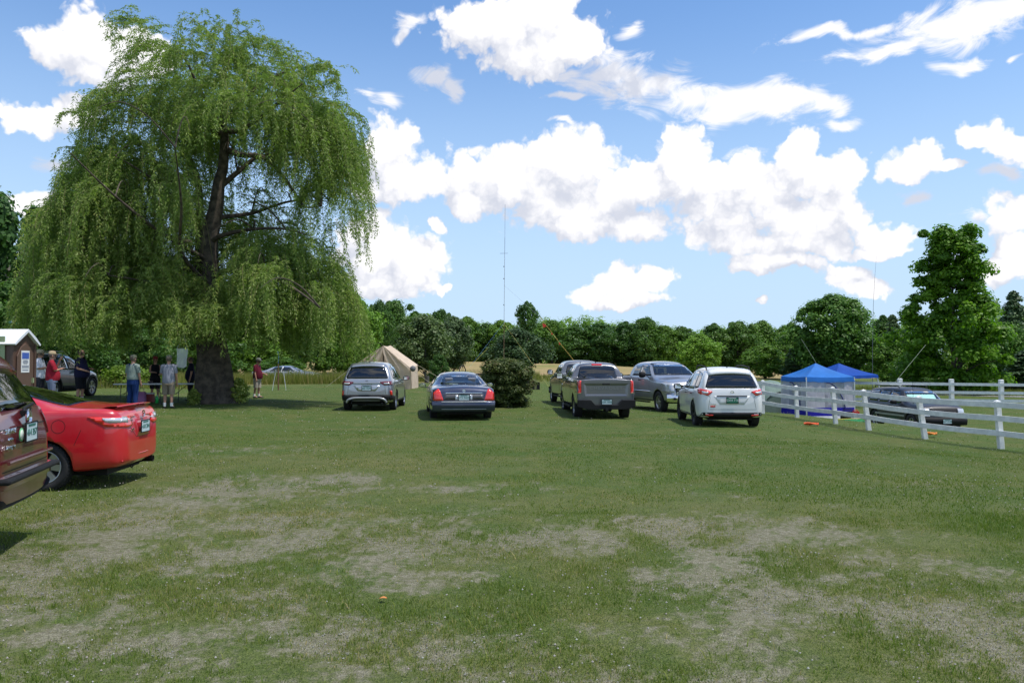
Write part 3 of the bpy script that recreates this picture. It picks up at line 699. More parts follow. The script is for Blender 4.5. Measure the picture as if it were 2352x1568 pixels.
LIMBS = [
 ([(514,306),(480,300),(440,300),(400,290),(360,275),(335,240),(328,200)], -.5, .15),
 ([(440,300),(380,300),(340,315)], -.8, .06),
 ([(524,345),(560,360),(610,368),(650,400),(690,450),(720,490),(760,492)], -.7, .13),
 ([(620,372),(680,350),(740,350),(770,350)], -.9, .07),
 ([(505,430),(540,390),(580,350),(640,340),(720,330)], .6, .12),
 ([(490,500),(560,480),(640,440),(720,430)], 1.2, .10),
 ([(478,560),(520,545),(600,535),(680,540),(740,560)], -.8, .11),
 ([(516,300),(560,310),(620,290),(680,260),(730,240)], -1.0, .12),
 ([(512,270),(470,220),(440,150),(410,130)], -.4, .09),
 ([(516,280),(570,200),(630,150),(680,120)], .6, .10),
 ([(440,560),(380,540),(300,480),(240,450)], -.6, .13),
 ([(445,620),(360,600),(260,570),(200,560)], .9, .12),
 ([(450,680),(400,660),(330,650)], -1.2, .09),
 ([(484,640),(560,620),(640,640),(720,680),(780,720)], -1.4, .12),
 ([(430,400),(360,400),(290,380),(230,400)], 1.4, .09),
 ([(437,500),(400,440),(345,400)], -1.2, .09),
 ([(484,600),(430,560),(380,500),(350,440)], -2.6, .09),
 ([(486,660),(470,600),(520,520),(560,440)], -2.8, .09)]
for pts, dep, r in LIMBS:
    q = [wp(px, py, dep*i/(len(pts)-1)*2.2) for i, (px, py) in enumerate(pts)]
    limb(tk, q, [r*(1-.85*i/(len(q)-1)) for i in range(len(q))], 7)
    for k in range(3):               # side branches
        if pts[-1][1] < 300: break
        i = rr.randrange(1, len(q)); s = q[i]; e = s+Vector((rr.uniform(-.9, .9)-s.x*.12, rr.uniform(-1.5, 1.5), rr.uniform(-.1, 1.0)))
        limb(tk, [s, s.lerp(e, .5)+Vector((0, 0, .25)), e, e+Vector(((e-s).x*.4, (e-s).y*.4, -.4))], [r*.3, r*.22, r*.14, .006], 5)
tk.build('trunk', mat('willow_bark', (.082, .064, .048), .95, var=.55, vscale=5, bump=1.0, bscale=9), wil)
# hanging strands
LOBES = [  # centre column, row, rx, rz (picture units), depth offset m, ry m, strands, mean length m
 (335,85,42,45,-.3,.8,34,1.0),(240,272,38,28,-.5,.7,22,.9),(780,200,45,38,-.6,.9,30,1.1),(512,245,200,165,0,3.4,430,1.5),(612,330,175,150,-.3,3.2,330,1.9),(738,330,70,90,0,2.0,170,2.3),(352,290,108,100,0,2.4,220,1.7),(285,420,92,100,.2,2.4,240,2.5),
 (240,560,102,120,0,2.7,290,2.9),(380,470,190,140,.2,3.4,260,2.6),(470,640,230,130,.9,3.0,300,2.0),(400,740,170,60,-1.2,2.4,150,1.3),(600,740,110,60,-.8,2.2,110,1.2),(300,680,175,100,-.2,3.4,290,2.0),(170,700,52,66,0,2.2,110,2.0),
 (660,640,110,100,0,2.8,190,2.2),(735,700,60,80,-.1,1.8,130,2.4),(560,560,120,120,.8,2.6,150,2.0),(430,150,120,70,0,2.0,90,1.3),(600,160,90,60,0,1.8,80,1.3),(760,480,46,110,0,1.4,60,2.4),(205,620,52,66,-1.0,1.5,70,2.4)]
Cs, Ds, Ls, Rs = [], [], [], []
stems = MB()
MINZ = wp(0, 866).z
for cx_, cy_, rx, rz, dy, ry, n, ml in LOBES:
    c = wp(cx_, cy_, dy); a_ = rx/FP*WD; b_ = rz/FP*WD
    for i in range(int(n*2.0)):
        if i % 7 == 0: th0 = rr.uniform(0, 2*pi); u0 = rr.uniform(-.2, 1.0); s0 = rr.uniform(.5, 1.05)
        th = th0+rr.gauss(0, .13); ph = math.acos(max(-1, min(1, u0+rr.gauss(0, .07)))); s = s0+rr.gauss(0, .05) if rr.random() < .8 else rr.uniform(.55, 1.0) if rr.random() < .5 else rr.uniform(.9, 1.03)
        d = Vector((sin(ph)*cos(th), sin(ph)*sin(th), cos(ph)))
        p = c+Vector((d.x*a_*s, d.y*ry*s, d.z*b_*s))
        qx = p+wroot; qpx = CX+FP*qx.x/qx.y; qrow = HZ-(qx.z-CAMZ)*FP/qx.y
        if p.y < .5 and 440 < qpx < 560 and 270 < qrow < 610: continue
        ln = ml*rr.uniform(.35, 1.35); hd = Vector((d.x, d.y, 0)); hd = hd.normalized() if hd.length > .01 else Vector((1, 0, 0))
        v = (hd*.75+Vector((rr.uniform(-.3, .3), rr.uniform(-.3, .3), .35*max(d.z, 0)+.1))).normalized()
        step = .12; k = int(ln/step); q = Vector(p); dens = rr.uniform(.75, 1.25); base = rr.uniform(.0, .62); sway = Vector((rr.uniform(-.07, .07), rr.uniform(-.07, .07), 0)); pts = [Vector(q)]
        low = MINZ+rr.uniform(-.05, 1.2)
        if cx_ > 620 and cx_ < 700 and cy_ > 600: low += .3
        for j in range(k):
            g_ = min(1, j*step/.8); v = (v*(1-.22*g_)+Vector((0, 0, -1))*(.10+.22*g_)+sway).normalized(); q = q+v*step; pts.append(Vector(q))
            if q.z < low: break
            qp = q+wroot; qc = CX+FP*qp.x/qp.y; qr_ = HZ-(qp.z-CAMZ)*FP/qp.y
            if q.y < .45 and 290 < qr_ < 600 and abs(qc-np.interp(qr_, [300, 420, 560, 600], [516, 500, 478, 482])) < 26: continue
            for _ in range(8 if rr.random() < dens-.25 else 6):
                sd = rr.uniform(0, 2*pi); o = Vector((cos(sd), sin(sd), rr.uniform(-.9, -.1))); o.normalize()
                Cs.append(q+o*rr.uniform(.03,.13)+v*rr.uniform(0, step)); Ds.append(o*.9+v*rr.uniform(.2, .8)); Ls.append(rr.uniform(.07, .15)); Rs.append(base+rr.uniform(0, .42))
        if i % 3 == 0 and len(pts) > 3: stems.tube([pts[0]]+pts[1::3], .009, 3, cap=False)
C = np.array([tuple(c) for c in Cs]); Dd = np.array([tuple(c) for c in Ds]); L = np.array(Ls)
Nn = np.cross(Dd, rdir(len(C))); Nn /= np.linalg.norm(Nn, axis=1, keepdims=True)
v, f = leaf_quads(C, Dd, Nn, L, L*.27)
print('willow leaves', len(C))
me = np_mesh('foliage', v, f, LM['willow'], False, {'rnd': np.repeat(np.clip(np.array(Rs), 0, 1), 4)})
fin(bpy.data.objects.new('foliage', me), wil)
stems.build('hanging_twigs', mat('twig', (.16, .15, .05), .8), wil)
tag(wil, 'huge weeping willow with drooping foliage over the folding tables', 'willow tree')
# leafy suckers round its foot
me, cents = crown('leaves', 1.2, .9, .02, 26, 70, .09, prof_oval, 31, LM['willow'], cl=.22, inner=False)
for px, d, s, lab in ((549, 30.2, .8, 'leafy sucker shoots sprouting at the right foot of the willow trunk'), (446, 28.9, .5, 'leafy shoots growing up the left foot of the willow trunk')):
    o = fin(bpy.data.objects.new('sucker_shoots', me)); o.location = gp(px, d); o.scale = (s,)*3; tag(o, lab, 'shoots')

# ------------------------------------------------------------------ vehicles
def paint(name, c, metal=.0, rough=.32, flake=.1):
    m = mat(name, c, rough, metal, 1.0); t = m.node_tree; b = t.nodes['Principled BSDF']
    oc = t.nodes.new('ShaderNodeTexCoord').outputs['Object']
    f = noise(t, oc, 2.5, 5, .6)       # a film of road dust
    dust = sstep(t, f, .42, .75, 0, .10)
    t.links.new(mixc(t, dust, (*c, 1), (.30, .27, .21, 1)), b.inputs['Base Color'])
    t.links.new(M_(t, 'ADD', dust, .03), b.inputs['Coat Roughness'])
    return m
def glass(name, tint, rough=.0):
    m = bpy.data.materials.new(name); m.use_nodes = True; t = m.node_tree; t.nodes.clear()
    tr = t.nodes.new('ShaderNodeBsdfTransparent'); tr.inputs[0].default_value = (*tint, 1)
    gl = t.nodes.new('ShaderNodeBsdfGlossy'); gl.inputs['Roughness'].default_value = .02; gl.inputs[0].default_value = (.95, .97, 1, 1)
    fr = t.nodes.new('ShaderNodeFresnel'); fr.inputs[0].default_value = 1.5
    mx = t.nodes.new('ShaderNodeMixShader'); t.links.new(M_(t, 'MULTIPLY_ADD', fr.outputs[0], 1.3, .03, True), mx.inputs[0])
    t.links.new(tr.outputs[0], mx.inputs[1]); t.links.new(gl.outputs[0], mx.inputs[2])
    o = t.nodes.new('ShaderNodeOutputMaterial'); t.links.new(mx.outputs[0], o.inputs[0]); return m
K = {
 'trim': mat('black_trim', (.010, .010, .011), .7, spec=.3, var=.2), 'rubber': mat('rubber', (.016, .016, .017), .85, bump=.4, bscale=60),
 'rim': mat('alloy', (.50, .51, .53), .28, .9), 'rimdark': mat('dark_alloy', (.03, .03, .035), .35, .6), 'chrome': mat('chrome', (.78, .79, .8), .08, 1.0),
 'red': mat('red_lens', (.74, .030, .018), .12, coat=1.0), 'reddark': mat('dark_red_lens', (.14, .006, .01), .1, coat=1.0), 'clear': mat('clear_lens', (.62, .63, .64), .15, .35, 1.0),
 'amber': mat('amber_lens', (.5, .17, .02), .15, coat=1.0), 'inside': mat('cabin', (.03, .03, .034), .8), 'seat': mat('seat_cloth', (.07, .07, .08), .9), 'seat_light': mat('light_seat', (.22, .22, .24), .8),
 'plate': mat('plate_white', (.50, .60, .62), .4), 'platetxt': mat('plate_green', (.02, .13, .10), .5), 'plategreen': mat('plate_vt', (.01, .17, .09), .4), 'platewhite': mat('plate_letters', (.7, .72, .7), .5),
 'mirror': mat('mirror_surface', (.10, .11, .12), .1, .9), 'silver': mat('silver_plastic', (.42, .43, .44), .35, .5), 'white': mat('white_paint', (.72, .72, .71), .5),
 'glassd': glass('privacy_glass', (.055, .065, .075)), 'glassm': glass('tinted_glass', (.30, .36, .36)), 'glassc': glass('clear_glass', (.62, .72, .70)),
}
def evalmesh(o):
    dg = bpy.context.evaluated_depsgraph_get(); dg.update()
    return bpy.data.meshes.new_from_object(o.evaluated_get(dg), depsgraph=dg)
def rpoly(p, r=.04, n=4):
    out = []; m = len(p)
    for i in range(m):
        a, b, c = Vector(p[i-1]), Vector(p[i]), Vector(p[(i+1) % m]); u = a-b; w = c-b
        rr = min(r, u.length*.45, w.length*.45); s = b+u.normalized()*rr; e = b+w.normalized()*rr
        for k in range(n+1):
            t = k/n; out.append(tuple(s*(1-t)**2+b*2*t*(1-t)+e*t*t))
    return out
def cutpoly(poly, cell):
    bm = bmesh.new(); vs = [bm.verts.new((x, y, 0)) for x, y in poly]; bm.faces.new(vs)
    for ax in (0, 1):
        lo = min(p[ax] for p in poly); hi = max(p[ax] for p in poly); n = int((hi-lo)/cell)
        for k in range(1, n+1):
            co = [0, 0, 0]; no = [0, 0, 0]; co[ax] = lo+(hi-lo)*k/(n+1); no[ax] = 1
            bmesh.ops.bisect_plane(bm, geom=bm.verts[:]+bm.edges[:]+bm.faces[:], dist=1e-6, plane_co=co, plane_no=no)
    bm.verts.ensure_lookup_table(); vs = [(v.co.x, v.co.y) for v in bm.verts]; fs = [tuple(v.index for v in f.verts) for f in bm.faces]
    be = [(e.verts[0].index, e.verts[1].index) for e in bm.edges if len(e.link_faces) == 1]
    bm.free(); return vs, fs, be
class Car:
    def __init__(s, name, spec, paint_m, loc, rot, label, cat):
        s.root = empty(name, loc, R(rot)); tag(s.root, label, cat); s.sp = spec; s.paint = paint_m
        f = lambda key, x: float(np.interp(x, [a for a, b in spec[key]], [b for a, b in spec[key]]))
        X = spec['X']; rings = []
        for x in X:
            zt, zs, zb, w, wt = f('top', x), f('belt', x), f('bot', x), f('plan', x), f('wt', x)
            zs = min(zs, zt-.015); zm = zb+(zs-zb)*.52; cr = min(.04, wt*.05)
            rings.append([(0, zb), (w*.62, zb), (w*.93, zb+.015), (w*.985, zb+.10), (w, zm), (w*.975, zs-.05), (w*.95, zs-.005), (wt+(w*.95-wt)*.62, zs+(zt-zs)*.40), (wt+(w*.95-wt)*.12, zs+(zt-zs)*.86), (wt*.84, zt-.005), (wt*.45, zt+cr*.7), (0, zt+cr)])
        n = len(rings[0]); vs = []; fs = []
        for x, r in zip(X, rings):
            for y, z in r: vs.append((x, y, z))
            for y, z in r[1:-1]: vs.append((x, -y, z))
        m = 2*n-2
        def L(i, k): return i*m+k
        def Rr(i, k): return i*m+k if k in (0, n-1) else i*m+n+k-1
        for i in range(len(X)-1):
            for k in range(n-1):
                fs.append((L(i, k), L(i, k+1), L(i+1, k+1), L(i+1, k))); fs.append((Rr(i, k+1), Rr(i, k), Rr(i+1, k), Rr(i+1, k+1)))
        for i, flip in ((0, False), (len(X)-1, True)):
            for k in range(n-1):
                q = [L(i, k), Rr(i, k), Rr(i, k+1), L(i, k+1)]; q = list(dict.fromkeys(q)); fs.append(tuple(reversed(q)) if flip else tuple(q))
        me = bpy.data.meshes.new('body'); me.from_pydata(vs, [], fs); bm = bmesh.new(); bm.from_mesh(me)
        bmesh.ops.recalc_face_normals(bm, faces=bm.faces); bm.to_mesh(me); bm.free()
        o = bpy.data.objects.new('body', me); col.objects.link(o); md = o.modifiers.new('s', 'SUBSURF'); md.levels = 2; md.render_levels = 2
        me2 = evalmesh(o); o.modifiers.clear(); o.data = me2; me2.materials.clear(); me2.materials.append(paint_m); me2.materials.append(K['inside']); me2.materials.append(K['trim'])
        me2.polygons.foreach_set('use_smooth', [True]*len(me2.polygons)); me2.update()
        bm = bmesh.new(); bm.from_mesh(me2); s.bvh = BVHTree.FromBMesh(bm); bm.free()
        s.body = o; s.cutters = []
    def hit(s, side, u, v):
        o, d = {'L': ((u, 4, v), (0, -1, 0)), 'R': ((u, -4, v), (0, 1, 0)), 'rear': ((-6, u, v), (1, 0, 0)), 'front': ((9, u, v), (-1, 0, 0)), 'top': ((u, v, 4), (0, 0, -1))}[side]
        p, n, i, dist = s.bvh.ray_cast(Vector(o), Vector(d))
        if p is None:
            q = {'L': (u, .9, v), 'R': (u, -.9, v), 'rear': (-1.0, u, v), 'front': (3.6, u, v), 'top': (u, v, 1.5)}[side]
            p, n, i, dist = s.bvh.find_nearest(Vector(q))
        return p, n
    def patch(s, name, poly, side, m, off=.005, r=.03, cell=.09, parent=None, mirror=False, skirt=.012, build=True):
        polys = [(poly, side)]
        if mirror: polys.append(([(-u, v) for u, v in reversed(poly)] if side in ('rear', 'front') else list(reversed(poly)) if side != 'top' else [(u, -v) for u, v in reversed(poly)], {'L': 'R', 'R': 'L'}.get(side, side)))
        res = []
        for pl, sd in polys:
            vs, fs, be = cutpoly(rpoly(pl, r) if r else pl, cell); b = MB(); P = []; Q = []
            for u, v in vs:
                p, n = s.hit(sd, u, v); P.append(p+n*off); Q.append(p-n*skirt)
            nn = len(P); b.add(P+Q, fs+[(a, c, c+nn, a+nn) for a, c in be], 0, False)
            me = b.mesh(name, m)
            bm = bmesh.new(); bm.from_mesh(me); bmesh.ops.recalc_face_normals(bm, faces=bm.faces)
            c0 = s.hit(sd, *pl[0])[1]
            bm.faces.ensure_lookup_table()
            if bm.faces[0].normal.dot(s.hit(sd, *vs[fs[0][0]])[1]) < 0: bmesh.ops.reverse_faces(bm, faces=bm.faces)
            for f_ in bm.faces[:]: f_.smooth = f_.index < len(fs)
            bm.to_mesh(me); bm.free()
            o = bpy.data.objects.new(name, me); fin(o, parent or s.root); res.append(o)
        return res if mirror else res[0]
    def line(s, name, lines, side, m=None, w=.008, off=.0015, mirror=False, parent=None):
        for pts in lines:
            for sg in ((1, -1) if mirror else (1,)):
                b = MB()
                sd = side
                pp = [(u*(sg if side in ('rear', 'front') else 1), v*(sg if side == 'top' else 1)) for u, v in pts]
                if sg < 0: sd = {'L': 'R', 'R': 'L'}.get(side, side)
                q = []
                for a, c in zip(pp[:-1], pp[1:]):
                    k = max(1, int(hypot(c[0]-a[0], c[1]-a[1])/.07)); q += [(a[0]+(c[0]-a[0])*i/k, a[1]+(c[1]-a[1])*i/k) for i in range(k)]
                q.append(pp[-1]); H = [s.hit(sd, *x) for x in q]; H = [h for h in H]
                vs = []
                for i, (p, n) in enumerate(H):
                    d = H[min(i+1, len(H)-1)][0]-H[max(i-1, 0)][0]; sdv = n.cross(d); sdv = sdv.normalized()*w/2 if sdv.length > 1e-6 else Vector((0, 0, w/2))
                    vs += [p+n*off+sdv, p+n*off-sdv]
                b.add(vs, [(2*i, 2*i+1, 2*i+3, 2*i+2) for i in range(len(H)-1)])
                b.build(name, m or K['trim'], parent or s.root)
    def cut(s, b, mi=1):
        me = b.mesh('cut', [K['inside']]); bm = bmesh.new(); bm.from_mesh(me); bmesh.ops.recalc_face_normals(bm, faces=bm.faces); bm.to_mesh(me); bm.free()
        o = bpy.data.objects.new('cut', me); col.objects.link(o); s.cutters.append(o)
    def arches(s, R_, fx, hw, depth=.34, extra=.05):
        s.wheels = (R_, fx, hw)
        for x in (0, fx):
            for sg in (1, -1):
                b = MB(); r = R_+extra; y0 = sg*(hw-depth); y1 = sg*(hw+.3)
                poly = [(x+r*cos(2*pi*k/32), R_+.0+r*sin(2*pi*k/32)) for k in range(32)]
                b.prism(poly, y0, y1, 'y'); s.cut(b)
        for x in (0, fx):                # open the arches downwards
            b = MB(); r = R_+extra-.004; b.box((x, 0, R_/2-.1), (2*r, 2*(hw+.3), R_+.2)); 
    def cabin(s, lower, upper, wl, wu):
        b = MB(); b.prism(lower, -wl, wl, 'y'); s.cut(b); b = MB(); b.prism(upper, -wu, wu, 'y'); s.cut(b)
    def windows(s, side_polys, rear=None, front=None, xr=0.5, xf=1.5, gs='glassd', gr='glassd', gf='glassm', frame=.02):
        for p in side_polys:
            b = MB(); b.prism(rpoly(p, .04), -1.4, 1.4, 'y'); s.cut(b)
            s.patch('side_window', [(x, z) for x, z in p], 'L', K[gs], .002, .04, mirror=True, skirt=.010)
        if rear:
            b = MB(); b.prism(rpoly(rear, .06), -4, xr, 'x'); s.cut(b); s.patch('rear_window', rear, 'rear', K[gr], .002, .06, skirt=.010)
        if front:
            b = MB(); b.prism(rpoly(front, .05), xf, 8, 'x'); s.cut(b); s.patch('windscreen', front, 'front', K[gf], .002, .05, skirt=.010)
    def finish(s):
        for c in s.cutters:
            md = s.body.modifiers.new('b', 'BOOLEAN'); md.operation = 'DIFFERENCE'; md.solver = 'EXACT'; md.object = c
            try: md.material_mode = 'TRANSFER'
            except Exception: pass
        me = evalmesh(s.body); s.body.modifiers.clear(); s.body.data = me; me.name = 'body'
        for c in s.cutters: bpy.data.objects.remove(c)
        s.body.parent = s.root
    def wheelset(s, style='alloy', spokes=5, wd=.22, rr=.66, rim=None, steer=0.0):
        R_, fx, hw = s.wheels
        key = ('w', R_, style, spokes, wd, rr)
        if key not in WH: WH[key] = wheel_meshes(R_, style, spokes, wd, rr)
        tm, rm, hm = WH[key]
        for x in (0, fx):
            for sg in (1, -1):
                o = bpy.data.objects.new('wheel', tm); fin(o, s.root); o.location = (x, sg*(hw-wd/2-.015), R_); o.rotation_euler = (0, random.uniform(0, 6), (0 if sg > 0 else pi)+(steer if x else 0))
                fin(bpy.data.objects.new('rim', rm), o)
    def mirrors(s, x, z, hw, m, size=(.12, .22, .15)):
        for sg in (1, -1):
            b = MB(); b.box((x-.02, sg*(hw+.03), z-.05), (.06, .14, .03)); prof = []
            n = 8
            vs = []
            for i, (t, k) in enumerate([(-.5, .75), (-.35, 1.0), (.2, .95), (.45, .6)]):
                for j in range(12):
                    a = 2*pi*j/12; e = 2/2.6
                    cx_ = abs(cos(a))**e*(1 if cos(a) > 0 else -1); cz = abs(sin(a))**e*(1 if sin(a) > 0 else -1)
                    vs.append((x+t*size[0]*1.1, sg*(hw+.06+size[1]/2)+cx_*size[1]/2*k, z+.02+cz*size[2]/2*k))
            fs = [(i*12+j, i*12+(j+1) % 12, (i+1)*12+(j+1) % 12, (i+1)*12+j) for i in range(3) for j in range(12)]+[tuple(range(12)), tuple(range(47, 35, -1))]
            b.add(vs, fs, 0, True); o = b.build('wing_mirror', [m], s.root, fix=True)
            g = MB(); g.box((x-size[0]*.56, sg*(hw+.06+size[1]/2), z+.02), (.004, size[1]*.72, size[2]*.70)); g.build('mirror_glass', K['chrome'], o)
    def seats(s, rows, z=.62, m='seat', w=.5):
        for x in rows:
            for y in (-.36, .36):
                b = MB(); b.box((x+.1, y, z-.15), (.5, w, .16)); b.box((x-.16, y, z+.14), (.14, w, .6), Matrix.Rotation(-.22, 3, 'Y'), taper=.85); b.tube([(x-.23, y, z+.42), (x-.25, y, z+.52)], .02, 6)
                b.box((x-.25, y, z+.57), (.1, .27, .19), Matrix.Rotation(-.15, 3, 'Y'), taper=.85); b.build('car_seat', K[m], s.root, bevel=.04)
    def dash(s, x, z, w=.7, ysteer=.36):
        b = MB(); b.box((x, 0, z-.15), (.45, 2*w, .34), taper=.85)
        pts = [(x-.36+.06*sin(2*pi*k/16), ysteer+.18*cos(2*pi*k/16), z-.02+.18*sin(2*pi*k/16)) for k in range(17)]; b.tube(pts, .014, 6, cap=False); b.tube([(x-.36, ysteer, z-.02), (x-.15, ysteer, z-.1)], .03, 6)
        b.build('dashboard', K['inside'], s.root, bevel=.02)
    def plate(s, x, z, text, side=-1, y=0, m='plate', tm='platetxt', tilt=0.0):
        b = MB(); b.box((0, 0, 0), (.006, .31, .158)); o = b.build('number_plate', K[m], s.root); o.location = (x, y, z); o.rotation_euler = (0, tilt, 0)
        fr = MB()
        for zz, hh in ((.082, .012), (-.082, .012)): fr.box((0, 0, zz), (.012, .335, hh))
        for yy in (.162, -.162): fr.box((0, yy, 0), (.012, .012, .152))
        fr.build('plate_frame', K['trim'], o)
        tx = text_mesh(text, .085, K[tm], .002, (.0005)); q = bpy.data.objects.new('lettering', tx); fin(q, o)
        q.matrix_local = Matrix.Translation((side*.005, 0, -.006)) @ (Matrix.Rotation(pi/2, 4, 'Z') if side > 0 else Matrix.Rotation(-pi/2, 4, 'Z')) @ Matrix.Rotation(pi/2, 4, 'X') 
        band = MB(); band.box((side*.0045, 0, .058), (.003, .20, .018)); band.build('plate_band', K[tm], o)
    def letters(s, name, text, size, x, y, z, m, side=-1, ext=.006, sp=1.0, tilt=0.0):
        tx = text_mesh(text, size, m, ext, .001, sp); q = bpy.data.objects.new(name, tx); fin(q, s.root)
        q.matrix_local = Matrix.Translation((x, y, z)) @ Matrix.Rotation(tilt, 4, 'Y') @ (Matrix.Rotation(pi/2, 4, 'Z') if side > 0 else Matrix.Rotation(-pi/2, 4, 'Z')) @ Matrix.Rotation(pi/2, 4, 'X')
        return q
    def exhaust(s, x, y, z, r=.035):
        b = MB(); b.lathe([(r, -.12), (r, .12), (r*.8, .12), (r*.8, -.10)], 14, (x, y, z), 'x'); b.build('exhaust_pipe', K['chrome'], s.root)
    def underside(s, x0, x1, w, z0, z1):
        b = MB(); b.box(((x0+x1)/2, 0, (z0+z1)/2), (x1-x0, 2*w, z1-z0)); 
        R_, fx, hw = s.wheels
        for x in (0, fx): b.tube([(x, -hw+.1, R_), (x, hw-.1, R_)], .05, 8)
        b.build('chassis', K['trim'], s.root)
    def badge(s, side, x, y, z, r, m, ring=True):
        b = MB(); 
        if ring: b.lathe([(r, -.006), (r, .006), (r*.72, .006), (r*.72, -.006), (r, -.006)], 20, (x, y, z), 'x')
        b.box((x, y, z), (.01, r*1.7, r*.3)); b.build('badge', m, s.root)
def text_mesh(text, size, m, ext=.004, bev=0, sp=1.0):
    cu = bpy.data.curves.new('t', 'FONT'); cu.body = text; cu.size = size; cu.extrude = ext; cu.align_x = 'CENTER'; cu.align_y = 'CENTER'; cu.space_character = sp; cu.resolution_u = 2
    o = bpy.data.objects.new('t', cu); col.objects.link(o); me = evalmesh(o); bpy.data.objects.remove(o); me.materials.clear(); me.materials.append(m); me.name = 'lettering'; return me
WH = {}
def wheel_meshes(R_, style, ns, wd, rr):
    b = MB(); r1 = R_*rr; h = wd/2
    b.lathe([(r1, -h*.75), (r1+.02, -h*.95), (R_*.88, -h), (R_*.965, -h*.9), (R_, -h*.6), (R_, h*.6), (R_*.965, h*.9), (R_*.88, h), (r1+.02, h*.95), (r1, h*.75)], 40, (0, 0, 0), 'y')
    for k in range(40):                 # tread blocks
        a = 2*pi*k/40; c = Vector((cos(a)*(R_-.001), 0, sin(a)*(R_-.001)))
        for y in (-.3, .3): b.box(c+Vector((0, y*wd, 0)), (.012, wd*.26, R_*.09), Matrix.Rotation(-a, 3, 'Y'))
    tm = b.mesh('tyre', K['rubber'])
    q = MB(); m = 0
    q.lathe([(r1, h*.72), (r1*1.01, h*.8), (r1*.93, h*.78), (r1*.90, h*.5), (r1*.88, -h*.6), (r1, -h*.75)], 36, (0, 0, 0), 'y')
    q.lathe([(r1*.90, -h*.1), (.02, -h*.1)], 24, (0, 0, 0), 'y', 1)
    q.lathe([(r1*.20, h*.52), (r1*.18, h*.62), (.001, h*.64)], 16, (0, 0, 0), 'y')
    for k in range(ns):
        a = 2*pi*k/ns
        for da in ((-.13, .13) if style == 'twin' else (0,)):
            w0, w1 = (r1*.10, r1*.16) if style == 'twin' else ((r1*.16, r1*.30) if style == 'alloy' else (r1*.10, r1*.17))
            d = Vector((cos(a+da*.6), 0, sin(a+da*.6))); e = Vector((cos(a+da*1.6), 0, sin(a+da*1.6))); t = Vector((-sin(a), 0, cos(a)))
            p0 = d*r1*.14; p1 = e*r1*.93; y0, y1 = h*.58, h*.70; th = .025
            vs = [p0-t*w0/1.4+Vector((0, y0, 0)), p0+t*w0/1.4+Vector((0, y0, 0)), p1+t*w1/1.4+Vector((0, y1, 0)), p1-t*w1/1.4+Vector((0, y1, 0))]; vs += [v-Vector((0, th, 0)) for v in vs]
            q.add(vs, [(0, 1, 2, 3), (7, 6, 5, 4), (0, 4, 5, 1), (1, 5, 6, 2), (2, 6, 7, 3), (3, 7, 4, 0)])
    rm = q.mesh('rim', [K['rimdark'] if style == 'dark' else K['rim'], K['inside']])
    bm = bmesh.new(); bm.from_mesh(rm); bmesh.ops.recalc_face_normals(bm, faces=bm.faces); bm.to_mesh(rm); bm.free()
    return tm, rm, None

SUV = dict(
 top=[(-.95,.62),(-.93,.98),(-.88,1.10),(-.78,1.32),(-.66,1.54),(-.50,1.62),(-.3,1.65),(.5,1.69),(1.2,1.67),(1.55,1.60),(2.30,1.15),(2.5,1.09),(3.2,.99),(3.5,.84),(3.62,.58)],
 belt=[(-.95,.60),(-.93,.93),(-.85,1.03),(-.5,1.06),(1.6,1.00),(2.4,.97),(3.2,.88),(3.5,.76),(3.62,.55)],
 bot=[(-.95,.36),(-.8,.28),(-.3,.24),(2.7,.22),(3.3,.24),(3.62,.34)],
 plan=[(-.95,.70),(-.90,.82),(-.75,.89),(-.4,.93),(1,.94),(2.7,.94),(3.2,.88),(3.5,.74),(3.62,.52)],
 wt=[(-.95,.66),(-.90,.76),(-.78,.72),(-.60,.65),(.5,.66),(1.55,.63),(2.3,.76),(3.2,.70),(3.5,.6),(3.62,.42)],
 X=[-.95,-.93,-.86,-.76,-.64,-.50,-.28,.3,.9,1.35,1.6,1.95,2.28,2.5,2.9,3.25,3.48,3.58,3.62])
def suv_cabin(c, lo=.45, belt=1.02, roof=1.60, wl=.76, wu=.60, x0=-.62, x1=1.45):
    c.cabin([(x0-.05, lo), (2.15, lo), (2.15, belt-.08), (x0-.15, belt)], [(x0-.12, belt-.05), (2.1, belt-.05), (x1, roof-.04), (x0+.12, roof-.05)], wl, wu)
SIDEW = [[(1.98,1.06),(1.45,1.52),(1.02,1.56),(.98,1.06)],[(.92,1.06),(.96,1.57),(.1,1.56),(.02,1.07)],[(-.04,1.08),(.04,1.55),(-.40,1.50),(-.52,1.13)]]

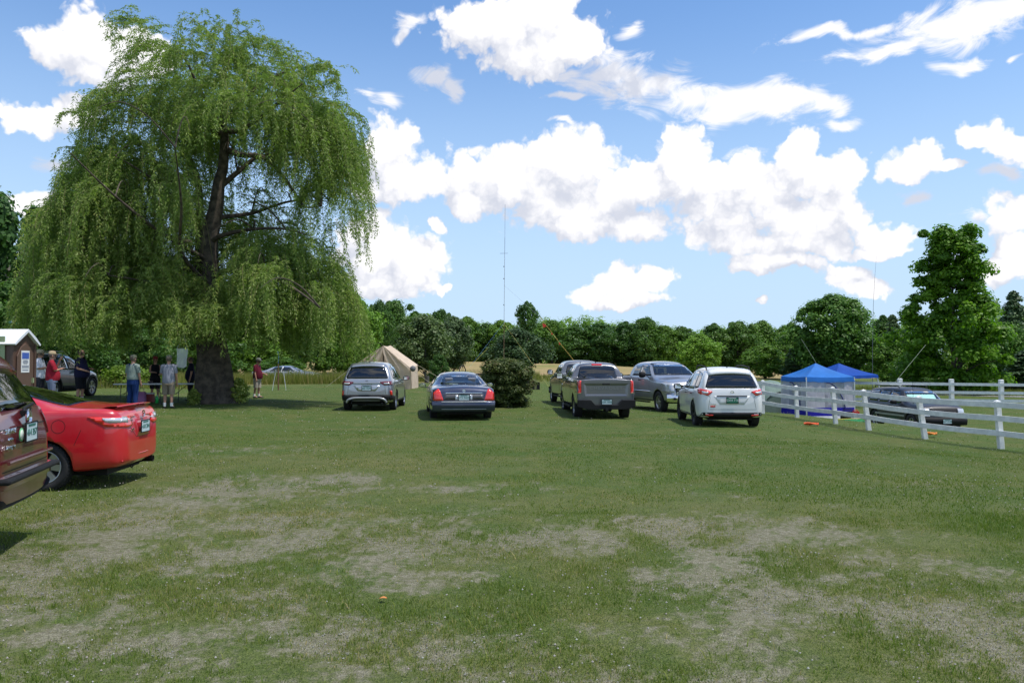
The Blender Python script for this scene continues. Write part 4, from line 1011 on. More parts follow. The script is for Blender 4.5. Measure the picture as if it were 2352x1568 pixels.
# --- silver crossover parked beside the canvas tent (seen from behind)
def car_silver_crossover():
    g = gp(852, 28.4)
    c = Car('silver_crossover', SUV, paint('silver_paint', (.40, .41, .43), .75, .3), (g.x, g.y, g.z), 91.5, 'silver crossover seen from behind with a roof aerial, parked beside the tan canvas tent', 'car')
    c.arches(.35, 2.70, .93); suv_cabin(c)
    c.windows(SIDEW, [(-.73,1.12),(.73,1.12),(.58,1.53),(-.58,1.53)], [(-.66,1.16),(.66,1.16),(.54,1.55),(-.54,1.55)], -.3, 1.6, gf='glassd')
    c.patch('tail_light', [(.44,1.00),(.84,1.03),(.86,.90),(.60,.88),(.50,.93)], 'rear', K['reddark'], .02, .03, mirror=True, cell=.06)
    c.patch('reversing_lens', [(.57,.965),(.76,.975),(.78,.93),(.62,.92)], 'rear', K['clear'], .026, .015, mirror=True, cell=.06)
    c.patch('light_band', [(-.44,1.0),(.44,1.0),(.50,.93),(-.50,.93)], 'rear', c.paint, .012, .01)
    c.patch('lower_bumper', [(-.84,.56),(.84,.56),(.88,.30),(.6,.2),(-.6,.2),(-.88,.30)], 'rear', K['trim'], .012, .03)
    c.patch('bumper_corner', [(-.90,.56),(-.40,.50),(-.42,.30),(-.90,.30)], 'L', K['trim'], .010, .03, mirror=True)
    c.patch('side_cladding', [(.42,.36),(2.3,.36),(2.3,.26),(.42,.26)], 'L', K['trim'], .01, .02, mirror=True)
    c.patch('plate_recess', [(-.45,.88),(.45,.88),(.30,.68),(-.30,.68)], 'rear', paint('silver_recess', (.46, .47, .49), .75, .3), .004, .02)
    c.patch('reflector', [(.78,.70),(.85,.71),(.86,.53),(.81,.53)], 'rear', K['red'], .015, .015, mirror=True)
    b = MB(); pts = [(-.985, y, .40+.06*(1-(abs(y)/.62)**6)) for y in np.linspace(-.64, .64, 21)]; b.tube([(-.95, -.68, .30)]+pts+[(-.95, .68, .30)], .034, 8); b.build('bumper_trim', K['silver'], c.root)
    for y in (-.52, .52): c.exhaust(-.93, y, .33, .05)
    c.plate(-.985, .79, '502 7537'); c.letters('lettering', 'ESCAPE', .055, -.957, 0, .93, K['chrome'], tilt=-.05, sp=1.1).scale = (1.9, 1, 1)
    c.badge(-1, -.965, 0, 1.045, .05, K['trim'], False)
    c.line('tailgate_seam', [[(-.70,1.56),(-.76,1.0),(-.62,.86),(-.66,.56),(.66,.56),(.62,.86),(.76,1.0),(.70,1.56)]], 'rear')
    c.line('door_seam', [[(.98,1.05),(.96,.34)],[(1.98,1.04),(2.0,.36)],[(.30,.36),(.02,.62),(.0,1.05)]], 'L', mirror=True)
    for hx in (1.12, .18):
        for sg in (1, -1): b = MB(); b.box((hx, sg*.945, .92), (.16, .03, .025)); b.build('door_handle', K['chrome'], c.root)
    c.patch('roof_spoiler', [(-.66,-.58),(-.66,.58),(-.45,.60),(-.45,-.60)], 'top', c.paint, .03, .03)
    b = MB(); b.box((-.25, 0, 1.69), (.14, .05, .03), taper=.5); b.tube([(-.25, 0, 1.69), (-.36, 0, 2.08)], .006, 5); b.build('aerial', K['trim'], c.root)
    b = MB(); b.tube([(-.86, 0, 1.14), (-.83, .25, 1.17), (-.80, .42, 1.21)], .013, 6); b.build('rear_wiper', K['trim'], c.root)
    c.wheelset('alloy', 5, .23, .68); c.mirrors(1.72, 1.08, .90, K['trim'], (.14, .25, .17)); c.seats((.4, 1.3)); c.dash(2.0, 1.0); c.underside(-.7, 3.3, .6, .22, .3); c.finish()
car_silver_crossover()

# --- white crossover with roof rails
def car_white_crossover():
    g = gp(1664, 23.1)
    c = Car('white_crossover', SUV, paint('white_car_paint', (.74, .74, .73), 0, .3), (g.x, g.y, g.z-.02), 87, 'white crossover with black roof rails and green number plate nearest the white fence', 'car')
    c.arches(.36, 2.70, .93); suv_cabin(c)
    c.windows(SIDEW, [(-.73,1.11),(.73,1.11),(.57,1.53),(-.57,1.53)], [(-.66,1.16),(.66,1.16),(.54,1.55),(-.54,1.55)], -.3, 1.6, gs='glassm', gr='glassd', gf='glassm')
    c.patch('tail_light', [(.52,1.01),(.86,1.10),(.88,.97),(.66,.90)], 'rear', K['red'], .02, .03, mirror=True, cell=.06)
    c.patch('light_lens', [(.62,1.00),(.80,1.03),(.80,.97),(.68,.945)], 'rear', K['clear'], .026, .015, mirror=True, cell=.06)
    c.patch('tail_light_side', [(-.86,1.0),(-.58,1.08),(-.62,.98),(-.84,.93)], 'L', K['red'], .012, .02, mirror=True)
    c.patch('lower_bumper', [(-.82,.44),(.82,.44),(.86,.28),(.6,.2),(-.6,.2),(-.86,.28)], 'rear', K['trim'], .012, .05)
    c.patch('plate_recess', [(-.50,.90),(.50,.90),(.34,.66),(-.34,.66)], 'rear', K['white'], .003, .03)
    c.patch('trim_strip', [(-.42,.905),(.42,.905),(.42,.88),(-.42,.88)], 'rear', K['trim'], .014, .006)
    c.patch('reflector', [(.52,.38),(.72,.385),(.72,.355),(.52,.35)], 'rear', K['red'], .02, .008, mirror=True)
    c.patch('sticker', [(.46,.625),(.60,.625),(.60,.585),(.46,.585)], 'rear', K['red'], .006, .004)
    c.plate(-.985, .78, 'GVH 716', m='plategreen', tm='platewhite'); c.letters('lettering', 'ROGUE', .045, -.962, .52, .66, K['chrome'])
    c.badge(-1, -.968, 0, .985, .055, K['chrome'])
    c.line('tailgate_seam', [[(-.70,1.56),(-.76,1.0),(-.60,.86),(-.66,.52),(.66,.52),(.60,.86),(.76,1.0),(.70,1.56)]], 'rear')
    c.line('door_seam', [[(.98,1.05),(.96,.34)],[(1.98,1.04),(2.0,.36)],[(.30,.36),(.02,.62),(.0,1.05)]], 'L', mirror=True)
    for hx in (1.12, .18):
        for sg in (1, -1): b = MB(); b.box((hx, sg*.945, .94), (.16, .03, .025)); b.build('door_handle', K['trim'], c.root)
    for sg in (1, -1):
        b = MB(); b.tube([(-.42, sg*.60, 1.62), (-.36, sg*.60, 1.70), (.4, sg*.60, 1.745), (1.1, sg*.59, 1.73), (1.3, sg*.58, 1.65)], .019, 8); b.build('roof_rail', K['trim'], c.root)
    c.patch('roof_spoiler', [(-.68,-.58),(-.68,.58),(-.45,.60),(-.45,-.60)], 'top', c.paint, .03, .03)
    b = MB(); b.box((-.3, 0, 1.69), (.12, .04, .05), taper=.3); b.build('aerial', K['trim'], c.root)
    b = MB(); b.tube([(-.87, 0, 1.14), (-.85, -.2, 1.15), (-.84, -.38, 1.16)], .013, 6); b.build('rear_wiper', K['trim'], c.root)
    for nm, pts in (('side_cladding', [(.42,.34),(2.3,.34),(2.3,.26),(.42,.26)]),): c.patch(nm, pts, 'L', K['trim'], .01, .02, mirror=True)
    c.wheelset('dark', 5, .23, .66); c.mirrors(1.72, 1.08, .90, K['trim'], (.14, .26, .18)); c.seats((.4, 1.3), m='seat_light'); c.dash(2.0, 1.0); c.underside(-.7, 3.3, .6, .22, .3); c.finish()
car_white_crossover()

# --- blue grey crossover far left
def car_blue_crossover():
    c = Car('blue_grey_crossover', SUV, paint('blue_grey_paint', (.045, .06, .10), .5, .3), (-17.6, 29.1, gz(-17, 30)), 91, 'dark blue grey crossover with black wheel arches behind the men by the portable toilet', 'car')
    c.arches(.36, 2.70, .93); suv_cabin(c)
    c.windows(SIDEW, [(-.70,1.13),(.70,1.13),(.57,1.52),(-.57,1.52)], [(-.66,1.16),(.66,1.16),(.54,1.55),(-.54,1.55)], -.3, 1.6)
    c.patch('tail_light', [(.56,1.02),(.86,1.06),(.88,.93),(.66,.90)], 'rear', K['red'], .02, .03, mirror=True)
    for x in (0, 2.7):
        outer = [(x+.50*cos(a), .36+.50*sin(a)) for a in np.linspace(-.25, pi+.25, 15)]; inner_ = [(x+.41*cos(a), .36+.41*sin(a)) for a in np.linspace(pi+.25, -.25, 15)]
        c.patch('arch_cladding', outer+inner_, 'L', K['trim'], .012, 0, mirror=True)
    c.patch('side_cladding', [(.5,.46),(2.2,.46),(2.2,.26),(.5,.26)], 'L', K['trim'], .012, .02, mirror=True)
    c.patch('lower_bumper', [(-.82,.56),(.82,.56),(.86,.28),(-.86,.28)], 'rear', K['trim'], .012, .05)
    c.line('door_seam', [[(.98,1.05),(.96,.34)],[(1.98,1.04),(2.0,.36)],[(.30,.36),(.02,.62),(.0,1.05)]], 'L', mirror=True)
    for hx in (1.12, .18):
        for sg in (1, -1): b = MB(); b.box((hx, sg*.945, .94), (.16, .03, .03)); b.build('door_handle', K['trim'], c.root)
    for sg in (1, -1):
        b = MB(); b.tube([(-.42, sg*.60, 1.62), (-.36, sg*.60, 1.70), (.4, sg*.60, 1.745), (1.1, sg*.59, 1.73), (1.3, sg*.58, 1.65)], .02, 8); b.build('roof_rail', K['silver'], c.root)
    c.plate(-.975, .80, '431 8829')
    c.wheelset('twin', 5, .23, .70); c.mirrors(1.72, 1.08, .90, K['trim'], (.14, .26, .18)); c.seats((.4, 1.3)); c.dash(2.0, 1.0); c.underside(-.7, 3.3, .6, .22, .3); c.finish()
car_blue_crossover()

# --- dark red estate cut by the left edge
def car_dark_red():
    sp = dict(SUV)
    sp['top'] = [(-1.0,.62),(-.98,.95),(-.94,1.06),(-.85,1.22),(-.66,1.55),(-.52,1.66),(-.3,1.69),(.5,1.71),(1.2,1.68),(1.5,1.60),(2.2,1.13),(2.4,1.07),(3.1,.97),(3.4,.82),(3.5,.58)]
    sp['belt'] = [(-1.0,.6),(-.98,.90),(-.9,1.02),(-.5,1.06),(1.6,1.0),(2.3,.97),(3.1,.88),(3.4,.76),(3.5,.55)]
    sp['plan'] = [(-1.0,.66),(-.96,.77),(-.80,.85),(-.4,.885),(1,.89),(2.6,.89),(3.1,.83),(3.4,.7),(3.5,.5)]
    sp['wt'] = [(-1.0,.62),(-.95,.72),(-.8,.70),(-.6,.62),(.5,.62),(1.5,.6),(2.2,.72),(3.1,.66),(3.4,.56),(3.5,.4)]
    sp['X'] = [-1.0,-.98,-.91,-.80,-.66,-.50,-.28,.3,.9,1.3,1.5,1.85,2.18,2.4,2.8,3.1,3.35,3.45,3.5]
    c = Car('dark_red_wagon', sp, paint('dark_red_paint', (.135, .012, .018), .3, .3), (-5.27, 6.84, .13), 196, 'dark maroon wagon cut off by the left edge, round green sticker by its plate', 'car')
    c.arches(.34, 2.61, .885); suv_cabin(c, x0=-.66, roof=1.63)
    c.windows(SIDEW, [(-.68,1.13),(.68,1.13),(.55,1.57),(-.55,1.57)], [(-.62,1.15),(.62,1.15),(.52,1.56),(-.52,1.56)], -.3, 1.5)
    c.patch('tail_light', [(.62,1.08),(.84,1.16),(.87,.88),(.68,.86)], 'rear', K['reddark'], .015, .03, mirror=True, cell=.06)
    c.patch('step_bumper', [(-.84,.60),(.84,.60),(.86,.50),(-.86,.50)], 'rear', c.paint, .03, .03)
    c.patch('lower_bumper', [(-.86,.50),(-.66,.42),(-.5,.34),(.5,.34),(.66,.42),(.86,.50),(.84,.22),(-.84,.22)], 'rear', K['trim'], .03, .03)
    b = MB(); b.box((-1.0, 0, .575), (.16, 1.50, .05)); b.build('bumper_step', K['trim'], c.root, bevel=.02)
    b = MB(); b.tube([(-1.03, y, .715+.0*y) for y in np.linspace(-.62, .62, 9)], .016, 6); b.build('tailgate_trim', c.paint, c.root)
    c.line('tailgate_seam', [[(-.70,1.60),(-.75,1.0),(-.70,.64),(.70,.64),(.75,1.0),(.70,1.60)],[(-.74,.98),(.74,.98)]], 'rear', w=.010)
    c.plate(-1.025, .93, '414 357', y=0)
    b = MB(); b.lathe([(.001, -.003), (.058, -.003), (.058, .003), (.001, .003)], 24, (-1.012, .24, .92), 'x'); o = b.build('round_sticker', mat('sticker_green', (.10, .38, .16), .4), c.root)
    b = MB(); b.lathe([(.001, -.004), (.043, -.004), (.043, .004), (.001, .004)], 24, (-1.0135, .24, .92), 'x'); b.build('sticker_disc', mat('sticker_white', (.62, .66, .55), .4), o)
    c.letters('lettering', 'SUBARU', .062, -1.012, .52, .97, K['chrome'], sp=1.1); c.letters('lettering', 'AWD', .045, -1.012, .52, .90, K['chrome']); c.letters('lettering', 'FORESTER', .05, -1.012, .50, .83, K['chrome'])
    b = MB(); b.lathe([(.075, -.008), (.075, .006), (.058, .008), (.055, -.004), (.001, -.004)], 24, (-1.0, 0, 1.055), 'x'); b.build('badge', K['chrome'], c.root)
    b = MB(); b.tube([(-.95, -.05, 1.10), (-.935, -.1, 1.13), (-.92, -.42, 1.16)], .014, 6); b.box((-.96, -.05, 1.09), (.06, .10, .05)); b.build('rear_wiper', K['trim'], c.root)
    c.patch('roof_spoiler', [(-.72,-.56),(-.72,.56),(-.45,.58),(-.45,-.58)], 'top', c.paint, .035, .03)
    for sg in (1, -1):
        b = MB(); b.tube([(-.42, sg*.57, 1.66), (-.36, sg*.57, 1.74), (.4, sg*.57, 1.77), (1.1, sg*.56, 1.75), (1.3, sg*.55, 1.66)], .019, 8); b.build('roof_rail', K['trim'], c.root)
    c.wheelset('alloy', 5, .22, .66); c.mirrors(1.66, 1.06, .86, c.paint, (.14, .24, .16)); c.seats((.4, 1.3)); c.dash(1.95, 1.0); c.underside(-.7, 3.2, .55, .22, .3); c.finish()
car_dark_red()

# --- bright red coupe
COUPE = dict(
 top=[(-.96,.52),(-.95,.72),(-.93,.91),(-.86,1.035),(-.78,1.07),(-.60,1.08),(-.25,1.085),(.05,1.15),(.45,1.285),(.8,1.36),(1.2,1.39),(1.55,1.37),(1.85,1.28),(2.35,1.02),(2.5,.96),(3.1,.86),(3.35,.72),(3.45,.5)],
 belt=[(-.96,.50),(-.95,.70),(-.93,.89),(-.86,1.0),(-.6,1.04),(-.2,1.05),(.6,1.0),(1.6,.95),(2.4,.90),(3.1,.78),(3.35,.66),(3.45,.48)],
 bot=[(-.96,.34),(-.85,.27),(-.4,.22),(1,.19),(2.6,.19),(3.2,.22),(3.45,.3)],
 plan=[(-.96,.52),(-.93,.66),(-.85,.77),(-.65,.84),(-.3,.872),(1,.875),(2.6,.87),(3.1,.80),(3.35,.66),(3.45,.45)],
 wt=[(-.96,.48),(-.93,.60),(-.85,.68),(-.6,.72),(-.2,.70),(.3,.60),(.8,.54),(1.5,.54),(1.85,.58),(2.35,.70),(3.1,.64),(3.35,.5),(3.45,.35)],
 X=[-.96,-.95,-.92,-.85,-.76,-.6,-.3,0,.3,.6,.9,1.25,1.55,1.85,2.12,2.38,2.55,2.9,3.15,3.33,3.41,3.45])
def car_red_coupe():
    c = Car('red_coupe', COUPE, paint('red_paint', (.52, .008, .018), .0, .28), (-6.19, 11.25, .0), 186, 'bright red two door coupe with a low boot spoiler parked behind the dark maroon wagon', 'car')
    c.arches(.315, 2.65, .865, extra=.045)
    c.cabin([(.0,.45),(2.2,.45),(2.2,.90),(-.1,.98)], [(-.12,.95),(2.15,.95),(1.6,1.31),(.8,1.32)], .68, .50)
    c.windows([[(2.0,1.0),(1.55,1.28),(.92,1.32),(.72,1.03)],[(.66,1.04),(.84,1.31),(.52,1.25),(.12,1.10)]], None, [(-.60,1.05),(.60,1.05),(.46,1.31),(-.46,1.31)], 0, 1.6, gs='glassd', gf='glassm')
    # the long sloping rear glass, cut from above
    rg = [(-.18,.60),(.78,.49),(.80,0),(.78,-.49),(-.18,-.60),(-.22,0)]
    b = MB(); b.prism(rpoly(rg, .05), 1.0, 2.0, 'z'); c.cut(b); c.patch('rear_window', rg, 'top', K['glassd'], .003, .05, skirt=.012)
    c.patch('tail_light', [(.42,.95),(.78,.955),(.80,.83),(.46,.80),(.36,.84)], 'rear', K['red'], .010, .02, mirror=True, cell=.05)
    c.patch('tail_light_side', [(-.91,.955),(-.52,.965),(-.60,.92),(-.74,.84),(-.925,.82)], 'L', K['red'], .010, .02, mirror=True, cell=.05)
    c.patch('reversing_lens', [(-.925,.885),(-.90,.945),(-.70,.95),(-.73,.905),(-.80,.885)], 'L', K['clear'], .016, .01, mirror=True, cell=.04)
    c.patch('reversing_lens', [(.50,.95),(.66,.955),(.70,.89),(.52,.87)], 'rear', K['clear'], .015, .01, mirror=True, cell=.05)
    c.patch('plate_recess', [(-.25,.90),(.25,.90),(.22,.66),(-.22,.66)], 'rear', paint('red_recess', (.40, .008, .016), 0, .3), .002, .02)
    c.plate(-.985, .79, '418 204'); c.letters('lettering', 'CIVIC', .045, -.955, .40, .77, K['chrome']); c.badge(-1, -.955, 0, .965, .05, K['chrome'])
    b = MB(); P = []
    for t in np.linspace(-1, 1, 17):
        y = t*.64; x = -.88+.08*t*t; z = 1.105-.02*t*t; P.append([Vector((x+.22, y, z-.035)), Vector((x+.10, y, z+.004)), Vector((x-.03, y, z+.012)), Vector((x-.035, y, z-.002)), Vector((x+.06, y, z-.03)), Vector((x+.22, y, z-.05))])
    b.grid(P); b.build('boot_spoiler', c.paint, c.root)
    b = MB(); b.box((-.91, 0, 1.10), (.03, .22, .018)); b.build('brake_light', K['reddark'], c.root)
    c.line('boot_seam', [[(-.62,1.02),(-.48,.82),(-.26,.66),(.26,.66),(.48,.82),(.62,1.02)]], 'rear', w=.007)
    c.line('bumper_seam', [[(-.46,.80),(-.42,.70),(-.38,.60)]], 'L', mirror=True, w=.006)
    c.line('door_seam', [[(.70,1.02),(.62,.60),(.72,.30)],[(2.0,.98),(2.05,.32)]], 'L', mirror=True)
    fl_ = [(-.18+.085*cos(a), .845+.085*sin(a)) for a in np.linspace(0, 2*pi, 25)]; c.line('fuel_flap', [fl_], 'L', w=.006)
    b = MB(); b.tube([(-.955+.05*t*t, y, .42-.06*t**4) for t, y in ((k/8, k/8*.66) for k in range(-8, 9))], .011, 6); b.build('bumper_crease', c.paint, c.root)
    b = MB(); b.lathe([(.045, -.14), (.045, .10), (.036, .10), (.036, -.1)], 14, (-.80, -.48, .275), 'x'); b.box((-.66, -.48, .28), (.26, .28, .10)); b.build('exhaust', K['trim'], c.root)
    b = MB(); b.tube([(-.86, .15+.05*cos(a), .255+.035*sin(a)) for a in np.linspace(pi, 2*pi, 9)], .008, 6); b.build('tow_eye', K['trim'], c.root)
    c.wheelset('alloy', 7, .20, .68); c.mirrors(1.88, .98, .85, c.paint, (.13, .2, .13)); c.seats((.75, 1.35), .52); c.dash(2.0, .9, .62, -.36); c.underside(-.7, 3.1, .6, .18, .26); c.finish()
car_red_coupe()

# --- dark blue saloon
SALOON = dict(
 top=[(-1.33,.50),(-1.32,.72),(-1.28,.90),(-1.18,.985),(-.9,1.03),(-.35,1.06),(-.25,1.07),(.1,1.22),(.45,1.375),(.75,1.42),(1.2,1.44),(1.6,1.42),(1.8,1.38),(2.45,1.05),(2.6,1.01),(3.5,.92),(3.85,.8),(3.98,.55)],
 belt=[(-1.33,.48),(-1.32,.70),(-1.28,.86),(-1.15,.95),(-.35,.99),(1.6,.97),(2.5,.95),(3.5,.84),(3.85,.72),(3.98,.5)],
 bot=[(-1.33,.34),(-1.2,.27),(-.5,.22),(1,.2),(3,.2),(3.7,.24),(3.98,.32)],
 plan=[(-1.33,.80),(-1.30,.88),(-1.15,.945),(-.6,.98),(1,.99),(2.8,.98),(3.5,.93),(3.85,.82),(3.98,.62)],
 wt=[(-1.33,.74),(-1.28,.80),(-1.1,.80),(-.35,.76),(.1,.66),(.5,.60),(1.6,.60),(1.8,.62),(2.45,.76),(3.5,.74),(3.85,.66),(3.98,.5)],
 X=[-1.33,-1.32,-1.27,-1.16,-1.0,-.6,-.32,-.2,.1,.4,.7,1.2,1.6,1.85,2.15,2.45,2.65,3.1,3.5,3.8,3.93,3.98])
def saloon_cabin(c):
    c.cabin([(-.1,.45),(2.3,.45),(2.3,.95),(-.2,.97)], [(-.22,.95),(2.3,.95),(1.62,1.37),(.55,1.37)], .80, .57)
SALW = [[(2.12,1.02),(1.70,1.33),(1.22,1.36),(1.16,1.01)],[(1.08,1.01),(1.13,1.36),(.55,1.34),(.18,1.02)]]
def car_blue_saloon():
    g = gp(1058, 24.9)
    c = Car('blue_saloon', SALOON, paint('dark_blue_paint', (.028, .036, .075), .35, .3), (g.x, g.y, g.z-.03), 98, 'dark blue four door saloon with a chrome boot strip parked left of the round bush', 'car')
    c.arches(.335, 2.91, .965); saloon_cabin(c)
    c.windows(SALW, [(-.66,1.075),(.66,1.075),(.52,1.36),(-.52,1.36)], [(-.68,1.08),(.68,1.08),(.54,1.36),(-.54,1.36)], .3, 1.6, gs='glassm', gr='glassc', gf='glassc')
    c.patch('tail_light', [(.60,.62),(.90,.62),(.90,.84),(.76,.97),(.71,.93)], 'rear', K['red'], .012, .02, mirror=True, cell=.06)
    c.patch('light_band', [(-.58,.80),(.58,.80),(.60,.64),(-.60,.64)], 'rear', paint('band_paint', (.05, .05, .055), .5, .35), .008, .01)
    c.patch('reversing_lens', [(.17,.79),(.25,.79),(.25,.64),(.17,.64)], 'rear', K['clear'], .016, .01, mirror=True)
    b = MB(); b.tube([(-1.37, y, .845) for y in (-.54, -.2, .2, .54)], .018, 8); b.build('boot_strip', K['chrome'], c.root)
    b = MB(); b.lathe([(.048, -.008), (.048, .008), (.036, .01), (.030, -.002), (.001, -.002)], 20, (-1.335, 0, .915), 'x'); b.tube([(-1.345, .03, .90), (-1.35, 0, .925), (-1.345, -.03, .935)], .006, 5); b.build('badge', K['chrome'], c.root)
    b = MB(); P = []
    for y in np.linspace(-.93, .93, 21):
        x = -1.34+.10*(abs(y)/.93)**4; P.append([Vector((x+.1, y, .60)), Vector((x-.03, y, .60)), Vector((x-.055, y, .57)), Vector((x-.055, y, .40)), Vector((x-.02, y, .36)), Vector((x-.02, y, .34)), Vector((x+.1, y, .28))])
    b.grid(P); b.build('bumper', c.paint, c.root)
    b = MB()
    for z, w in ((.585, .018), (.40, .008), (.37, .008)): b.tube([(-1.39+.10*(abs(y)/.93)**4+(.0 if z > .5 else .01), y, z) for y in np.linspace(-.66, .66, 15)], w, 6)
    b.build('bumper_strip', K['silver'], c.root)
    c.plate(-1.38, .715, '173 9462'); c.line('boot_seam', [[(-.64,1.0),(-.60,.63),(.60,.63),(.64,1.0)]], 'rear')
    c.line('door_seam', [[(1.12,1.0),(1.10,.30)],[(2.1,1.0),(2.12,.30)],[(.40,.32),(.14,.62),(.10,1.0)]], 'L', mirror=True)
    for hx in (1.25, .3):
        for sg in (1, -1): b = MB(); b.box((hx, sg*.99, .88), (.16, .03, .025)); b.build('door_handle', K['chrome'], c.root)
    b = MB(); b.box((.0, 0, 1.0), (.45, 1.3, .03)); b.build('parcel_shelf', K['seat_light'], c.root)
    b = MB()
    for k in range(7): b.box((.02+random.uniform(-.1, .1), random.uniform(.15, .5), 1.04), (.16, .14, .05), Matrix.Rotation(random.uniform(0, 3), 3, 'Z') @ Matrix.Rotation(random.uniform(-.5, .5), 3, 'X'))
    b.build('papers_on_shelf', K['white'], c.root)
    c.wheelset('alloy', 8, .22, .66); c.mirrors(1.92, .98, .96, c.paint, (.13, .22, .14)); c.seats((.35, 1.45), .60, 'seat_light'); c.dash(2.2, .95, .78); c.underside(-1.0, 3.6, .65, .2, .28); c.finish()
car_blue_saloon()
def car_far_silver():
    g = gp(622, 62)
    c = Car('silver_car', SALOON, paint('far_silver_paint', (.45, .46, .48), .7, .3), (g.x, g.y, g.z), -2, 'silver car half hidden by tall grass beyond the man in the maroon shirt', 'car')
    c.arches(.335, 2.91, .965); saloon_cabin(c); c.windows(SALW, [(-.66,1.075),(.66,1.075),(.52,1.36),(-.52,1.36)], [(-.68,1.08),(.68,1.08),(.54,1.36),(-.54,1.36)], .3, 1.6, gs='glassm', gr='glassm', gf='glassm')
    c.patch('tail_light', [(.60,.70),(.90,.70),(.90,.88),(.66,.90)], 'rear', K['red'], .012, .02, mirror=True); c.patch('headlight', [(.50,.62),(.84,.62),(.82,.76),(.55,.76)], 'front', K['clear'], .012, .02, mirror=True)
    c.line('door_seam', [[(1.12,1.0),(1.10,.30)],[(2.1,1.0),(2.12,.30)]], 'L', mirror=True)
    c.wheelset('alloy', 8, .22, .66); c.mirrors(1.92, .98, .96, c.paint); c.seats((.35, 1.45), .60); c.finish()
car_far_silver()

# --- pickups
def pickup_spec(L, wb, ro, W2, H, rail, hood):
    cr = .80; e = wb+.95
    return dict(
     top=[(-ro,rail-.02),(-ro+.02,rail),(cr-.12,rail+.01),(cr-.09,rail+.02),(cr-.02,H-.16),(cr+.12,H-.03),(1.5,H),(2.15,H-.02),(2.45,H-.10),(3.15,hood+.08),(3.3,hood+.03),(e-.35,hood-.05),(e-.08,hood-.16),(e,.7)],
     belt=[(-ro,rail-.04),(cr-.12,rail-.04),(cr,rail-.02),(2.5,rail-.03),(3.3,hood-.08),(e-.3,hood-.14),(e,.66)],
     bot=[(-ro,.50),(-ro+.1,.46),(1,.40),(wb,.38),(e,.42)],
     plan=[(-ro,W2-.03),(-ro+.05,W2-.01),(1,W2),(wb,W2),(e-.35,W2-.05),(e-.08,W2-.15),(e,W2-.25)],
     wt=[(-ro,W2-.06),(cr-.12,W2-.05),(cr-.08,W2-.08),(cr+.05,W2-.27),(1.5,W2-.28),(2.4,W2-.26),(3.15,W2-.12),(e-.3,W2-.14),(e,W2-.3)],
     X=[-ro,-ro+.03,-ro+.15,0,.4,cr-.16,cr-.10,cr-.06,cr,cr+.12,1.2,1.6,2.1,2.4,2.7,3.1,3.3,3.6,e-.4,e-.15,e-.04,e])
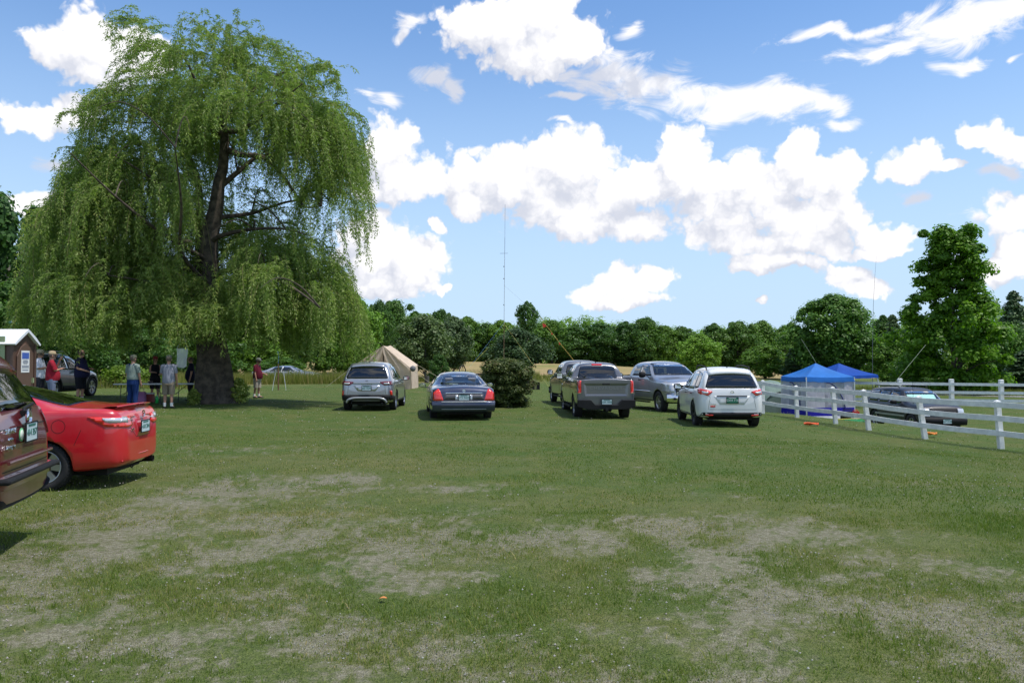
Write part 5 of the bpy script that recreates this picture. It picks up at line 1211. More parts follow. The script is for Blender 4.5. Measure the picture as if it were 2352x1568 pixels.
def make_pickup(name, spec, pm, loc, rot, label, W2, H, rail, hood, wb, ro, wr, gl, tonneau=False):
    c = Car(name, spec, pm, loc, rot, label, 'pickup truck'); e = wb+.95
    c.arches(wr, wb, W2-.01, extra=.075)
    b = MB(); b.box(((-ro+.07+.62)/2, 0, rail+.1), (.62+ro-.07, 2*(W2-.16), 1.0)); c.cut(b)     # load bed
    c.cabin([(.95,.6),(2.9,.6),(2.9,rail-.1),(.90,rail-.02)], [(.90,rail-.05),(2.95,rail-.05),(2.35,H-.08),(.98,H-.10)], W2-.14, W2-.33)
    a = rail+.03; t_ = H-.13
    c.windows([[(2.88,a),(2.33,t_-.02),(1.80,t_),(1.78,a)],[(1.70,a),(1.72,t_),(1.12,t_-.01),(.98,a)]],
              [(-(W2-.26),a),(W2-.26,a),(W2-.36,t_),(-(W2-.36),t_)], [(-(W2-.17),hood+.14),(W2-.17,hood+.14),(W2-.34,H-.12),(-(W2-.34),H-.12)], 1.1, 2.3, *gl)
    c.line('door_seam', [[(1.74,a),(1.74,.52)],[(2.86,a),(2.88,.52)],[(.96,a),(.96,.9),(.72,.6)]], 'L', mirror=True)
    c.line('bed_seam', [[(.70,rail-.02),(.70,.5)]], 'L', mirror=True, w=.02)
    for hx in (1.90, 1.12):
        for sg in (1, -1): b = MB(); b.box((hx, sg*(W2+.005), rail-.14), (.17, .03, .04)); b.build('door_handle', K['trim'], c.root)
    c.patch('tail_light', [(W2-.15,rail-.03),(W2-.015,rail-.03),(W2-.015,rail-.42),(W2-.15,rail-.42)], 'rear', K['red'], .012, .02, mirror=True, cell=.06)
    c.patch('brake_light', [(-.18,H-.055),(.18,H-.055),(.17,H-.095),(-.17,H-.095)], 'rear', K['red'], .012, .01)
    b = MB(); z = .56
    vs = [(-W2+.02, .66), (-.50, .66), (-.36, .50), (.36, .50), (.50, .66), (W2-.02, .66), (W2-.02, .44), (.6, .36), (-.6, .36), (-W2+.02, .44)]
    b.prism(rpoly(vs, .03), -ro-.17, -ro+.02, 'x'); b.build('rear_bumper', K['trim'] if tonneau else K['chrome'], c.root, bevel=.015)
    b = MB(); b.box((-ro-.06, 0, .36), (.3, .09, .09)); b.build('tow_hitch', K['trim'], c.root)
    c.wheelset('alloy', 6, .27, .62); c.mirrors(2.62, rail+.05, W2-.03, K['trim'], (.14, .26, .24)); c.seats((1.15, 2.05), .98); c.dash(2.95, rail-.02, W2-.18)
    b = MB(); b.box((2.0, 0, .42), (3.6, 1.1, .12)); b.box((1.8, W2-.06, .36), (1.9, .12, .05)); b.box((1.8, -W2+.06, .36), (1.9, .12, .05)); [b.tube([(x, -W2+.15, wr), (x, W2-.15, wr)], .07, 8) for x in (0, wb)]; b.build('chassis', K['trim'], c.root)
    # front end
    b = MB(); b.prism(rpoly([(-W2+.32,hood-.20),(W2-.32,hood-.20),(W2-.36,.74),(-W2+.36,.74)], .05), e-.12, e+.02, 'x'); b.build('grille', K['trim'], c.root)
    b = MB(); [b.box((e+.025, 0, .80+k*.085), (.03, 2*(W2-.36), .022)) for k in range(4)]; b.tube([(e+.02, y, z) for y, z in rpoly([(-W2+.32,hood-.20),(W2-.32,hood-.20),(W2-.36,.74),(-W2+.36,.74)], .05)], .025, 6); b.build('grille_bars', K['chrome'], c.root)
    c.patch('headlight', [(W2-.32,hood-.16),(W2-.06,hood-.14),(W2-.05,.78),(W2-.30,.78)], 'front', K['clear'], .02, .03, mirror=True, cell=.06)
    c.patch('headlight_side', [(e-.34,hood-.14),(e-.06,hood-.16),(e-.03,.80),(e-.22,.82)], 'L', K['clear'], .012, .03, mirror=True, cell=.06)
    b = MB(); P = []
    for y in np.linspace(-W2+.03, W2-.03, 17):
        x = e+.06-.22*(abs(y)/W2)**3; P.append([Vector((x-.12, y, .70)), Vector((x, y, .70)), Vector((x+.02, y, .56)), Vector((x-.02, y, .42)), Vector((x-.14, y, .40))])
    b.grid(P); b.build('front_bumper', K['chrome'], c.root)
    b = MB(); [b.box((e-.03, sg*(W2-.33), .55), (.08, .18, .09)) for sg in (1, -1)]; b.build('fog_light_housing', K['trim'], c.root, bevel=.02)
    b = MB(); [b.tube([(3.12, y, hood+.11), (3.0, y+.4, hood+.16)], .012, 5) for y in (-.55, .1)]; b.build('windscreen_wiper', K['trim'], c.root)
    return c
def car_grey_pickup():
    W2, H, rail, hood, wb, ro, wr = .935, 1.84, 1.30, 1.20, 3.34, 1.12, .385
    sp = pickup_spec(0, wb, ro, W2, H, rail, hood); g = gp(1379, 26.4)
    pm = paint('grey_pickup_paint', (.17, .17, .18), .75, .32)
    c = make_pickup('grey_pickup', sp, pm, (g.x, g.y, g.z-.05), 92.5, 'dark silver crew cab pickup seen from behind with big letters pressed into its tailgate', W2, H, rail, hood, wb, ro, wr, ('glassd', 'glassd', 'glassm'), True)
    tx = -ro-.012
    b = MB()
    b.prism(rpoly([(-.77,rail-.02),(.77,rail-.02),(.77,.70),(-.77,.70)], .02), tx, tx+.03, 'x'); tg_ = b.build('tailgate', pm, c.root, bevel=.006)
    b = MB(); o1 = [(-.72,rail-.13),(.72,rail-.13),(.68,.78),(-.68,.78)]; i1_ = [(-.64,rail-.19),(.64,rail-.19),(.61,.84),(-.61,.84)]
    vs = [(tx-.002, u, v) for u, v in o1]+[(tx+.014, u, v) for u, v in i1_]
    b.add([(tx-.020, u, v) for u, v in o1]+[(tx-.004, u, v) for u, v in i1_], [(k, (k+1) % 4, (k+1) % 4+4, k+4) for k in range(4)]+[(4, 5, 6, 7)]); b.build('tailgate_panel', pm, c.root)
    b = MB(); b.prism([(-.75,rail-.05),(.75,rail-.05),(.75,rail-.10),(-.75,rail-.10)], tx-.012, tx+.01, 'x'); b.build('tailgate_lip', pm, c.root)
    b = MB(); b.box((tx-.016, 0, rail-.145), (.03, .24, .045)); b.build('tailgate_handle', K['trim'], c.root, bevel=.008)
    q = c.letters('pressed_lettering', 'CHEVROLET', .135, tx-.008, 0, 1.03, paint('letter_paint', (.24, .24, .25), .75, .3), ext=.006, sp=1.18); q.scale = (1.25, 1, .78)
    b = MB(); b.box((-.18, 0, rail+.01), (1.72, 2*(W2-.12), .03)); b.build('bed_cover', K['trim'], c.root, bevel=.01)
    b = MB(); b.box((tx+.0, W2-.085, .865), (.04, .13, .018)); b.box((tx+.0, -W2+.085, .865), (.04, .13, .018)); b.build('lamp_trim', K['chrome'], c.root)
    c.plate(-ro-.185, .60, '5GK 0000')
    b = MB(); b.box((1.1, 0, H+.02), (.12, .05, .05), taper=.4); b.box((.95, .55, H), (.03, .02, .06)); b.box((.95, -.55, H), (.03, .02, .06)); b.build('aerial', K['trim'], c.root)
    c.finish()
car_grey_pickup()
def car_silver_pickup():
    W2, H, rail, hood, wb, ro, wr = 1.0, 1.92, 1.34, 1.26, 3.68, 1.15, .40
    sp = pickup_spec(0, wb, ro, W2, H, rail, hood)
    fx, fy = 6.45, 30.3; th = R(-77); h = Vector((cos(th), sin(th)))
    rx, ry = fx-h.x*wb, fy-h.y*wb
    c = make_pickup('silver_pickup', sp, paint('light_silver_paint', (.42, .43, .46), .7, .3), (rx, ry, gz(fx, fy)-.02), -77, 'light silver crew cab pickup with chrome bumper, the only vehicle here facing the camera', W2, H, rail, hood, wb, ro, wr, ('glassm', 'glassm', 'glassm'))
    c.patch('side_moulding', [(.8,.80),(3.0,.80),(3.0,.75),(.8,.75)], 'R', K['chrome'], .012, .01)
    c.plate(wb+1.02, .58, '', 1) if False else None
    c.finish()
    g = gp(1344, 34.0)
    c = make_pickup('half_hidden_pickup', sp, paint('pale_paint', (.17, .175, .19), .6, .3), (g.x, g.y, g.z), 95, 'pickup mostly hidden behind the left side of the dark silver pickup', W2, H-.06, rail, hood, wb, ro, wr, ('glassm', 'glassm', 'glassm')); c.finish()
car_silver_pickup()

# --- black boxy off-roader behind the white fence
BOXY = dict(
 top=[(-.92,.62),(-.91,.95),(-.88,1.06),(-.80,1.35),(-.70,1.56),(-.55,1.61),(.5,1.65),(1.5,1.64),(1.75,1.58),(2.25,1.16),(2.35,1.11),(3.2,1.05),(3.42,.98),(3.48,.6)],
 belt=[(-.92,.60),(-.9,.92),(-.85,1.02),(1.7,1.03),(2.4,1.02),(3.2,.98),(3.42,.92),(3.48,.56)],
 bot=[(-.92,.40),(-.7,.34),(1,.30),(2.7,.30),(3.48,.40)],
 plan=[(-.92,.76),(-.88,.83),(-.6,.86),(1,.865),(2.7,.86),(3.3,.83),(3.42,.78),(3.48,.68)],
 wt=[(-.92,.72),(-.86,.74),(-.7,.64),(.5,.64),(1.7,.62),(2.3,.74),(3.3,.74),(3.48,.6)],
 X=[-.92,-.91,-.86,-.78,-.68,-.55,-.2,.4,1.0,1.5,1.78,2.05,2.28,2.42,2.8,3.15,3.38,3.45,3.48])
def car_black_offroader():
    dark_paint = paint('blue_black_paint', (.005, .006, .012), .0, .5); dark_paint.node_tree.nodes['Principled BSDF'].inputs['Coat Weight'].default_value = .45
    g = gp(2180, 30.2); th = -88; h = Vector((cos(R(th)), sin(R(th))))
    f = gp(2093, 29.6); wb = 2.72
    nrm = Vector((-sin(R(th)), cos(R(th)))); c0 = Vector((f.x, f.y))+nrm*.78-h*wb
    c = Car('black_offroader', BOXY, dark_paint, (c0.x, c0.y, gz(f.x+.8, f.y+1)), th, 'black boxy off-roader with white roof bars parked behind the white rail fence', 'car')
    c.arches(.36, wb, .86, extra=.06); suv_cabin(c, belt=1.04, roof=1.58, wl=.72, wu=.57, x1=1.6)
    c.windows([[(2.02,1.08),(1.66,1.52),(1.12,1.54),(1.08,1.08)],[(1.0,1.08),(1.04,1.54),(.30,1.53),(.24,1.08)],[(.16,1.09),(.2,1.52),(-.5,1.48),(-.6,1.10)]], [(-.58,1.10),(.58,1.10),(.52,1.48),(-.52,1.48)], [(-.66,1.17),(.66,1.17),(.56,1.52),(-.56,1.52)], -.3, 1.7, gs='glassd', gr='glassd', gf='glassc')
    b = MB(); b.box((1.98, 0, 1.30), (.012, 1.06, .30), Matrix.Rotation(-.85, 3, 'Y')); b.build('sun_shade', mat('foil_shade', (.42, .62, .62), .35, .2), c.root)
    c.patch('grille', [(-.50,.95),(.50,.95),(.50,.72),(-.50,.72)], 'front', K['trim'], .02, .02)
    c.patch('headlight', [(.52,.94),(.76,.93),(.76,.76),(.52,.76)], 'front', K['clear'], .02, .02, mirror=True, cell=.06)
    c.patch('headlight_lower', [(.54,.72),(.74,.72),(.74,.66),(.54,.66)], 'front', K['clear'], .02, .01, mirror=True)
    b = MB(); P = []
    for y in np.linspace(-.84, .84, 15):
        x = 3.62-.14*(abs(y)/.84)**3; P.append([Vector((x-.16, y, .64)), Vector((x, y, .63)), Vector((x+.015, y, .50)), Vector((x-.02, y, .36)), Vector((x-.14, y, .34))])
    b.grid(P); b.build('front_bumper', K['trim'], c.root)
    c.plate(3.655, .50, '267 4130', 1)
    c.patch('tail_light', [(.66,1.0),(.80,1.0),(.82,.72),(.66,.72)], 'rear', K['red'], .02, .02, mirror=True)
    for sg in (1, -1):
        b = MB(); b.tube([(-.5, sg*.55, 1.63), (-.45, sg*.55, 1.70), (1.3, sg*.55, 1.72), (1.4, sg*.55, 1.65)], .018, 8); b.build('roof_rail', K['trim'], c.root)
    for x in (.15, .95):
        b = MB(); b.box((x, 0, 1.76), (.06, 1.40, .03)); b.build('roof_bar', K['white'], c.root)
    c.line('door_seam', [[(1.04,1.05),(1.02,.42)],[(2.06,1.05),(2.1,.42)],[(.28,.45),(.2,.75),(.18,1.05)]], 'L', mirror=True)
    for hx in (1.2, .35):
        for sg in (1, -1): b = MB(); b.box((hx, sg*.87, .94), (.16, .03, .03)); b.build('door_handle', K['trim'], c.root)
    b = MB(); b.box((1.2, .86, .62), (2.2, .03, .05)); b.box((1.2, -.86, .62), (2.2, .03, .05)); b.build('side_moulding', K['silver'], c.root)
    b = MB(); b.tube([(2.7, -.72, 1.05), (2.68, -.72, 1.9)], .006, 5); b.build('aerial', K['trim'], c.root)
    c.wheelset('alloy', 5, .25, .60); c.mirrors(1.84, 1.10, .84, K['trim'], (.14, .24, .16)); c.seats((.4, 1.35)); c.dash(2.05, 1.04, .7); c.underside(-.7, 3.2, .5, .32, .42); c.finish()
car_black_offroader()

K['red_cloth'] = mat('red_cloth', (.75, .05, .03), .6)
# ------------------------------------------------------------------ fences, tents, masts and small things
m_wpaint = mat('white_fence_paint', (.72, .72, .70), .6, var=.12, vscale=5, bump=.25, bscale=25)
def near_fence():
    P = [(1640, 1644, 958, 868, 34.5), (1700, 1702, 950, 872, 32.8), (1752, 1752, 946, 874, 31), (1828, 1831, 960, 886.6, 29.5), (1912, 1920, 975, 889.5, 26.6), (1983, 1996.5, 986, 896, 24.2), (2109.5, 2126, 1009, 911, 22.2), (2290, 2300, 1032, 920.6, 20.2), (2520, 2530, 1062, 932, 18.0)]
    root = empty('rail_fence', gp(1752, 31)); tag(root, 'white three rail fence running diagonally past the white crossover and black off-roader', 'fence')
    o0 = root.location; tops, bots = [], []
    for pt, pb, rb, rt, d in P:
        t_ = at(pt, rt, d)-o0; b_ = at(pb, rb, d)-o0; gzv = gz(b_.x+o0.x, b_.y+o0.y)-o0.z; b_.z = min(gzv, b_.z)-.08
        tops.append(t_); bots.append(b_); ax = (t_-b_).normalized(); b = MB(); L_ = (t_-b_).length
        rot = ax.to_track_quat('Z', 'Y').to_matrix(); b.box((b_+t_)/2, (.125, .125, L_), rot); b.add([t_+rot@Vector((x*.0625, y*.0625, 0)) for x, y in ((-1,-1),(1,-1),(1,1),(-1,1))]+[t_+ax*.035], [(0,1,4),(1,2,4),(2,3,4),(3,0,4)])
        b.build('post', m_wpaint, root, bevel=.008)
    for i in range(len(P)-1):
        for f in (.07, .33, .62):
            a = tops[i].lerp(bots[i], f); c = tops[i+1].lerp(bots[i+1], f); d = (c-a).normalized(); n = Vector((d.y, -d.x, 0)).normalized(); n = -n if n.x > 0 else n
            off = n*.075; b = MB(); up = Vector((0, 0, 1)); h = .07; w = .018
            a2 = a+off-d*.02; c2 = c+off+d*.02; sag = Vector((0, 0, -.012))
            vs = []
            for p in (a2, a2.lerp(c2, .5)+sag, c2): vs += [p-n*w-up*h, p+n*w-up*h, p+n*w+up*h, p-n*w+up*h]
            b.add(vs, [(3,2,1,0),(8,9,10,11)]+[(k+j, k+(j+1) % 4, k+4+(j+1) % 4, k+4+j) for k in (0, 4) for j in range(4)]); b.build('rail', m_wpaint, root, fix=True, bevel=.004)
near_fence()
def far_fence():
    root = empty('rail_fence', gp(2066, 43)); tag(root, 'far white three rail fence running straight across in front of the maple', 'fence'); o0 = root.location
    xs = [1832, 1949, 2066, 2184, 2298, 2412, 2530]; D = [45, 44.3, 43.6, 43, 42.4, 41.8, 41.2]
    for px, d in zip(xs, D):
        b_ = gp(px, d)-o0; t_ = at(px, 870+(px-2066)*.012, d)-o0; b = MB(); b.box(((b_.x), b_.y, (b_.z-.1+t_.z)/2), (.20, .20, t_.z-b_.z+.1)); b.box((b_.x, b_.y, t_.z+.015), (.22, .22, .03), taper=.6); b.build('post', m_wpaint, root, bevel=.01)
    for i in range(len(xs)-1):
        for row in (880.5, 899.5, 917.6):
            a = at(xs[i], row+(xs[i]-2066)*.012, D[i]-.12)-o0; c = at(xs[i+1], row+(xs[i+1]-2066)*.012, D[i+1]-.12)-o0; b = MB(); vs = []
            for p in (a, c): vs += [p+Vector((0, -.02, -.075)), p+Vector((0, .02, -.075)), p+Vector((0, .02, .075)), p+Vector((0, -.02, .075))]
            b.add(vs, [(3,2,1,0),(4,5,6,7)]+[(j, (j+1) % 4, 4+(j+1) % 4, 4+j) for j in range(4)]); b.build('rail', m_wpaint, root, fix=True)
far_fence()
def strip(name, pts, w, m, up=.02):
    P = []
    pts = [Vector(p) for p in pts]
    fine = [pts[i].lerp(pts[i+1], k/12) for i in range(len(pts)-1) for k in range(12)]+[pts[-1]]
    for i, p in enumerate(fine):
        d = (fine[min(i+1, len(fine)-1)]-fine[max(i-1, 0)]); n = Vector((-d.y, d.x)).normalized(); row = []
        for k in (-1, -.5, 0, .5, 1): q = p+n*w*k/2; row.append(Vector((q.x, q.y, gz(q.x, q.y)+up)))
        P.append(row)
    b = MB(); b.grid(P); tag(b.build(name, m), kind='structure')
def px2(px, d): return Vector(((px-CX)/FP*d, d))
m_road = mat('road', (.22, .215, .205), .9, var=.15, vscale=1.5, bump=.3)
strip('road', [px2(-300, 38), px2(-50, 44), px2(120, 47), px2(254, 50), px2(500, 62), px2(760, 72)], 4.2, m_road)
strip('path', [px2(1700, 66), px2(1900, 60), px2(2150, 57), px2(2400, 55), px2(2700, 53)], 2.2, m_road)

# --- blue canopy with a screened room
def cloth(name, c, rough=.75, trans=.25, bump=.3, var=.08):
    m = bpy.data.materials.new(name); m.use_nodes = True; t = m.node_tree; t.nodes.clear(); oc = t.nodes.new('ShaderNodeTexCoord').outputs['Object']
    p = t.nodes.new('ShaderNodeBsdfPrincipled'); p.inputs['Roughness'].default_value = rough; p.inputs['Specular IOR Level'].default_value = .2
    cc = mixc(t, sstep(t, noise(t, oc, 2.2, 5, .6), .3, .7), tuple(x*(1-var) for x in c)+(1,), tuple(min(1, x*(1+var)) for x in c)+(1,)); t.links.new(cc, p.inputs['Base Color'])
    bn = t.nodes.new('ShaderNodeBump'); bn.inputs['Strength'].default_value = bump; bn.inputs['Distance'].default_value = .06; t.links.new(noise(t, V_(t, 'MULTIPLY', oc, (3, 3, .8)), 1.6, 4, .6, .8), bn.inputs['Height']); t.links.new(bn.outputs[0], p.inputs['Normal'])
    tr = t.nodes.new('ShaderNodeBsdfTranslucent'); t.links.new(cc, tr.inputs[0]); mx = t.nodes.new('ShaderNodeMixShader'); mx.inputs[0].default_value = trans
    t.links.new(p.outputs[0], mx.inputs[1]); t.links.new(tr.outputs[0], mx.inputs[2]); o = t.nodes.new('ShaderNodeOutputMaterial'); t.links.new(mx.outputs[0], o.inputs[0]); return m
def meshnet(name, c, alpha):
    m = bpy.data.materials.new(name); m.use_nodes = True; t = m.node_tree; t.nodes.clear()
    d = t.nodes.new('ShaderNodeBsdfDiffuse'); d.inputs[0].default_value = (*c, 1); tr = t.nodes.new('ShaderNodeBsdfTransparent'); mx = t.nodes.new('ShaderNodeMixShader'); mx.inputs[0].default_value = alpha
    t.links.new(tr.outputs[0], mx.inputs[1]); t.links.new(d.outputs[0], mx.inputs[2]); o = t.nodes.new('ShaderNodeOutputMaterial'); t.links.new(mx.outputs[0], o.inputs[0]); return m
def canopy(parent, C4, zc, peak, val, m):
    """four-cornered pop-up roof: C4 corners (xy), zc corner height, peak point"""
    b = MB(); pk = Vector(peak)
    for i in range(4):
        a = Vector((*C4[i], zc)); c = Vector((*C4[(i+1) % 4], zc)); P = []
        for k in range(9):
            u = k/8; row = []
            for j in range(9):
                v = j/8; e = a.lerp(c, v); e.z -= .035*sin(pi*v); q = e.lerp(pk, u); q.z -= .10*sin(pi*u)*(1-.5*abs(2*v-1)); row.append(q)
            P.append(row)
        b.grid(P)
        P = [[], [], []]
        for j in range(17):
            v = j/16; e = a.lerp(c, v); e.z -= .035*sin(pi*v); out = (e-Vector((pk.x, pk.y, e.z))).normalized()*.015*(1+sin(j*2.1))
            P[0].append(e); P[1].append(e+out+Vector((0, 0, -val*.5))); P[2].append(e+out*1.5+Vector((0, 0, -val*(1+.04*sin(j*1.7)))))
        b.grid(P)
    return b.build('canopy', m, parent)
m_pole = mat('white_pole', (.66, .67, .68), .35, .3)
def screen_tent():
    F = Vector((13.66, 37.0)); Lc = Vector((13.305, 39.38)); Rc = Vector((16.04, 37.35)); B = Lc+Rc-F
    g = gz(14.6, 38.2); root = empty('screened_gazebo', (14.6, 38.2, g)); o = Vector((14.6, 38.2)); C4 = [F-o, Rc-o, B-o, Lc-o]
    zc = 1.10-g; tag(root, 'light blue pop-up canopy with grey screened walls, nearer of the two canopies', 'gazebo')
    canopy(root, C4, zc, (0, .1, 1.74-g), .22, cloth('canopy_blue', (.045, .22, .64), .6, .35, .15))
    for i, c in enumerate(C4):
        b = MB(); c2 = c*1.0; b.box((c2.x, c2.y, zc/2-.06), (.045, .045, zc+.08)); b.box((c2.x, c2.y, .02-.06), (.12, .12, .02)); b.build('pole', m_pole, root)
    grey = cloth('wall_grey', (.58, .56, .59), .8, .35, .7); blue = cloth('wall_blue', (.025, .022, .36), .7, .25, .9); wh = cloth('skirt_white', (.55, .56, .58), .8, .2, .8); net = meshnet('window_net', (.40, .40, .44), .6); rim = mat('navy_binding', (.02, .025, .16), .7)
    for i in range(4):
        a = C4[i]*.97; c = C4[(i+1) % 4]*.97; d = (c-a); n = Vector((d.y, -d.x)).normalized(); top = zc-.12
        def pt(u, z, out=0.0):
            fl = .04*sin(u*9+i)*(1-z/top)+.10*(1-z/top)**2; q = a+d*u+n*(fl+out); return Vector((q.x, q.y, z))
        def sheet(us, zs, m, name, out=0.0):
            b = MB(); b.grid([[pt(u, z, out) for u in us] for z in zs]); return b.build(name, m, root)
        zb, zk, zt = .12, .52, top; U = np.linspace(0, 1, 17)
        b = MB(); b.grid([[pt(u, z+(.03*sin(u*14) if z < .1 else 0), .05*(1-z/.14)) for u in U] for z in (-.02, .06, .13)]); b.build('skirt', wh, root)
        sheet(U, [.13, .3, zk], blue, 'lower_wall')
        u0, u1 = (.38, .80) if i == 0 else (.30, .78)
        sheet(np.linspace(0, u0, 7), [zk, .9, 1.3, zt], grey, 'wall_panel'); sheet(np.linspace(u1, 1, 5), [zk, .9, 1.3, zt], grey, 'wall_panel'); sheet(np.linspace(u0, u1, 6), [zt-.14, zt], grey, 'wall_panel')
        sheet(np.linspace(u0, u1, 8), [zk, .9, 1.3, zt-.14], net, 'window_net')
        arc = [pt(u0+(u1-u0)*(.0+t), zk+(zt-.16-zk)*sin(pi/2*min(1, (1-t)*1.15))**.6, .02) for t in np.linspace(.1, 1, 14)]
        b = MB(); b.tube(arc, .022, 6); b.build('binding', rim, root)
screen_tent()
def second_canopy():
    c0 = Vector((18.05, 44.0)); g = gz(c0.x, c0.y); root = empty('pop_up_canopy', (c0.x, c0.y, g)); tag(root, 'darker royal blue open sided canopy half hidden behind the screened gazebo', 'canopy')
    an = R(18); C4 = [Vector((cos(an+pi/4+k*pi/2), sin(an+pi/4+k*pi/2)))*1.95 for k in range(4)]
    zc = at(2003, 860, 44).z-g; canopy(root, C4, zc, (0, 0, at(1925, 834, 44).z-g), .16, cloth('canopy_royal', (.018, .09, .44), .6, .35, .15))
    for c in C4: b = MB(); b.tube([(c.x*.98, c.y*.98, zc-.02), (c.x*1.12, c.y*1.12, -.05)], .025, 6); b.build('pole', m_pole, root)
second_canopy()
def green_tent():
    g0 = gp(1768, 41); root = empty('camping_tent', g0); tag(root, 'pale sage green camping tent between the white crossover and the screened gazebo', 'tent')
    b = MB(); P = []
    for v in np.linspace(0, pi, 13):
        P.append([Vector((1.15*cos(v)*(1-.06*abs(u)), u*1.1, 1.66*sin(v)**.75*(1-.35*u*u))) for u in np.linspace(-1, 1, 9)])
    b.grid(P); b.build('tent_fly', cloth('sage', (.25, .34, .29), .7, .35, .4), root)
    b = MB(); P = [[Vector((1.1*cos(v)*k, -1.08, 1.08*sin(v)**.8*k)) for v in np.linspace(0, pi, 13)] for k in (1, .5, .02)]; b.grid(P); b.build('tent_door', cloth('sage_door', (.20, .27, .23), .7, .3, .4), root)
    b = MB(); b.tube([(1.15*cos(v), -1.1, 1.09*sin(v)**.75+.01) for v in np.linspace(0, pi, 15)], .02, 5); b.build('tent_pole', K['trim'], root)
    root.rotation_euler = (0, 0, .3)
green_tent()
# clutter between gazebo and black off-roader
def simple(name, fn, m, loc, label, cat, rz=0, bevel=0.0, group=None):
    b = MB(); fn(b); o = b.build(name, m, None, loc, bevel=bevel); o.rotation_euler = (0, 0, rz); return tag(o, label, cat, group)
def root_of(name, loc, label, cat, rz=0): return tag(empty(name, loc, rz), label, cat)
r = root_of('generator', gp(1945, 35), 'small black portable generator on the grass right of the screened gazebo', 'generator')
b = MB(); b.box((0, 0, .22), (.5, .34, .34)); b.tube([(-.22, -.15, .1), (-.22, -.15, .45), (.22, -.15, .45), (.22, -.15, .1)], .018, 6); b.build('housing', K['trim'], r, bevel=.03)
b = MB(); b.tube([(-.2, 0, .42), (-.2, 0, .50), (.2, 0, .50), (.2, 0, .42)], .016, 6); b.build('handle', K['trim'], r)
r = root_of('fuel_can', gp(1964, 34.6), 'red fuel can with a white base beside the black generator', 'fuel can')
b = MB(); b.box((0, 0, .32), (.28, .2, .2), taper=.85); b.tube([(-.09, 0, .42), (-.09, 0, .48), (.07, 0, .48), (.07, 0, .42)], .015, 6); b.build('can', mat('red_can', (.5, .02, .015), .4), r, bevel=.02)
b = MB(); b.box((0, 0, .11), (.32, .24, .22)); b.build('carton', K['white'], r, bevel=.01)
def tarp(b):
    P = []
    for i in range(9):
        P.append([Vector((-.55+i*.14, -.3+j*.12, .16+.05*sin(i*1.9+j)+.04*cos(j*2.3)-.25*max(abs(i-4)/4, abs(j-3)/3)**4)) for j in range(7)])
    b.grid(P)
simple('folded_tarp', tarp, cloth('green_tarp', (.02, .22, .07), .5, .1, .6), gp(1962, 32.5), 'crumpled green tarp lying on the grass beside the black off-roader', 'tarp')
def coil(seed, n, rad):
    rr = random.Random(seed)
    def f(b):
        pts = []
        for k in range(n*16):
            a = 2*pi*k/16; rr_ = rad*(1+.25*sin(k*.37)+.15*rr.uniform(-1, 1)*.3); pts.append(Vector((rr_*cos(a)*.95, rr_*sin(a)*.8, .03+.05*abs(sin(k*.61))+.02*(k/(n*16)))))
        b.tube(pts, .014, 5)
    return f
m_or = mat('orange_cable', (.72, .10, .015), .5)
simple('extension_cord', coil(1, 6, .22), m_or, gp(1864, 25.6), 'red orange extension cord heaped on the grass left of the leaning fence post', 'cord')
simple('extension_cord', coil(2, 7, .16), mat('amber_cable', (.70, .22, .02), .5), gp(2136, 22.6)+Vector((0, 0, .04)), 'coiled orange extension cord at the foot of the strongly leaning fence post', 'cord')
simple('yellow_rope', lambda b: b.tube([(x, .25*sin(x*2.2), .03) for x in np.linspace(-1.0, 1.0, 15)], .012, 5), mat('yellow_rope', (.6, .55, .08), .7), gp(1935, 29.5), 'short yellow rope lying on the grass in front of the screened gazebo', 'rope')

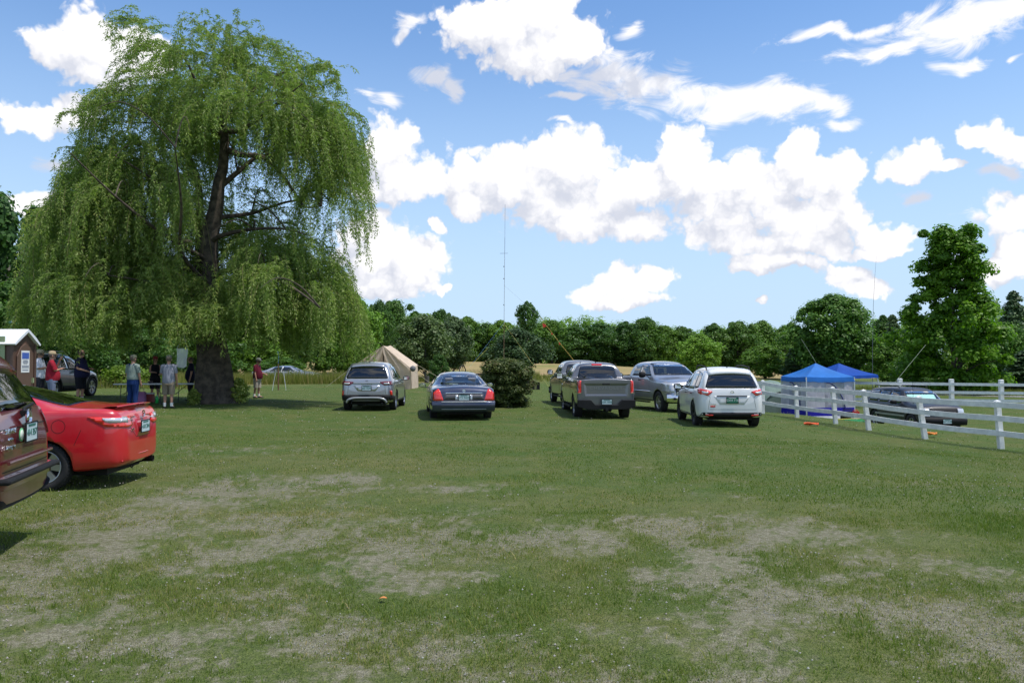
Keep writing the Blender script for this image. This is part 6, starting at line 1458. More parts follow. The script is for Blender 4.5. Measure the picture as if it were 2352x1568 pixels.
# --- canvas wall tent
def canvas_tent():
    g = gp(880, 46.4); root = empty('canvas_tent', g); tag(root, 'tan canvas wall tent with an open triangular doorway behind the silver crossover', 'tent')
    cv = cloth('canvas', (.74, .60, .46), .9, .30, .9, .10); g0 = g
    def q(px, row, d): return at(px, row, d)-g0
    GL_, GR_ = gp(817, 45.0)-g0, gp(944, 44.7)-g0; BL, BR = gp(826, 48.2)-g0, gp(962, 48.0)-g0
    EL, ER, AP = q(819, 836, 45.0), q(944, 847, 44.7), q(880, 793.5, 44.9); EBL, EBR, APB = q(828, 836, 48.2), q(959, 838, 48.0), q(897, 793, 48.0)
    def sheet(A, B, C_, D, nu, nv, sag=.0, fold=.0, ff=9, nrm=Vector((0, -1, 0)), name='wall'):
        b = MB(); P = []
        for i in range(nu+1):
            u = i/nu; row = []
            for j in range(nv+1):
                v = j/nv; p = A.lerp(B, v).lerp(D.lerp(C_, v), u); p = p+nrm*(fold*sin(v*ff+u*2)*(u**.7))-Vector((0, 0, sag*sin(pi*u)*sin(pi*v)+sag*.5*sin(pi*v))); row.append(p)
            P.append(row)
        b.grid(P); return b.build(name, cv, root)
    sheet(AP, APB, EBR, ER, 10, 8, .10, .02, 12, Vector((.6, 0, .6)), 'roof'); sheet(AP, APB, EBL, EL, 10, 8, .10, .02, 12, Vector((-.6, 0, .6)), 'roof')
    dt = AP.lerp((GL_+GR_)/2, .17); dl = (GL_+GR_)/2+Vector((-.85, 0, 0)); dr = (GL_+GR_)/2+Vector((.75, 0, 0))
    # front: two drawn-back door leaves radiating from the peak
    for E_, G_b, D_, sg in ((EL, GL_, dl, -1), (ER, GR_, dr, 1)):
        b = MB(); P = []
        for i in range(15):
            u = i/14; row = []
            for j in range(11):
                v = j/10; outer = AP.lerp(E_, min(1, u*1.55)) if u < .645 else E_.lerp(G_b, (u-.645)/.355); inner_ = AP.lerp(dt, min(1, u*3)) if u < .333 else dt.lerp(D_, (u-.333)/.667)
                p = inner_.lerp(outer, v); p = p+Vector((0, -1, 0))*(.10*sin(v*15+sg)*sin(pi*min(1, u*1.2))*(.3+.7*u)); row.append(p)
            P.append(row)
        b.grid(P); b.build('door_leaf', cv, root)
    sheet(ER, EBR, BR, GR_, 6, 10, 0, .05, 16, Vector((1, 0, 0)), 'side_wall'); sheet(EL, EBL, BL, GL_, 6, 10, 0, .05, 16, Vector((-1, 0, 0)), 'side_wall')
    b = MB(); b.grid([[APB.lerp(EBL, k/6).lerp(APB.lerp(EBR, k/6), j/8) for j in range(9)] for k in range(7)]); b.grid([[EBL.lerp(EBR, j/8).lerp(BL.lerp(BR, j/8), k/4) for j in range(9)] for k in range(5)]); b.build('back_wall', cv, root)
    b = MB(); b.tube([(ER+GR_)/2+Vector((.72, 1.6, .15)), (ER+GR_)/2+Vector((.72, 1.6, -.25))], .14, 6); b.build('window_flap', mat('dark_flap', (.07, .065, .06), .9), root)
    b = MB(); [b.tube([p, p2], .035, 6) for p, p2 in ((AP+Vector((0, .1, .02)), (GL_+GR_)/2+Vector((0, .1, 0))), (APB+Vector((0, -.1, .0)), (BL+BR)/2))]; b.build('tent_pole', m_bark, root)
    b = MB(); c = ER+Vector((.12, -.12, .02)); n_ = 8
    b.lathe([(.02, -.17), (.12, -.12), (.17, 0), (.12, .12), (.02, .17)], 12, tuple(c)); b.build('rolled_flap', mat('grey_bag', (.14, .14, .145), .8), root)
    b = MB()
    for p, e in ((ER, Vector((1.6, -1.2, -1.05))), (EBR, Vector((2.0, .4, -1.2))), (EL, Vector((-1.5, -.8, -1.25)))): b.tube([p, p+e], .010, 4)
    b.build('guy_ropes', mat('rope', (.4, .36, .25), .8), root)
canvas_tent()

# --- antenna masts
def mast():
    g = gp(1157, 52); root = empty('antenna_mast', g); tag(root, 'very tall thin antenna mast with a short crossbar standing behind the round bush', 'antenna mast')
    def z(row): return at(1157, row, 52).z-g.z
    dx = at(1160, 500, 52).x-at(1157, 800, 52).x
    for nm, r0, r1, rad, m in (('lower_tube', 900, 742, .018, mat('orange_wood', (.20, .11, .06), .7)), ('middle_tube', 742, 580, .016, mat('aluminium', (.50, .53, .58), .5, .2)), ('upper_tube', 580, 545, .013, mat('grey_tube', (.22, .23, .25), .5, .3)), ('whip', 545, 470, .009, mat('whip', (.25, .26, .28), .5))):
        b = MB(); b.tube([(dx*(838-r0)/340, 0, max(z(r0), -.1)), (dx*(838-r1)/340, 0, z(r1))], rad, 8); b.build(nm, m, root)
    b = MB(); b.tube([(-.25, 0, z(582)), (.27, 0, z(582)+.01)], .010, 5); [b.lathe([(.028, -.03), (.028, .03)], 8, (0, 0, z(r))) for r in (700, 640, 612)]; b.build('crossbar', K['rimdark'], root)
    top = Vector((.02, 0, z(655))); b = MB(); anchor = at(1336, 850, 38.0)-g; mid = at(1240, 728, 47)-g
    b.tube([top, mid], .006, 4); b.build('guy_wire', K['silver'], root)
    b = MB(); b.tube([mid, mid.lerp(anchor, .5)+Vector((0, 0, -.03)), anchor], .009, 5); ro = b.build('guy_rope', mat('orange_rope', (.50, .33, .06), .7), root)
    for f, s in ((.18, .22), (.36, .1), (.55, .1)): b = MB(); p = mid.lerp(anchor, f); b.add([p+Vector((0, -.02, 0)), p+Vector((-s, -.03, s*.5)), p+Vector((-s*.8, -.02, -s*.7)), p+Vector((0, 0, -s*.5))], [(0, 1, 2, 3)]); b.build('flag', K['red_cloth'], ro)
    b = MB(); b.tube([Vector((0, 0, z(742))), at(1076, 846, 49)-g], .005, 4); b.build('blue_guy', mat('blue_rope', (.08, .2, .40), .6), root)
    b = MB(); b.tube([at(1120, 800, 50.5)-g+Vector((0, -.03, 0)), at(1070, 852, 48.5)-g], .006, 4); b.tube([Vector((0, 0, z(742))), at(1262, 890, 47)-g], .006, 4); b.build('yellow_guy', mat('yellow_line', (.55, .5, .12), .6), root)
mast()
def thin_mast():
    g = gp(2006, 58); root = empty('antenna_mast', g); tag(root, 'slender leaning whip antenna rising between the blue canopies and the maple', 'antenna mast')
    b = MB(); b.tube([at(px, row, 58)-g for px, row in ((2004, 900), (2004, 800), (2006, 700), (2009, 640), (2013, 588))], [.022, .018, .013, .009, .005], 6); b.build('whip', mat('dark_tube', (.12, .13, .15), .5), root)
thin_mast()
simple('rope', lambda b: b.tube([at(1876, 836, 38)-at(1876, 836, 38), at(1858, 806, 38.2)-at(1876, 836, 38), at(1840, 778, 38.4)-at(1876, 836, 38)], .007, 5), mat('pale_rope', (.28, .33, .24), .7), at(1876, 836, 38), 'thin pale rope rising to the left from the peak of the screened gazebo', 'rope')
a_ = at(2050, 885, 43.5); simple('rope', lambda b: b.tube([Vector((0, 0, -1.0)), Vector((0, 0, 0)), at(2088, 838, 45)-a_, at(2126, 792, 46)-a_], .009, 5), bpy.data.materials['pale_rope'], a_, 'pale slanting pole rising to the right above the far white fence', 'rope')
def tripod():
    g = gp(640, 44); root = empty('tripod_mast', g); tag(root, 'brown post with two pale struts right of the man in maroon', 'antenna mast')
    def q(px, row): v = at(px, row, 44)-g; return v
    b = MB(); b.tube([q(639, 835), (0, 0, -.05)], .04, 6); b.build('post', mat('brown_post', (.16, .08, .04), .8), root)
    b = MB(); b.tube([q(634, 848), Vector((-.28, -.2, -.05))], .014, 5); b.build('strut', m_pole, root); b = MB(); b.tube([q(651, 852), Vector((.46, -.1, -.05))], .014, 5); b.build('strut', m_pole, root)
    b = MB(); b.tube([q(639, 836), q(640, 820), q(638, 806)], .012, 5); b.build('whip', bpy.data.materials['blue_rope'], root)
tripod()

# --- old hay rake
def hay_rake():
    g = gp(1108, 60); root = empty('hay_rake', g, R(8)); tag(root, 'antique spoked wheel hay rake standing in the field behind the dark blue saloon', 'hay rake'); iron = mat('rusty_iron', (.035, .025, .02), .8)
    for x in (-1.5, 1.5):
        b = MB(); ca, sa = cos(1.05), sin(1.05)
        def w(a, r): return Vector((x+r*cos(a)*ca*.9, r*cos(a)*sa, .72+r*sin(a)))
        b.tube([w(2*pi*k/28, .70) for k in range(29)], .035, 6, cap=False); [b.tube([w(a, .04), w(a, .69)], .012, 4) for a in np.linspace(0, 2*pi, 13)[:-1]]; b.lathe([(.07, -.1), (.07, .1)], 8, (x, 0, .72), 'x'); b.build('wheel', iron, root)
    b = MB(); b.tube([(-1.5, 0, .72), (1.5, 0, .72)], .035, 6); b.box((0, -.15, .78), (2.9, .09, .08)); b.box((0, -.2, .30), (2.7, .06, .06)); b.tube([(0, 0, .8), (0, -.3, 1.15)], .02, 5); b.build('frame', iron, root)
    b = MB()
    for k in range(26):
        x = -1.3+k*.104; b.tube([(x, -.15+.55*sin(t), .70+.42*cos(t)-.0) for t in np.linspace(0.2, 2.6, 9)], .011, 4)
    tag(b.build('tines', iron, root), kind=None)
    b = MB(); b.box((.55, -.35, 1.18), (.38, .32, .05)); b.build('seat', iron, root, bevel=.02)
hay_rake()
r = root_of('wire_crate', gp(1230, 49), 'small dark wire crate with a yellow centre standing on the lawn right of the bush', 'crate')
b = MB(); [b.box((x, y, .22), (.035, .035, .44)) for x in (-.24, .24) for y in (-.15, .15)]; [b.box((0, y, z), (.5, .03, .03)) for y in (-.15, .15) for z in (.02, .43)]; [b.box((x, y, .22), (.16, .012, .40)) for x in (-.15, .16) for y in (-.15, .15)]; b.build('crate_frame', K['trim'], r)
b = MB(); b.box((0, 0, .21), (.14, .26, .36)); b.build('yellow_block', mat('dull_yellow', (.30, .28, .10), .8), r)
simple('field_post', lambda b: b.tube([(0, 0, -.1), (0, 0, 1.15)], .045, 6), mat('grey_post', (.10, .10, .105), .8), gp(1292, 70), 'lone thin dark post in the hay field left of the half hidden pickup', 'post')

# --- utility pole, guy wire, street sign
def utility():
    g = gp(14, 52); root = empty('utility_pole', g); tag(root, 'weathered wooden utility pole rising behind the brown portable toilet', 'pole')
    b = MB(); b.tube([(0, 0, -.2), (0, 0, at(14, 505, 52).z-g.z)], [.17, .13], 12); b.build('pole', mat('pole_wood', (.20, .17, .135), .9, var=.25, bump=.5), root)
    b = MB(); p = [at(26, 500, 52)-g, at(50, 618, 50.5)-g, at(92, 748, 48.5)-g, at(104, 786, 47.8)-g]; b.tube(p, .012, 5); b.lathe([(.05, -.15), (.05, .15)], 8, tuple(p[1])); b.build('guy_wire', K['silver'], root)
    b = MB(); e = gp(122, 47.2)-g; b.tube([p[3], e], .05, 8); b.build('wire_guard', mat('yellow_guard', (.80, .60, .02), .5), root)
utility()
r = root_of('street_sign', gp(24, 40), 'small teal street name sign just above the portable toilet roof', 'sign')
zt = at(30, 739, 40).z-r.location.z
b = MB(); b.tube([(0, .03, -.1), (0, .03, zt+.05)], .025, 6); b.build('sign_post', K['silver'], r)
b = MB(); b.box((.12, 0, zt), (.46, .012, .20), Matrix.Rotation(-.06, 3, 'Y')); o = b.build('sign_blade', mat('teal_sign', (.02, .24, .22), .5), r)
b = MB(); [b.box((.02+k*.045, -.010, zt-.0), (.022, .006, .06+.02*(k % 2))) for k in range(5)]; b.build('sign_letters', K['white'], o)

# --- portable toilet
def toilet():
    x1, y0, y1 = -13.38, 21.35, 22.38; g = gz(-13.9, 21.9)-.02; root = empty('portable_toilet', (-13.95, 21.87, g)); tag(root, 'brown portable toilet with a white gable roof at the left edge', 'portable toilet')
    br = mat('brown_plastic', (.10, .055, .040), .45, var=.12); gn = mat('sage_plastic', (.30, .36, .19), .5); wt = mat('white_roof', (.74, .76, .80), .5)
    X0, X1, Y0, Y1 = -.57, .57, -.52, .51; H = at(33, 787, 21.4).z-g
    b = MB(); b.box((0, 0, H/2), (1.10, 1.0, H)); [b.box((x, y, H/2), (.09, .09, H)) for x in (X0+.03, X1-.03) for y in (Y0+.03, Y1-.03)]; b.build('cabin', br, root, bevel=.01)
    Hr = at(57, 756, 21.9).z-g
    b = MB(); P = [(-.60, H-.03), (-.36, H+.16), (0, Hr), (.36, H+.16), (.58, H-.03)]
    b.prism([(y, z) for y, z in P]+[(.54, H-.06), (0, Hr-.08), (-.56, H-.06)], X0-.08, X1+.10, 'x'); b.prism([(-.52, H-.05), (0, Hr-.07), (.50, H-.05)], X0, X1, 'x', 1); b.build('roof', [wt, br], root)
    b = MB(); b.prism([(-.36, .12), (.36, .12), (.36, H-.35), (.20, H-.10), (.0, H-.0), (-.20, H-.10), (-.36, H-.35)], X1-.01, X1+.025, 'x'); d = b.build('door', mat('brown_door', (.125, .075, .055), .45), root, bevel=.012)
    b = MB(); b.box((X1+.05, .30, 1.0), (.05, .04, .14)); b.build('handle', gn, d)
    b = MB(); b.box((X1+.03, -.02, 1.52), (.006, .37, .60)); s = b.build('notice', K['white'], d)
    b = MB(); b.box((X1+.035, -.02, 1.68), (.004, .31, .17)); b.build('notice_heading', mat('notice_blue', (.06, .12, .42), .5), s)
    b = MB(); [b.box((X1+.0355, -.02+.0*k, z), (.004, w, .022)) for k, (z, w) in enumerate(((1.55, .20), (1.51, .24), (1.47, .18), (1.40, .30), (1.36, .30), (1.29, .26)))]; b.build('notice_print', mat('notice_grey', (.18, .2, .26), .6), s)
    b = MB(); b.box((-.05, Y0-.01, 1.25), (.82, .03, 1.9)); sp = b.build('side_panel', gn, root, bevel=.01)
    b = MB(); [b.box((-.08, Y0-.035, z), (.62, .03, .035), Matrix.Rotation(.5, 3, 'X')) for z in np.linspace(1.80, 2.10, 4)]; b.build('vent_slats', mat('vent_dark', (.10, .13, .06), .6), sp)
toilet()

# --- folding tables and what is on and under them
m_tab = mat('table_plastic', (.60, .60, .62), .5); m_leg = mat('table_leg', (.05, .05, .055), .5, .4)
def table():
    root = empty('folding_table', (0, 0, 0)); b = MB(); b.prism(rpoly([(-.92, -.37), (.92, -.37), (.92, .37), (-.92, .37)], .05), .70, .74, 'z'); b.build('tabletop', m_tab, root, bevel=.008)
    for sx in (-1, 1):
        b = MB(); b.tube([(sx*.66, -.28, .70), (sx*.70, -.28, .02)], .014, 6); b.tube([(sx*.66, .28, .70), (sx*.70, .28, .02)], .014, 6); b.tube([(sx*.70, -.33, .015), (sx*.70, .33, .015)], .014, 6); b.tube([(sx*.68, -.28, .35), (sx*.68, .28, .35)], .012, 6); b.tube([(sx*.68, 0, .35), (sx*.25, 0, .69)], .011, 6); b.build('leg', m_leg, root)
    return root
t1 = table(); tag(t1, 'white folding table right behind the man in overalls', 'table', 'white folding tables under the willow'); g = gp(330, 28.9); t1.location = (g.x, g.y, g.z-.01); t1.rotation_euler = (0, 0, .10)
t2 = copy_tree(t1); tag(t2, 'white folding table reaching behind the willow trunk', 'table', 'white folding tables under the willow'); g2 = gp(447, 30.2); t2.location = (g2.x, g2.y, g2.z-.01); t2.rotation_euler = (0, 0, .04)
zt = t1.location.z+.74; tp = t1.location
simple('bowl', lambda b: b.lathe([(.04, 0), (.09, .05), (.10, .08), (.09, .08), (.03, .02)], 14), mat('dark_bowl', (.06, .04, .05), .5), (tp.x+.25, tp.y, zt), 'small dark bowl on the folding table behind the man in overalls', 'bowl')
simple('food_bag', lambda b: b.lathe([(.08, 0), (.12, .04), (.09, .10), (.03, .12), (.001, .11)], 10), mat('yellow_bag', (.35, .34, .06), .6), (tp.x+.78, tp.y+.05, zt), 'small yellow bag of food on the table in front of the woman', 'bag')
gb = gp(327, 29.3)
r = root_of('tote_bag', gb, 'pink tote bag on the grass under the folding table', 'bag')
b = MB(); b.box((0, 0, .2), (.30, .18, .40), taper=.9); b.build('bag', mat('pink_bag', (.42, .17, .36), .7, bump=.4), r, bevel=.03); b = MB(); b.tube([(-.08, 0, .40), (-.07, 0, .52), (.07, 0, .52), (.08, 0, .40)], .012, 5); b.build('handle', bpy.data.materials['pink_bag'], r)
r = root_of('bottle', gp(362, 29.4), 'bright green bottle standing on the grass under the table edge', 'bottle')
b = MB(); b.lathe([(.001, 0), (.055, .0), (.055, .19), (.02, .25), (.02, .27)], 14); b.build('bottle_body', mat('green_plastic', (.03, .55, .10), .3), r); b = MB(); b.lathe([(.024, .27), (.024, .30), (.001, .30)], 12); b.build('cap', K['white'], r)
gbx = gp(345, 29.6)
r = root_of('cooler_box', gbx, 'low red and white box beside the pink tote bag under the table', 'cooler')
b = MB(); b.box((0, 0, .16), (.28, .24, .30)); b.build('box', mat('red_box', (.34, .06, .06), .6), r, bevel=.015); b = MB(); b.box((0, 0, .33), (.30, .26, .05)); b.build('lid', K['white'], r, bevel=.01)
# translucent plastic sheet hung in the willow
def hang(b):
    P = []
    for i in range(9):
        v = i/8; P.append([Vector(((-.19+.38*u)*(1-.12*v), .03*sin(u*7+v*5), .30-.62*v-(.05*sin(pi*u) if i == 8 else 0))) for u in np.linspace(0, 1, 9)])
    b.grid(P); b.tube([(-.17, 0, .30), (0, .1, .8), (.17, 0, .30)], .005, 4)
simple('plastic_bag', hang, meshnet('clear_plastic', (.58, .60, .62), .62), at(418, 820, 27.3), 'clear plastic bag hanging from the willow above the tables', 'bag')

def leaf_(b): b.grid([[Vector(((u-.5)*.09, (v-.5)*.07*(1-abs(2*u-1)**2), .02+.015*sin(u*3)+.012*abs(v-.5))) for v in (0, .5, 1)] for u in (0, .25, .5, .75, 1)])
gl_ = gxy(883, 1380); simple('fallen_leaf', leaf_, mat('orange_leaf', (.55, .20, .05), .7), (gl_[0], gl_[1], gz(*gl_)+.02), 'single dry orange leaf lying on the grass in the near foreground', 'leaf')
bpy.data.objects['fallen_leaf'].scale = (.62, .62, .62)

# ------------------------------------------------------------------ people
def skin_mat(name, c):
    m = mat(name, c, .6, var=.08); m.node_tree.nodes['Principled BSDF'].inputs['Subsurface Weight'].default_value = .0; return m
SK1 = skin_mat('skin_fair', (.42, .22, .15)); SK2 = skin_mat('skin_tan', (.30, .15, .095))
def V3(*a): return Vector(a)
def arm_pose(kind, sg, sh):
    if kind == 'down': return sh+V3(.02, sg*.06, -.28), sh+V3(.08, sg*.07, -.53)
    if kind == 'front': return sh+V3(.04, sg*.07, -.27), sh+V3(.28, sg*.0, -.34)
    if kind == 'folded': return sh+V3(.08, sg*.05, -.26), sh+V3(.26, -sg*.14, -.20)
    if kind == 'chin': return sh+V3(.14, sg*.03, -.24), sh+V3(.24, -sg*.08, .06)
    if kind == 'hip': return sh+V3(-.06, sg*.16, -.26), sh+V3(.10, sg*.06, -.44)
    if kind == 'hold': return sh+V3(.05, sg*.06, -.27), sh+V3(.30, -sg*.08, -.28)
def person(px, d, H, rot, label, top, bottom, arms=('down', 'down'), belly=.0, sleeve=.55, shorts=True, hat=None, skin=None, socks=True, stride=.0, female=False, seat=None, loc=None, overall=None, shoe=(.03, .03, .035), hair=(.12, .09, .07), tank=False, lean=0.0):
    skin = skin or SK1
    g = gp(px, d) if loc is None else Vector(loc); root = empty('person', g, R(rot)); tag(root, label, 'person'); s = H/1.76; root.scale = (s, s, s)
    W_ = .88 if female else 1.0
    J = {}; R_ = {}; E = []
    def add(n, p, r, par=None):
        J[n] = V3(*p); R_[n] = r if isinstance(r, tuple) else (r, r)
        if par: E.append((par, n))
    sit = seat is not None; hz = .92
    add('pelvis', (0, 0, hz+.02), (.135*W_, .11)); add('waist', (.01, 0, 1.08), (.125*W_, .10), 'pelvis'); add('chest', (0, 0, 1.28), (.15*W_, .11), 'waist'); add('neckb', (-.01+lean*.05, 0, 1.44), (.07, .065), 'chest')
    add('neck', (.005+lean*.07, 0, 1.51), (.055, .055), 'neckb'); add('skull', (.02+lean*.09, 0, 1.58), (.072, .085), 'neck'); add('crown', (.015+lean*.10, 0, 1.685), (.078, .09), 'skull')
    for sg, nm in ((1, 'L'), (-1, 'R')):
        add('hip'+nm, (0, sg*.095, .86), .092, 'pelvis'); st = stride*sg
        if sit: kn, an, to = (.42, sg*.12, .80), (.42, sg*.12, .42), (.56, sg*.13, .37)
        else: kn, an, to = (.02+st*.5, sg*.105, .49), (-.02+st, sg*.115, .09), (.13+st, sg*.14, .035)
        add('knee'+nm, kn, .06, 'hip'+nm); mid = V3(*kn).lerp(V3(*an), .35); add('calf'+nm, tuple(mid+V3(-.015, 0, 0)), .056, 'knee'+nm); add('ankle'+nm, an, .038, 'calf'+nm); add('toe'+nm, to, .04, 'ankle'+nm)
        sh = V3(-.01, sg*.175*W_, 1.40); add('sh'+nm, tuple(sh), .058, 'chest'); el, wr = arm_pose(arms[0 if sg > 0 else 1], sg, sh)
        add('el'+nm, tuple(el), .042, 'sh'+nm); add('wr'+nm, tuple(wr), .028, 'el'+nm); f = (wr-el).normalized(); sd = f.cross(V3(0, 0, 1)); sd = sd.normalized() if sd.length > .2 else V3(1, 0, 0); up = sd.cross(f)
        add('palm'+nm, tuple(wr+f*.075), (.040, .022), 'wr'+nm)
        for k, (o, L_, c) in enumerate(((-.030, .062, .3), (-.010, .072, .35), (.010, .066, .4), (.030, .052, .45))):
            b0 = wr+f*.095+sd*o; add('f%d%s' % (k, nm), tuple(b0+f*L_*.5), .009, 'palm'+nm); add('g%d%s' % (k, nm), tuple(b0+f*L_*.85-up*L_*c), .0075, 'f%d%s' % (k, nm))
        add('th'+nm, tuple(wr+f*.05-sd*.05), .010, 'palm'+nm); add('tt'+nm, tuple(wr+f*.085-sd*.062-up*.01), .008, 'th'+nm)
    names = list(J); me = bpy.data.meshes.new('body'); me.from_pydata([tuple(J[n]) for n in names], [(names.index(a), names.index(b)) for a, b in E], [])
    o = bpy.data.objects.new('body', me); col.objects.link(o); md = o.modifiers.new('skin', 'SKIN'); md.use_smooth_shade = True
    for i, n in enumerate(names):
        sv = me.skin_vertices[0].data[i]; sv.radius = R_[n]; sv.use_root = (n == 'pelvis')
    sb = o.modifiers.new('sub', 'SUBSURF'); sb.levels = 2; sb.render_levels = 2
    try: m2 = evalmesh(o)
    except Exception as ex: m2 = me
    o.modifiers.clear(); bm = bmesh.new(); bm.from_mesh(m2)
    hc = J['skull'].lerp(J['crown'], .45)      # face: brow, nose, chin, ears on the same mesh
    def ell(c, r, seg=10):
        res = bmesh.ops.create_uvsphere(bm, u_segments=seg, v_segments=seg-2, radius=1.0)
        for v in res['verts']: v.co = Vector((v.co.x*r[0], v.co.y*r[1], v.co.z*r[2]))+c
    ell(hc+V3(0, 0, .005), (.100, .080, .118), 14); ell(hc+V3(.098, 0, -.018), (.022, .014, .026), 6); ell(hc+V3(.062, 0, -.088), (.036, .04, .03), 8)
    for sg in (1, -1): ell(hc+V3(-.005, sg*.082, -.015), (.02, .012, .032), 6)
    bm.to_mesh(m2); bm.free(); m2.materials.clear(); m2.materials.append(skin); m2.polygons.foreach_set('use_smooth', [True]*len(m2.polygons)); o.data = m2; o.parent = root; m2.name = 'body'
    b = MB(); [b.lathe([(.001, -.006), (.010, 0), (.001, .006)], 8, tuple(hc+V3(.092, sg*.032, .012)), 'x') for sg in (1, -1)]; b.box(hc+V3(.094, 0, -.058), (.012, .045, .010)); b.build('face', mat('eyes', (.05, .03, .03), .5) if 'eyes' not in bpy.data.materials else bpy.data.materials['eyes'], root)
    def ring(c, rx, ry, n=20, sq=2.3): return [Vector((c[0]+rx*abs(cos(a))**(2/sq)*(1 if cos(a) > 0 else -1), c[1]+ry*abs(sin(a))**(2/sq)*(1 if sin(a) > 0 else -1), c[2])) for a in [2*pi*k/n for k in range(n+1)]]
    # hair
    b = MB(); P = [ring((hc.x-.012*k, 0, hc.z+z), r*1.08, r*.92) for k, (z, r) in enumerate([(-.055, .082), (.0, .097), (.05, .094), (.09, .070), (.118, .02)])]; b.grid(P); hm = mat('hair', hair, .8); b.build('hair', hm, root)
    if female: b = MB(); b.tube([hc+V3(-.08, 0, .02), hc+V3(-.13, 0, -.08), hc+V3(-.11, 0, -.2)], [.05, .045, .015], 8); b.build('ponytail', hm, root)
    # shirt
    tm = cloth('shirt_cloth', top, .85, .05, .8, .10); bl = belly
    waist_z = .84 if not overall and not tank else .95
    prof = [(waist_z, .145+bl*.7, .175*W_+bl*.4, bl*.35), (waist_z+.08, .150+bl, .180*W_+bl*.5, bl*.5), (1.05, .145+bl, .175*W_+bl*.5, bl*.5), (1.16, .140+bl*.7, .175*W_+bl*.3, bl*.35), (1.28, .140, .190*W_, .0), (1.38, .115, .185*W_, 0), (1.435, .085, .13, -.005), (1.465, .068, .072, 0), (1.49, .062, .062, .005)]
    if tank: prof = prof[:-2]
    b = MB(); b.grid([ring((cx_, 0, z), rx*.92, ry) for z, rx, ry, cx_ in prof])
    if not tank:
        for nm in 'LR':
            sh, el, wr = J['sh'+nm], J['el'+nm], J['wr'+nm]; e = sh.lerp(el, sleeve*1.5) if sleeve <= .66 else el.lerp(wr, (sleeve-.66)*2.6)
            pts = [sh.lerp(V3(0, 0, sh.z), .35), sh, sh.lerp(el, .5), e] if sleeve <= .66 else [sh.lerp(V3(0, 0, sh.z), .35), sh, sh.lerp(el, .5), el, e]
            b.tube(pts, [.085, .082, .072, .07] if sleeve <= .66 else [.085, .08, .065, .056, .05], 10, cap=False)
    b.build('shirt', tm, root)
    # trousers / shorts
    pm = cloth('trouser_cloth', bottom, .9, .0, .8, .08); b = MB(); kz = .44 if shorts else .07
    b.grid([ring((bl*.2, 0, z), rx+bl*.3, ry+bl*.3) for z, rx, ry in ((.78, .14, .185), (.86, .142, .185), (.93, .135, .175), (.99, .130, .165))])
    for nm in 'LR':
        hp, kn, ca, an = J['hip'+nm], J['knee'+nm], J['calf'+nm], J['ankle'+nm]
        if shorts: b.tube([hp+V3(0, 0, .02), hp.lerp(kn, .4), hp.lerp(kn, .8), kn.lerp(ca, .25)], [.118, .112, .102, .100], 12, cap=False)
        else: b.tube([hp+V3(0, 0, .02), hp.lerp(kn, .5), kn, ca, an+V3(0, 0, -.03)], [.118, .108, .088, .080, .078], 12, cap=False)
    b.build('shorts' if shorts else 'trousers', pm, root)
    if shorts and not overall: 
        b = MB(); b.grid([ring((bl*.2, 0, z), .134+bl*.3, .170+bl*.3) for z in (.965, .995)]); b.build('belt', K['trim'], root) if waist_z > .9 else None
    if overall:
        b = MB(); r1 = .155
        for sgx in (1, -1): b.box((sgx*(.115)+bl*.3, 0, 1.12), (.03, .26 if sgx > 0 else .18, .30))
        for sg in (1, -1): b.tube([(.12, sg*.09, 1.26), (.06, sg*.10, 1.46), (-.06, sg*.08, 1.47), (-.125, sg*.02, 1.2)], .018, 6)
        b.build('bib', pm, root, bevel=.01)
    for nm in 'LR':
        an, to = J['ankle'+nm], J['toe'+nm]
        if socks and shorts: b = MB(); b.tube([an+V3(0, 0, -.02), an+V3(0, 0, .10)], [.046, .050], 10, cap=False); b.build('sock', K['white'], root)
        b = MB(); f = V3(to.x-an.x, to.y-an.y, 0); P = []
        for t, w, h in ((-.35, .03, .05), (-.2, .042, .085), (.25, .045, .09), (.7, .05, .065), (1.15, .048, .05), (1.4, .02, .035)):
            c = an+f*t; P.append([Vector((c.x+0, c.y+w*cos(a), max(.0, h*.5+h*.5*sin(a))+(an.z-.09))) for a in np.linspace(0, 2*pi, 13)])
        b.grid(P); b.build('shoe', mat('shoe', shoe, .6), root)
    if hat:
        hm = cloth('hat_cloth', hat[1], .9, .0, .4, .2); b = MB(); P = [ring((hc.x-.005, 0, hc.z+z), r*1.08, r*.95) for z, r in ((.045, .102), (.10, .098), (.135, .075), (.15, .02))]; b.grid(P)
        if hat[0] == 'boonie': b.grid([ring((hc.x, 0, hc.z+.045), .10, .095), ring((hc.x, 0, hc.z+.03), .165, .155)])
        else:
            P = [[hc+V3(.07+.0*t+ext*(.11-.05*abs(t)**2), t*.085, .048-ext*.02) for t in np.linspace(-1, 1, 9)] for ext in (0, .5, 1)]; b.grid(P)
        b.build('hat', hm, root)
    return root
person(91, 26.2, 1.80, 10, 'person in white shirt and brimmed camouflage hat, arms folded, beside the portable toilet', (.68, .69, .76), (.03, .03, .04), ('folded', 'folded'), .03, .6, False, ('boonie', (.30, .26, .17)))
person(119, 25.2, 1.76, 35, 'person in red shirt and tan cap with a hand raised to the chin', (.30, .015, .03), (.16, .19, .28), ('chin', 'folded'), .08, .62, False, ('cap', (.36, .28, .17)))
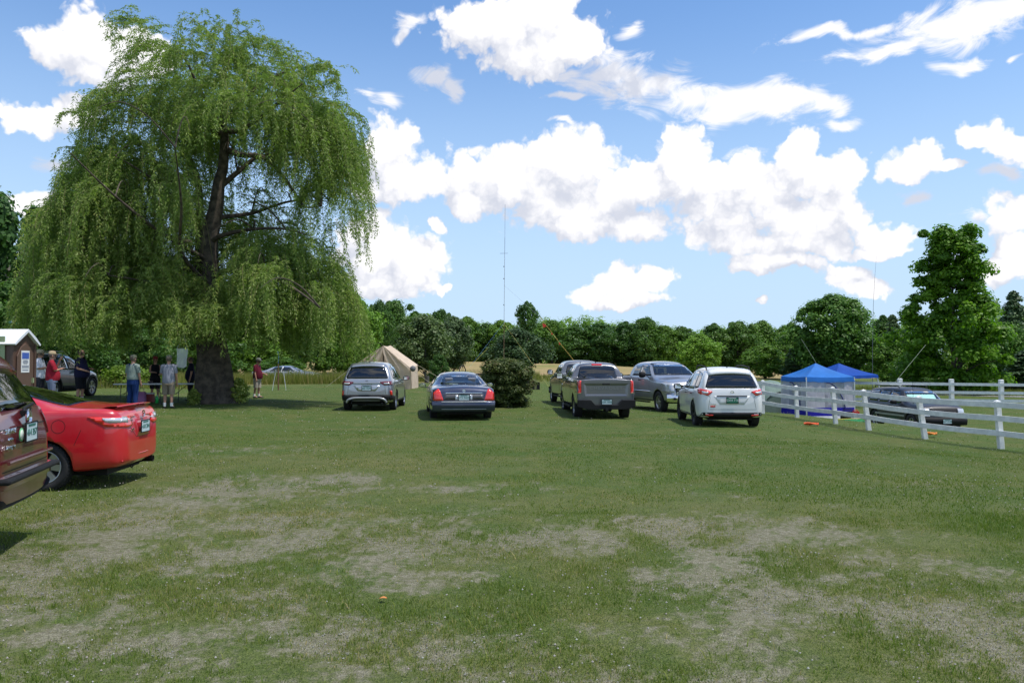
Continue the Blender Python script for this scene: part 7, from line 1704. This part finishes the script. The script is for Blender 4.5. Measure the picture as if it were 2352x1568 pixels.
person(186, 27.6, 1.84, -5, 'person in navy shirt and dark shorts standing in front of the blue grey crossover', (.012, .012, .045), (.010, .010, .015), ('hold', 'front'), .10, .55, True, None, hair=(.05, .03, .02))
person(306, 26.6, 1.78, 75, 'person in blue denim overalls seen from behind at the folding table', (.20, .25, .22), (.012, .035, .13), ('down', 'down'), .06, .55, False, ('cap', (.10, .11, .08)), overall=True)
person(357, 31.0, 1.68, -60, 'woman in black sleeveless top and red visor standing behind the folding tables', (.010, .010, .014), (.012, .011, .015), ('front', 'hold'), .03, .3, True, ('cap', (.25, .04, .04)), SK1, False, female=True, tank=True, hair=(.2, .10, .05))
person(388, 27.2, 1.80, 100, 'person in grey shirt and khaki shorts with white socks seen from behind at the tables', (.24, .25, .30), (.235, .195, .145), ('hold', 'down'), .05, .55, True, ('cap', (.10, .11, .09)), stride=.03)
person(591, 35.4, 1.77, -8, 'man in maroon shirt and khaki shorts standing alone right of the willow trunk', (.10, .008, .022), (.38, .33, .28), ('front', 'down'), .075, .55, True, ('cap', (.16, .17, .15)), stride=.05, lean=.5)
person(439, 31.6, 1.74, -150, 'person in dark clothes almost hidden behind the left edge of the willow trunk', (.010, .012, .03), (.015, .015, .02), ('down', 'down'), .06, .55, False, None)
gs = gz(14.9, 38.3)
person(0, 0, 1.74, -100, 'person sitting on a chair inside the screened gazebo', (.10, .10, .12), (.06, .06, .09), ('front', 'hold'), .05, .55, False, ('cap', (.08, .08, .1)), seat=True, loc=(14.9, 38.3, gs-.38))
r = tag(empty('folding_chair', (14.9, 38.36, gs), R(-100)), 'dark folding chair under the person inside the screened gazebo', 'chair')
b = MB(); b.box((.1, 0, .43), (.42, .46, .03)); b.build('seat', K['trim'], r)
b = MB(); b.box((-.14, 0, .72), (.03, .46, .34), Matrix.Rotation(-.15, 3, 'Y')); b.build('backrest', K['trim'], r)
for x, y in ((.28, .2), (.28, -.2), (-.12, .2), (-.12, -.2)): b = MB(); b.tube([(x, y, .42), (x, y, 0)], .013, 6); b.build('leg', m_leg, r)
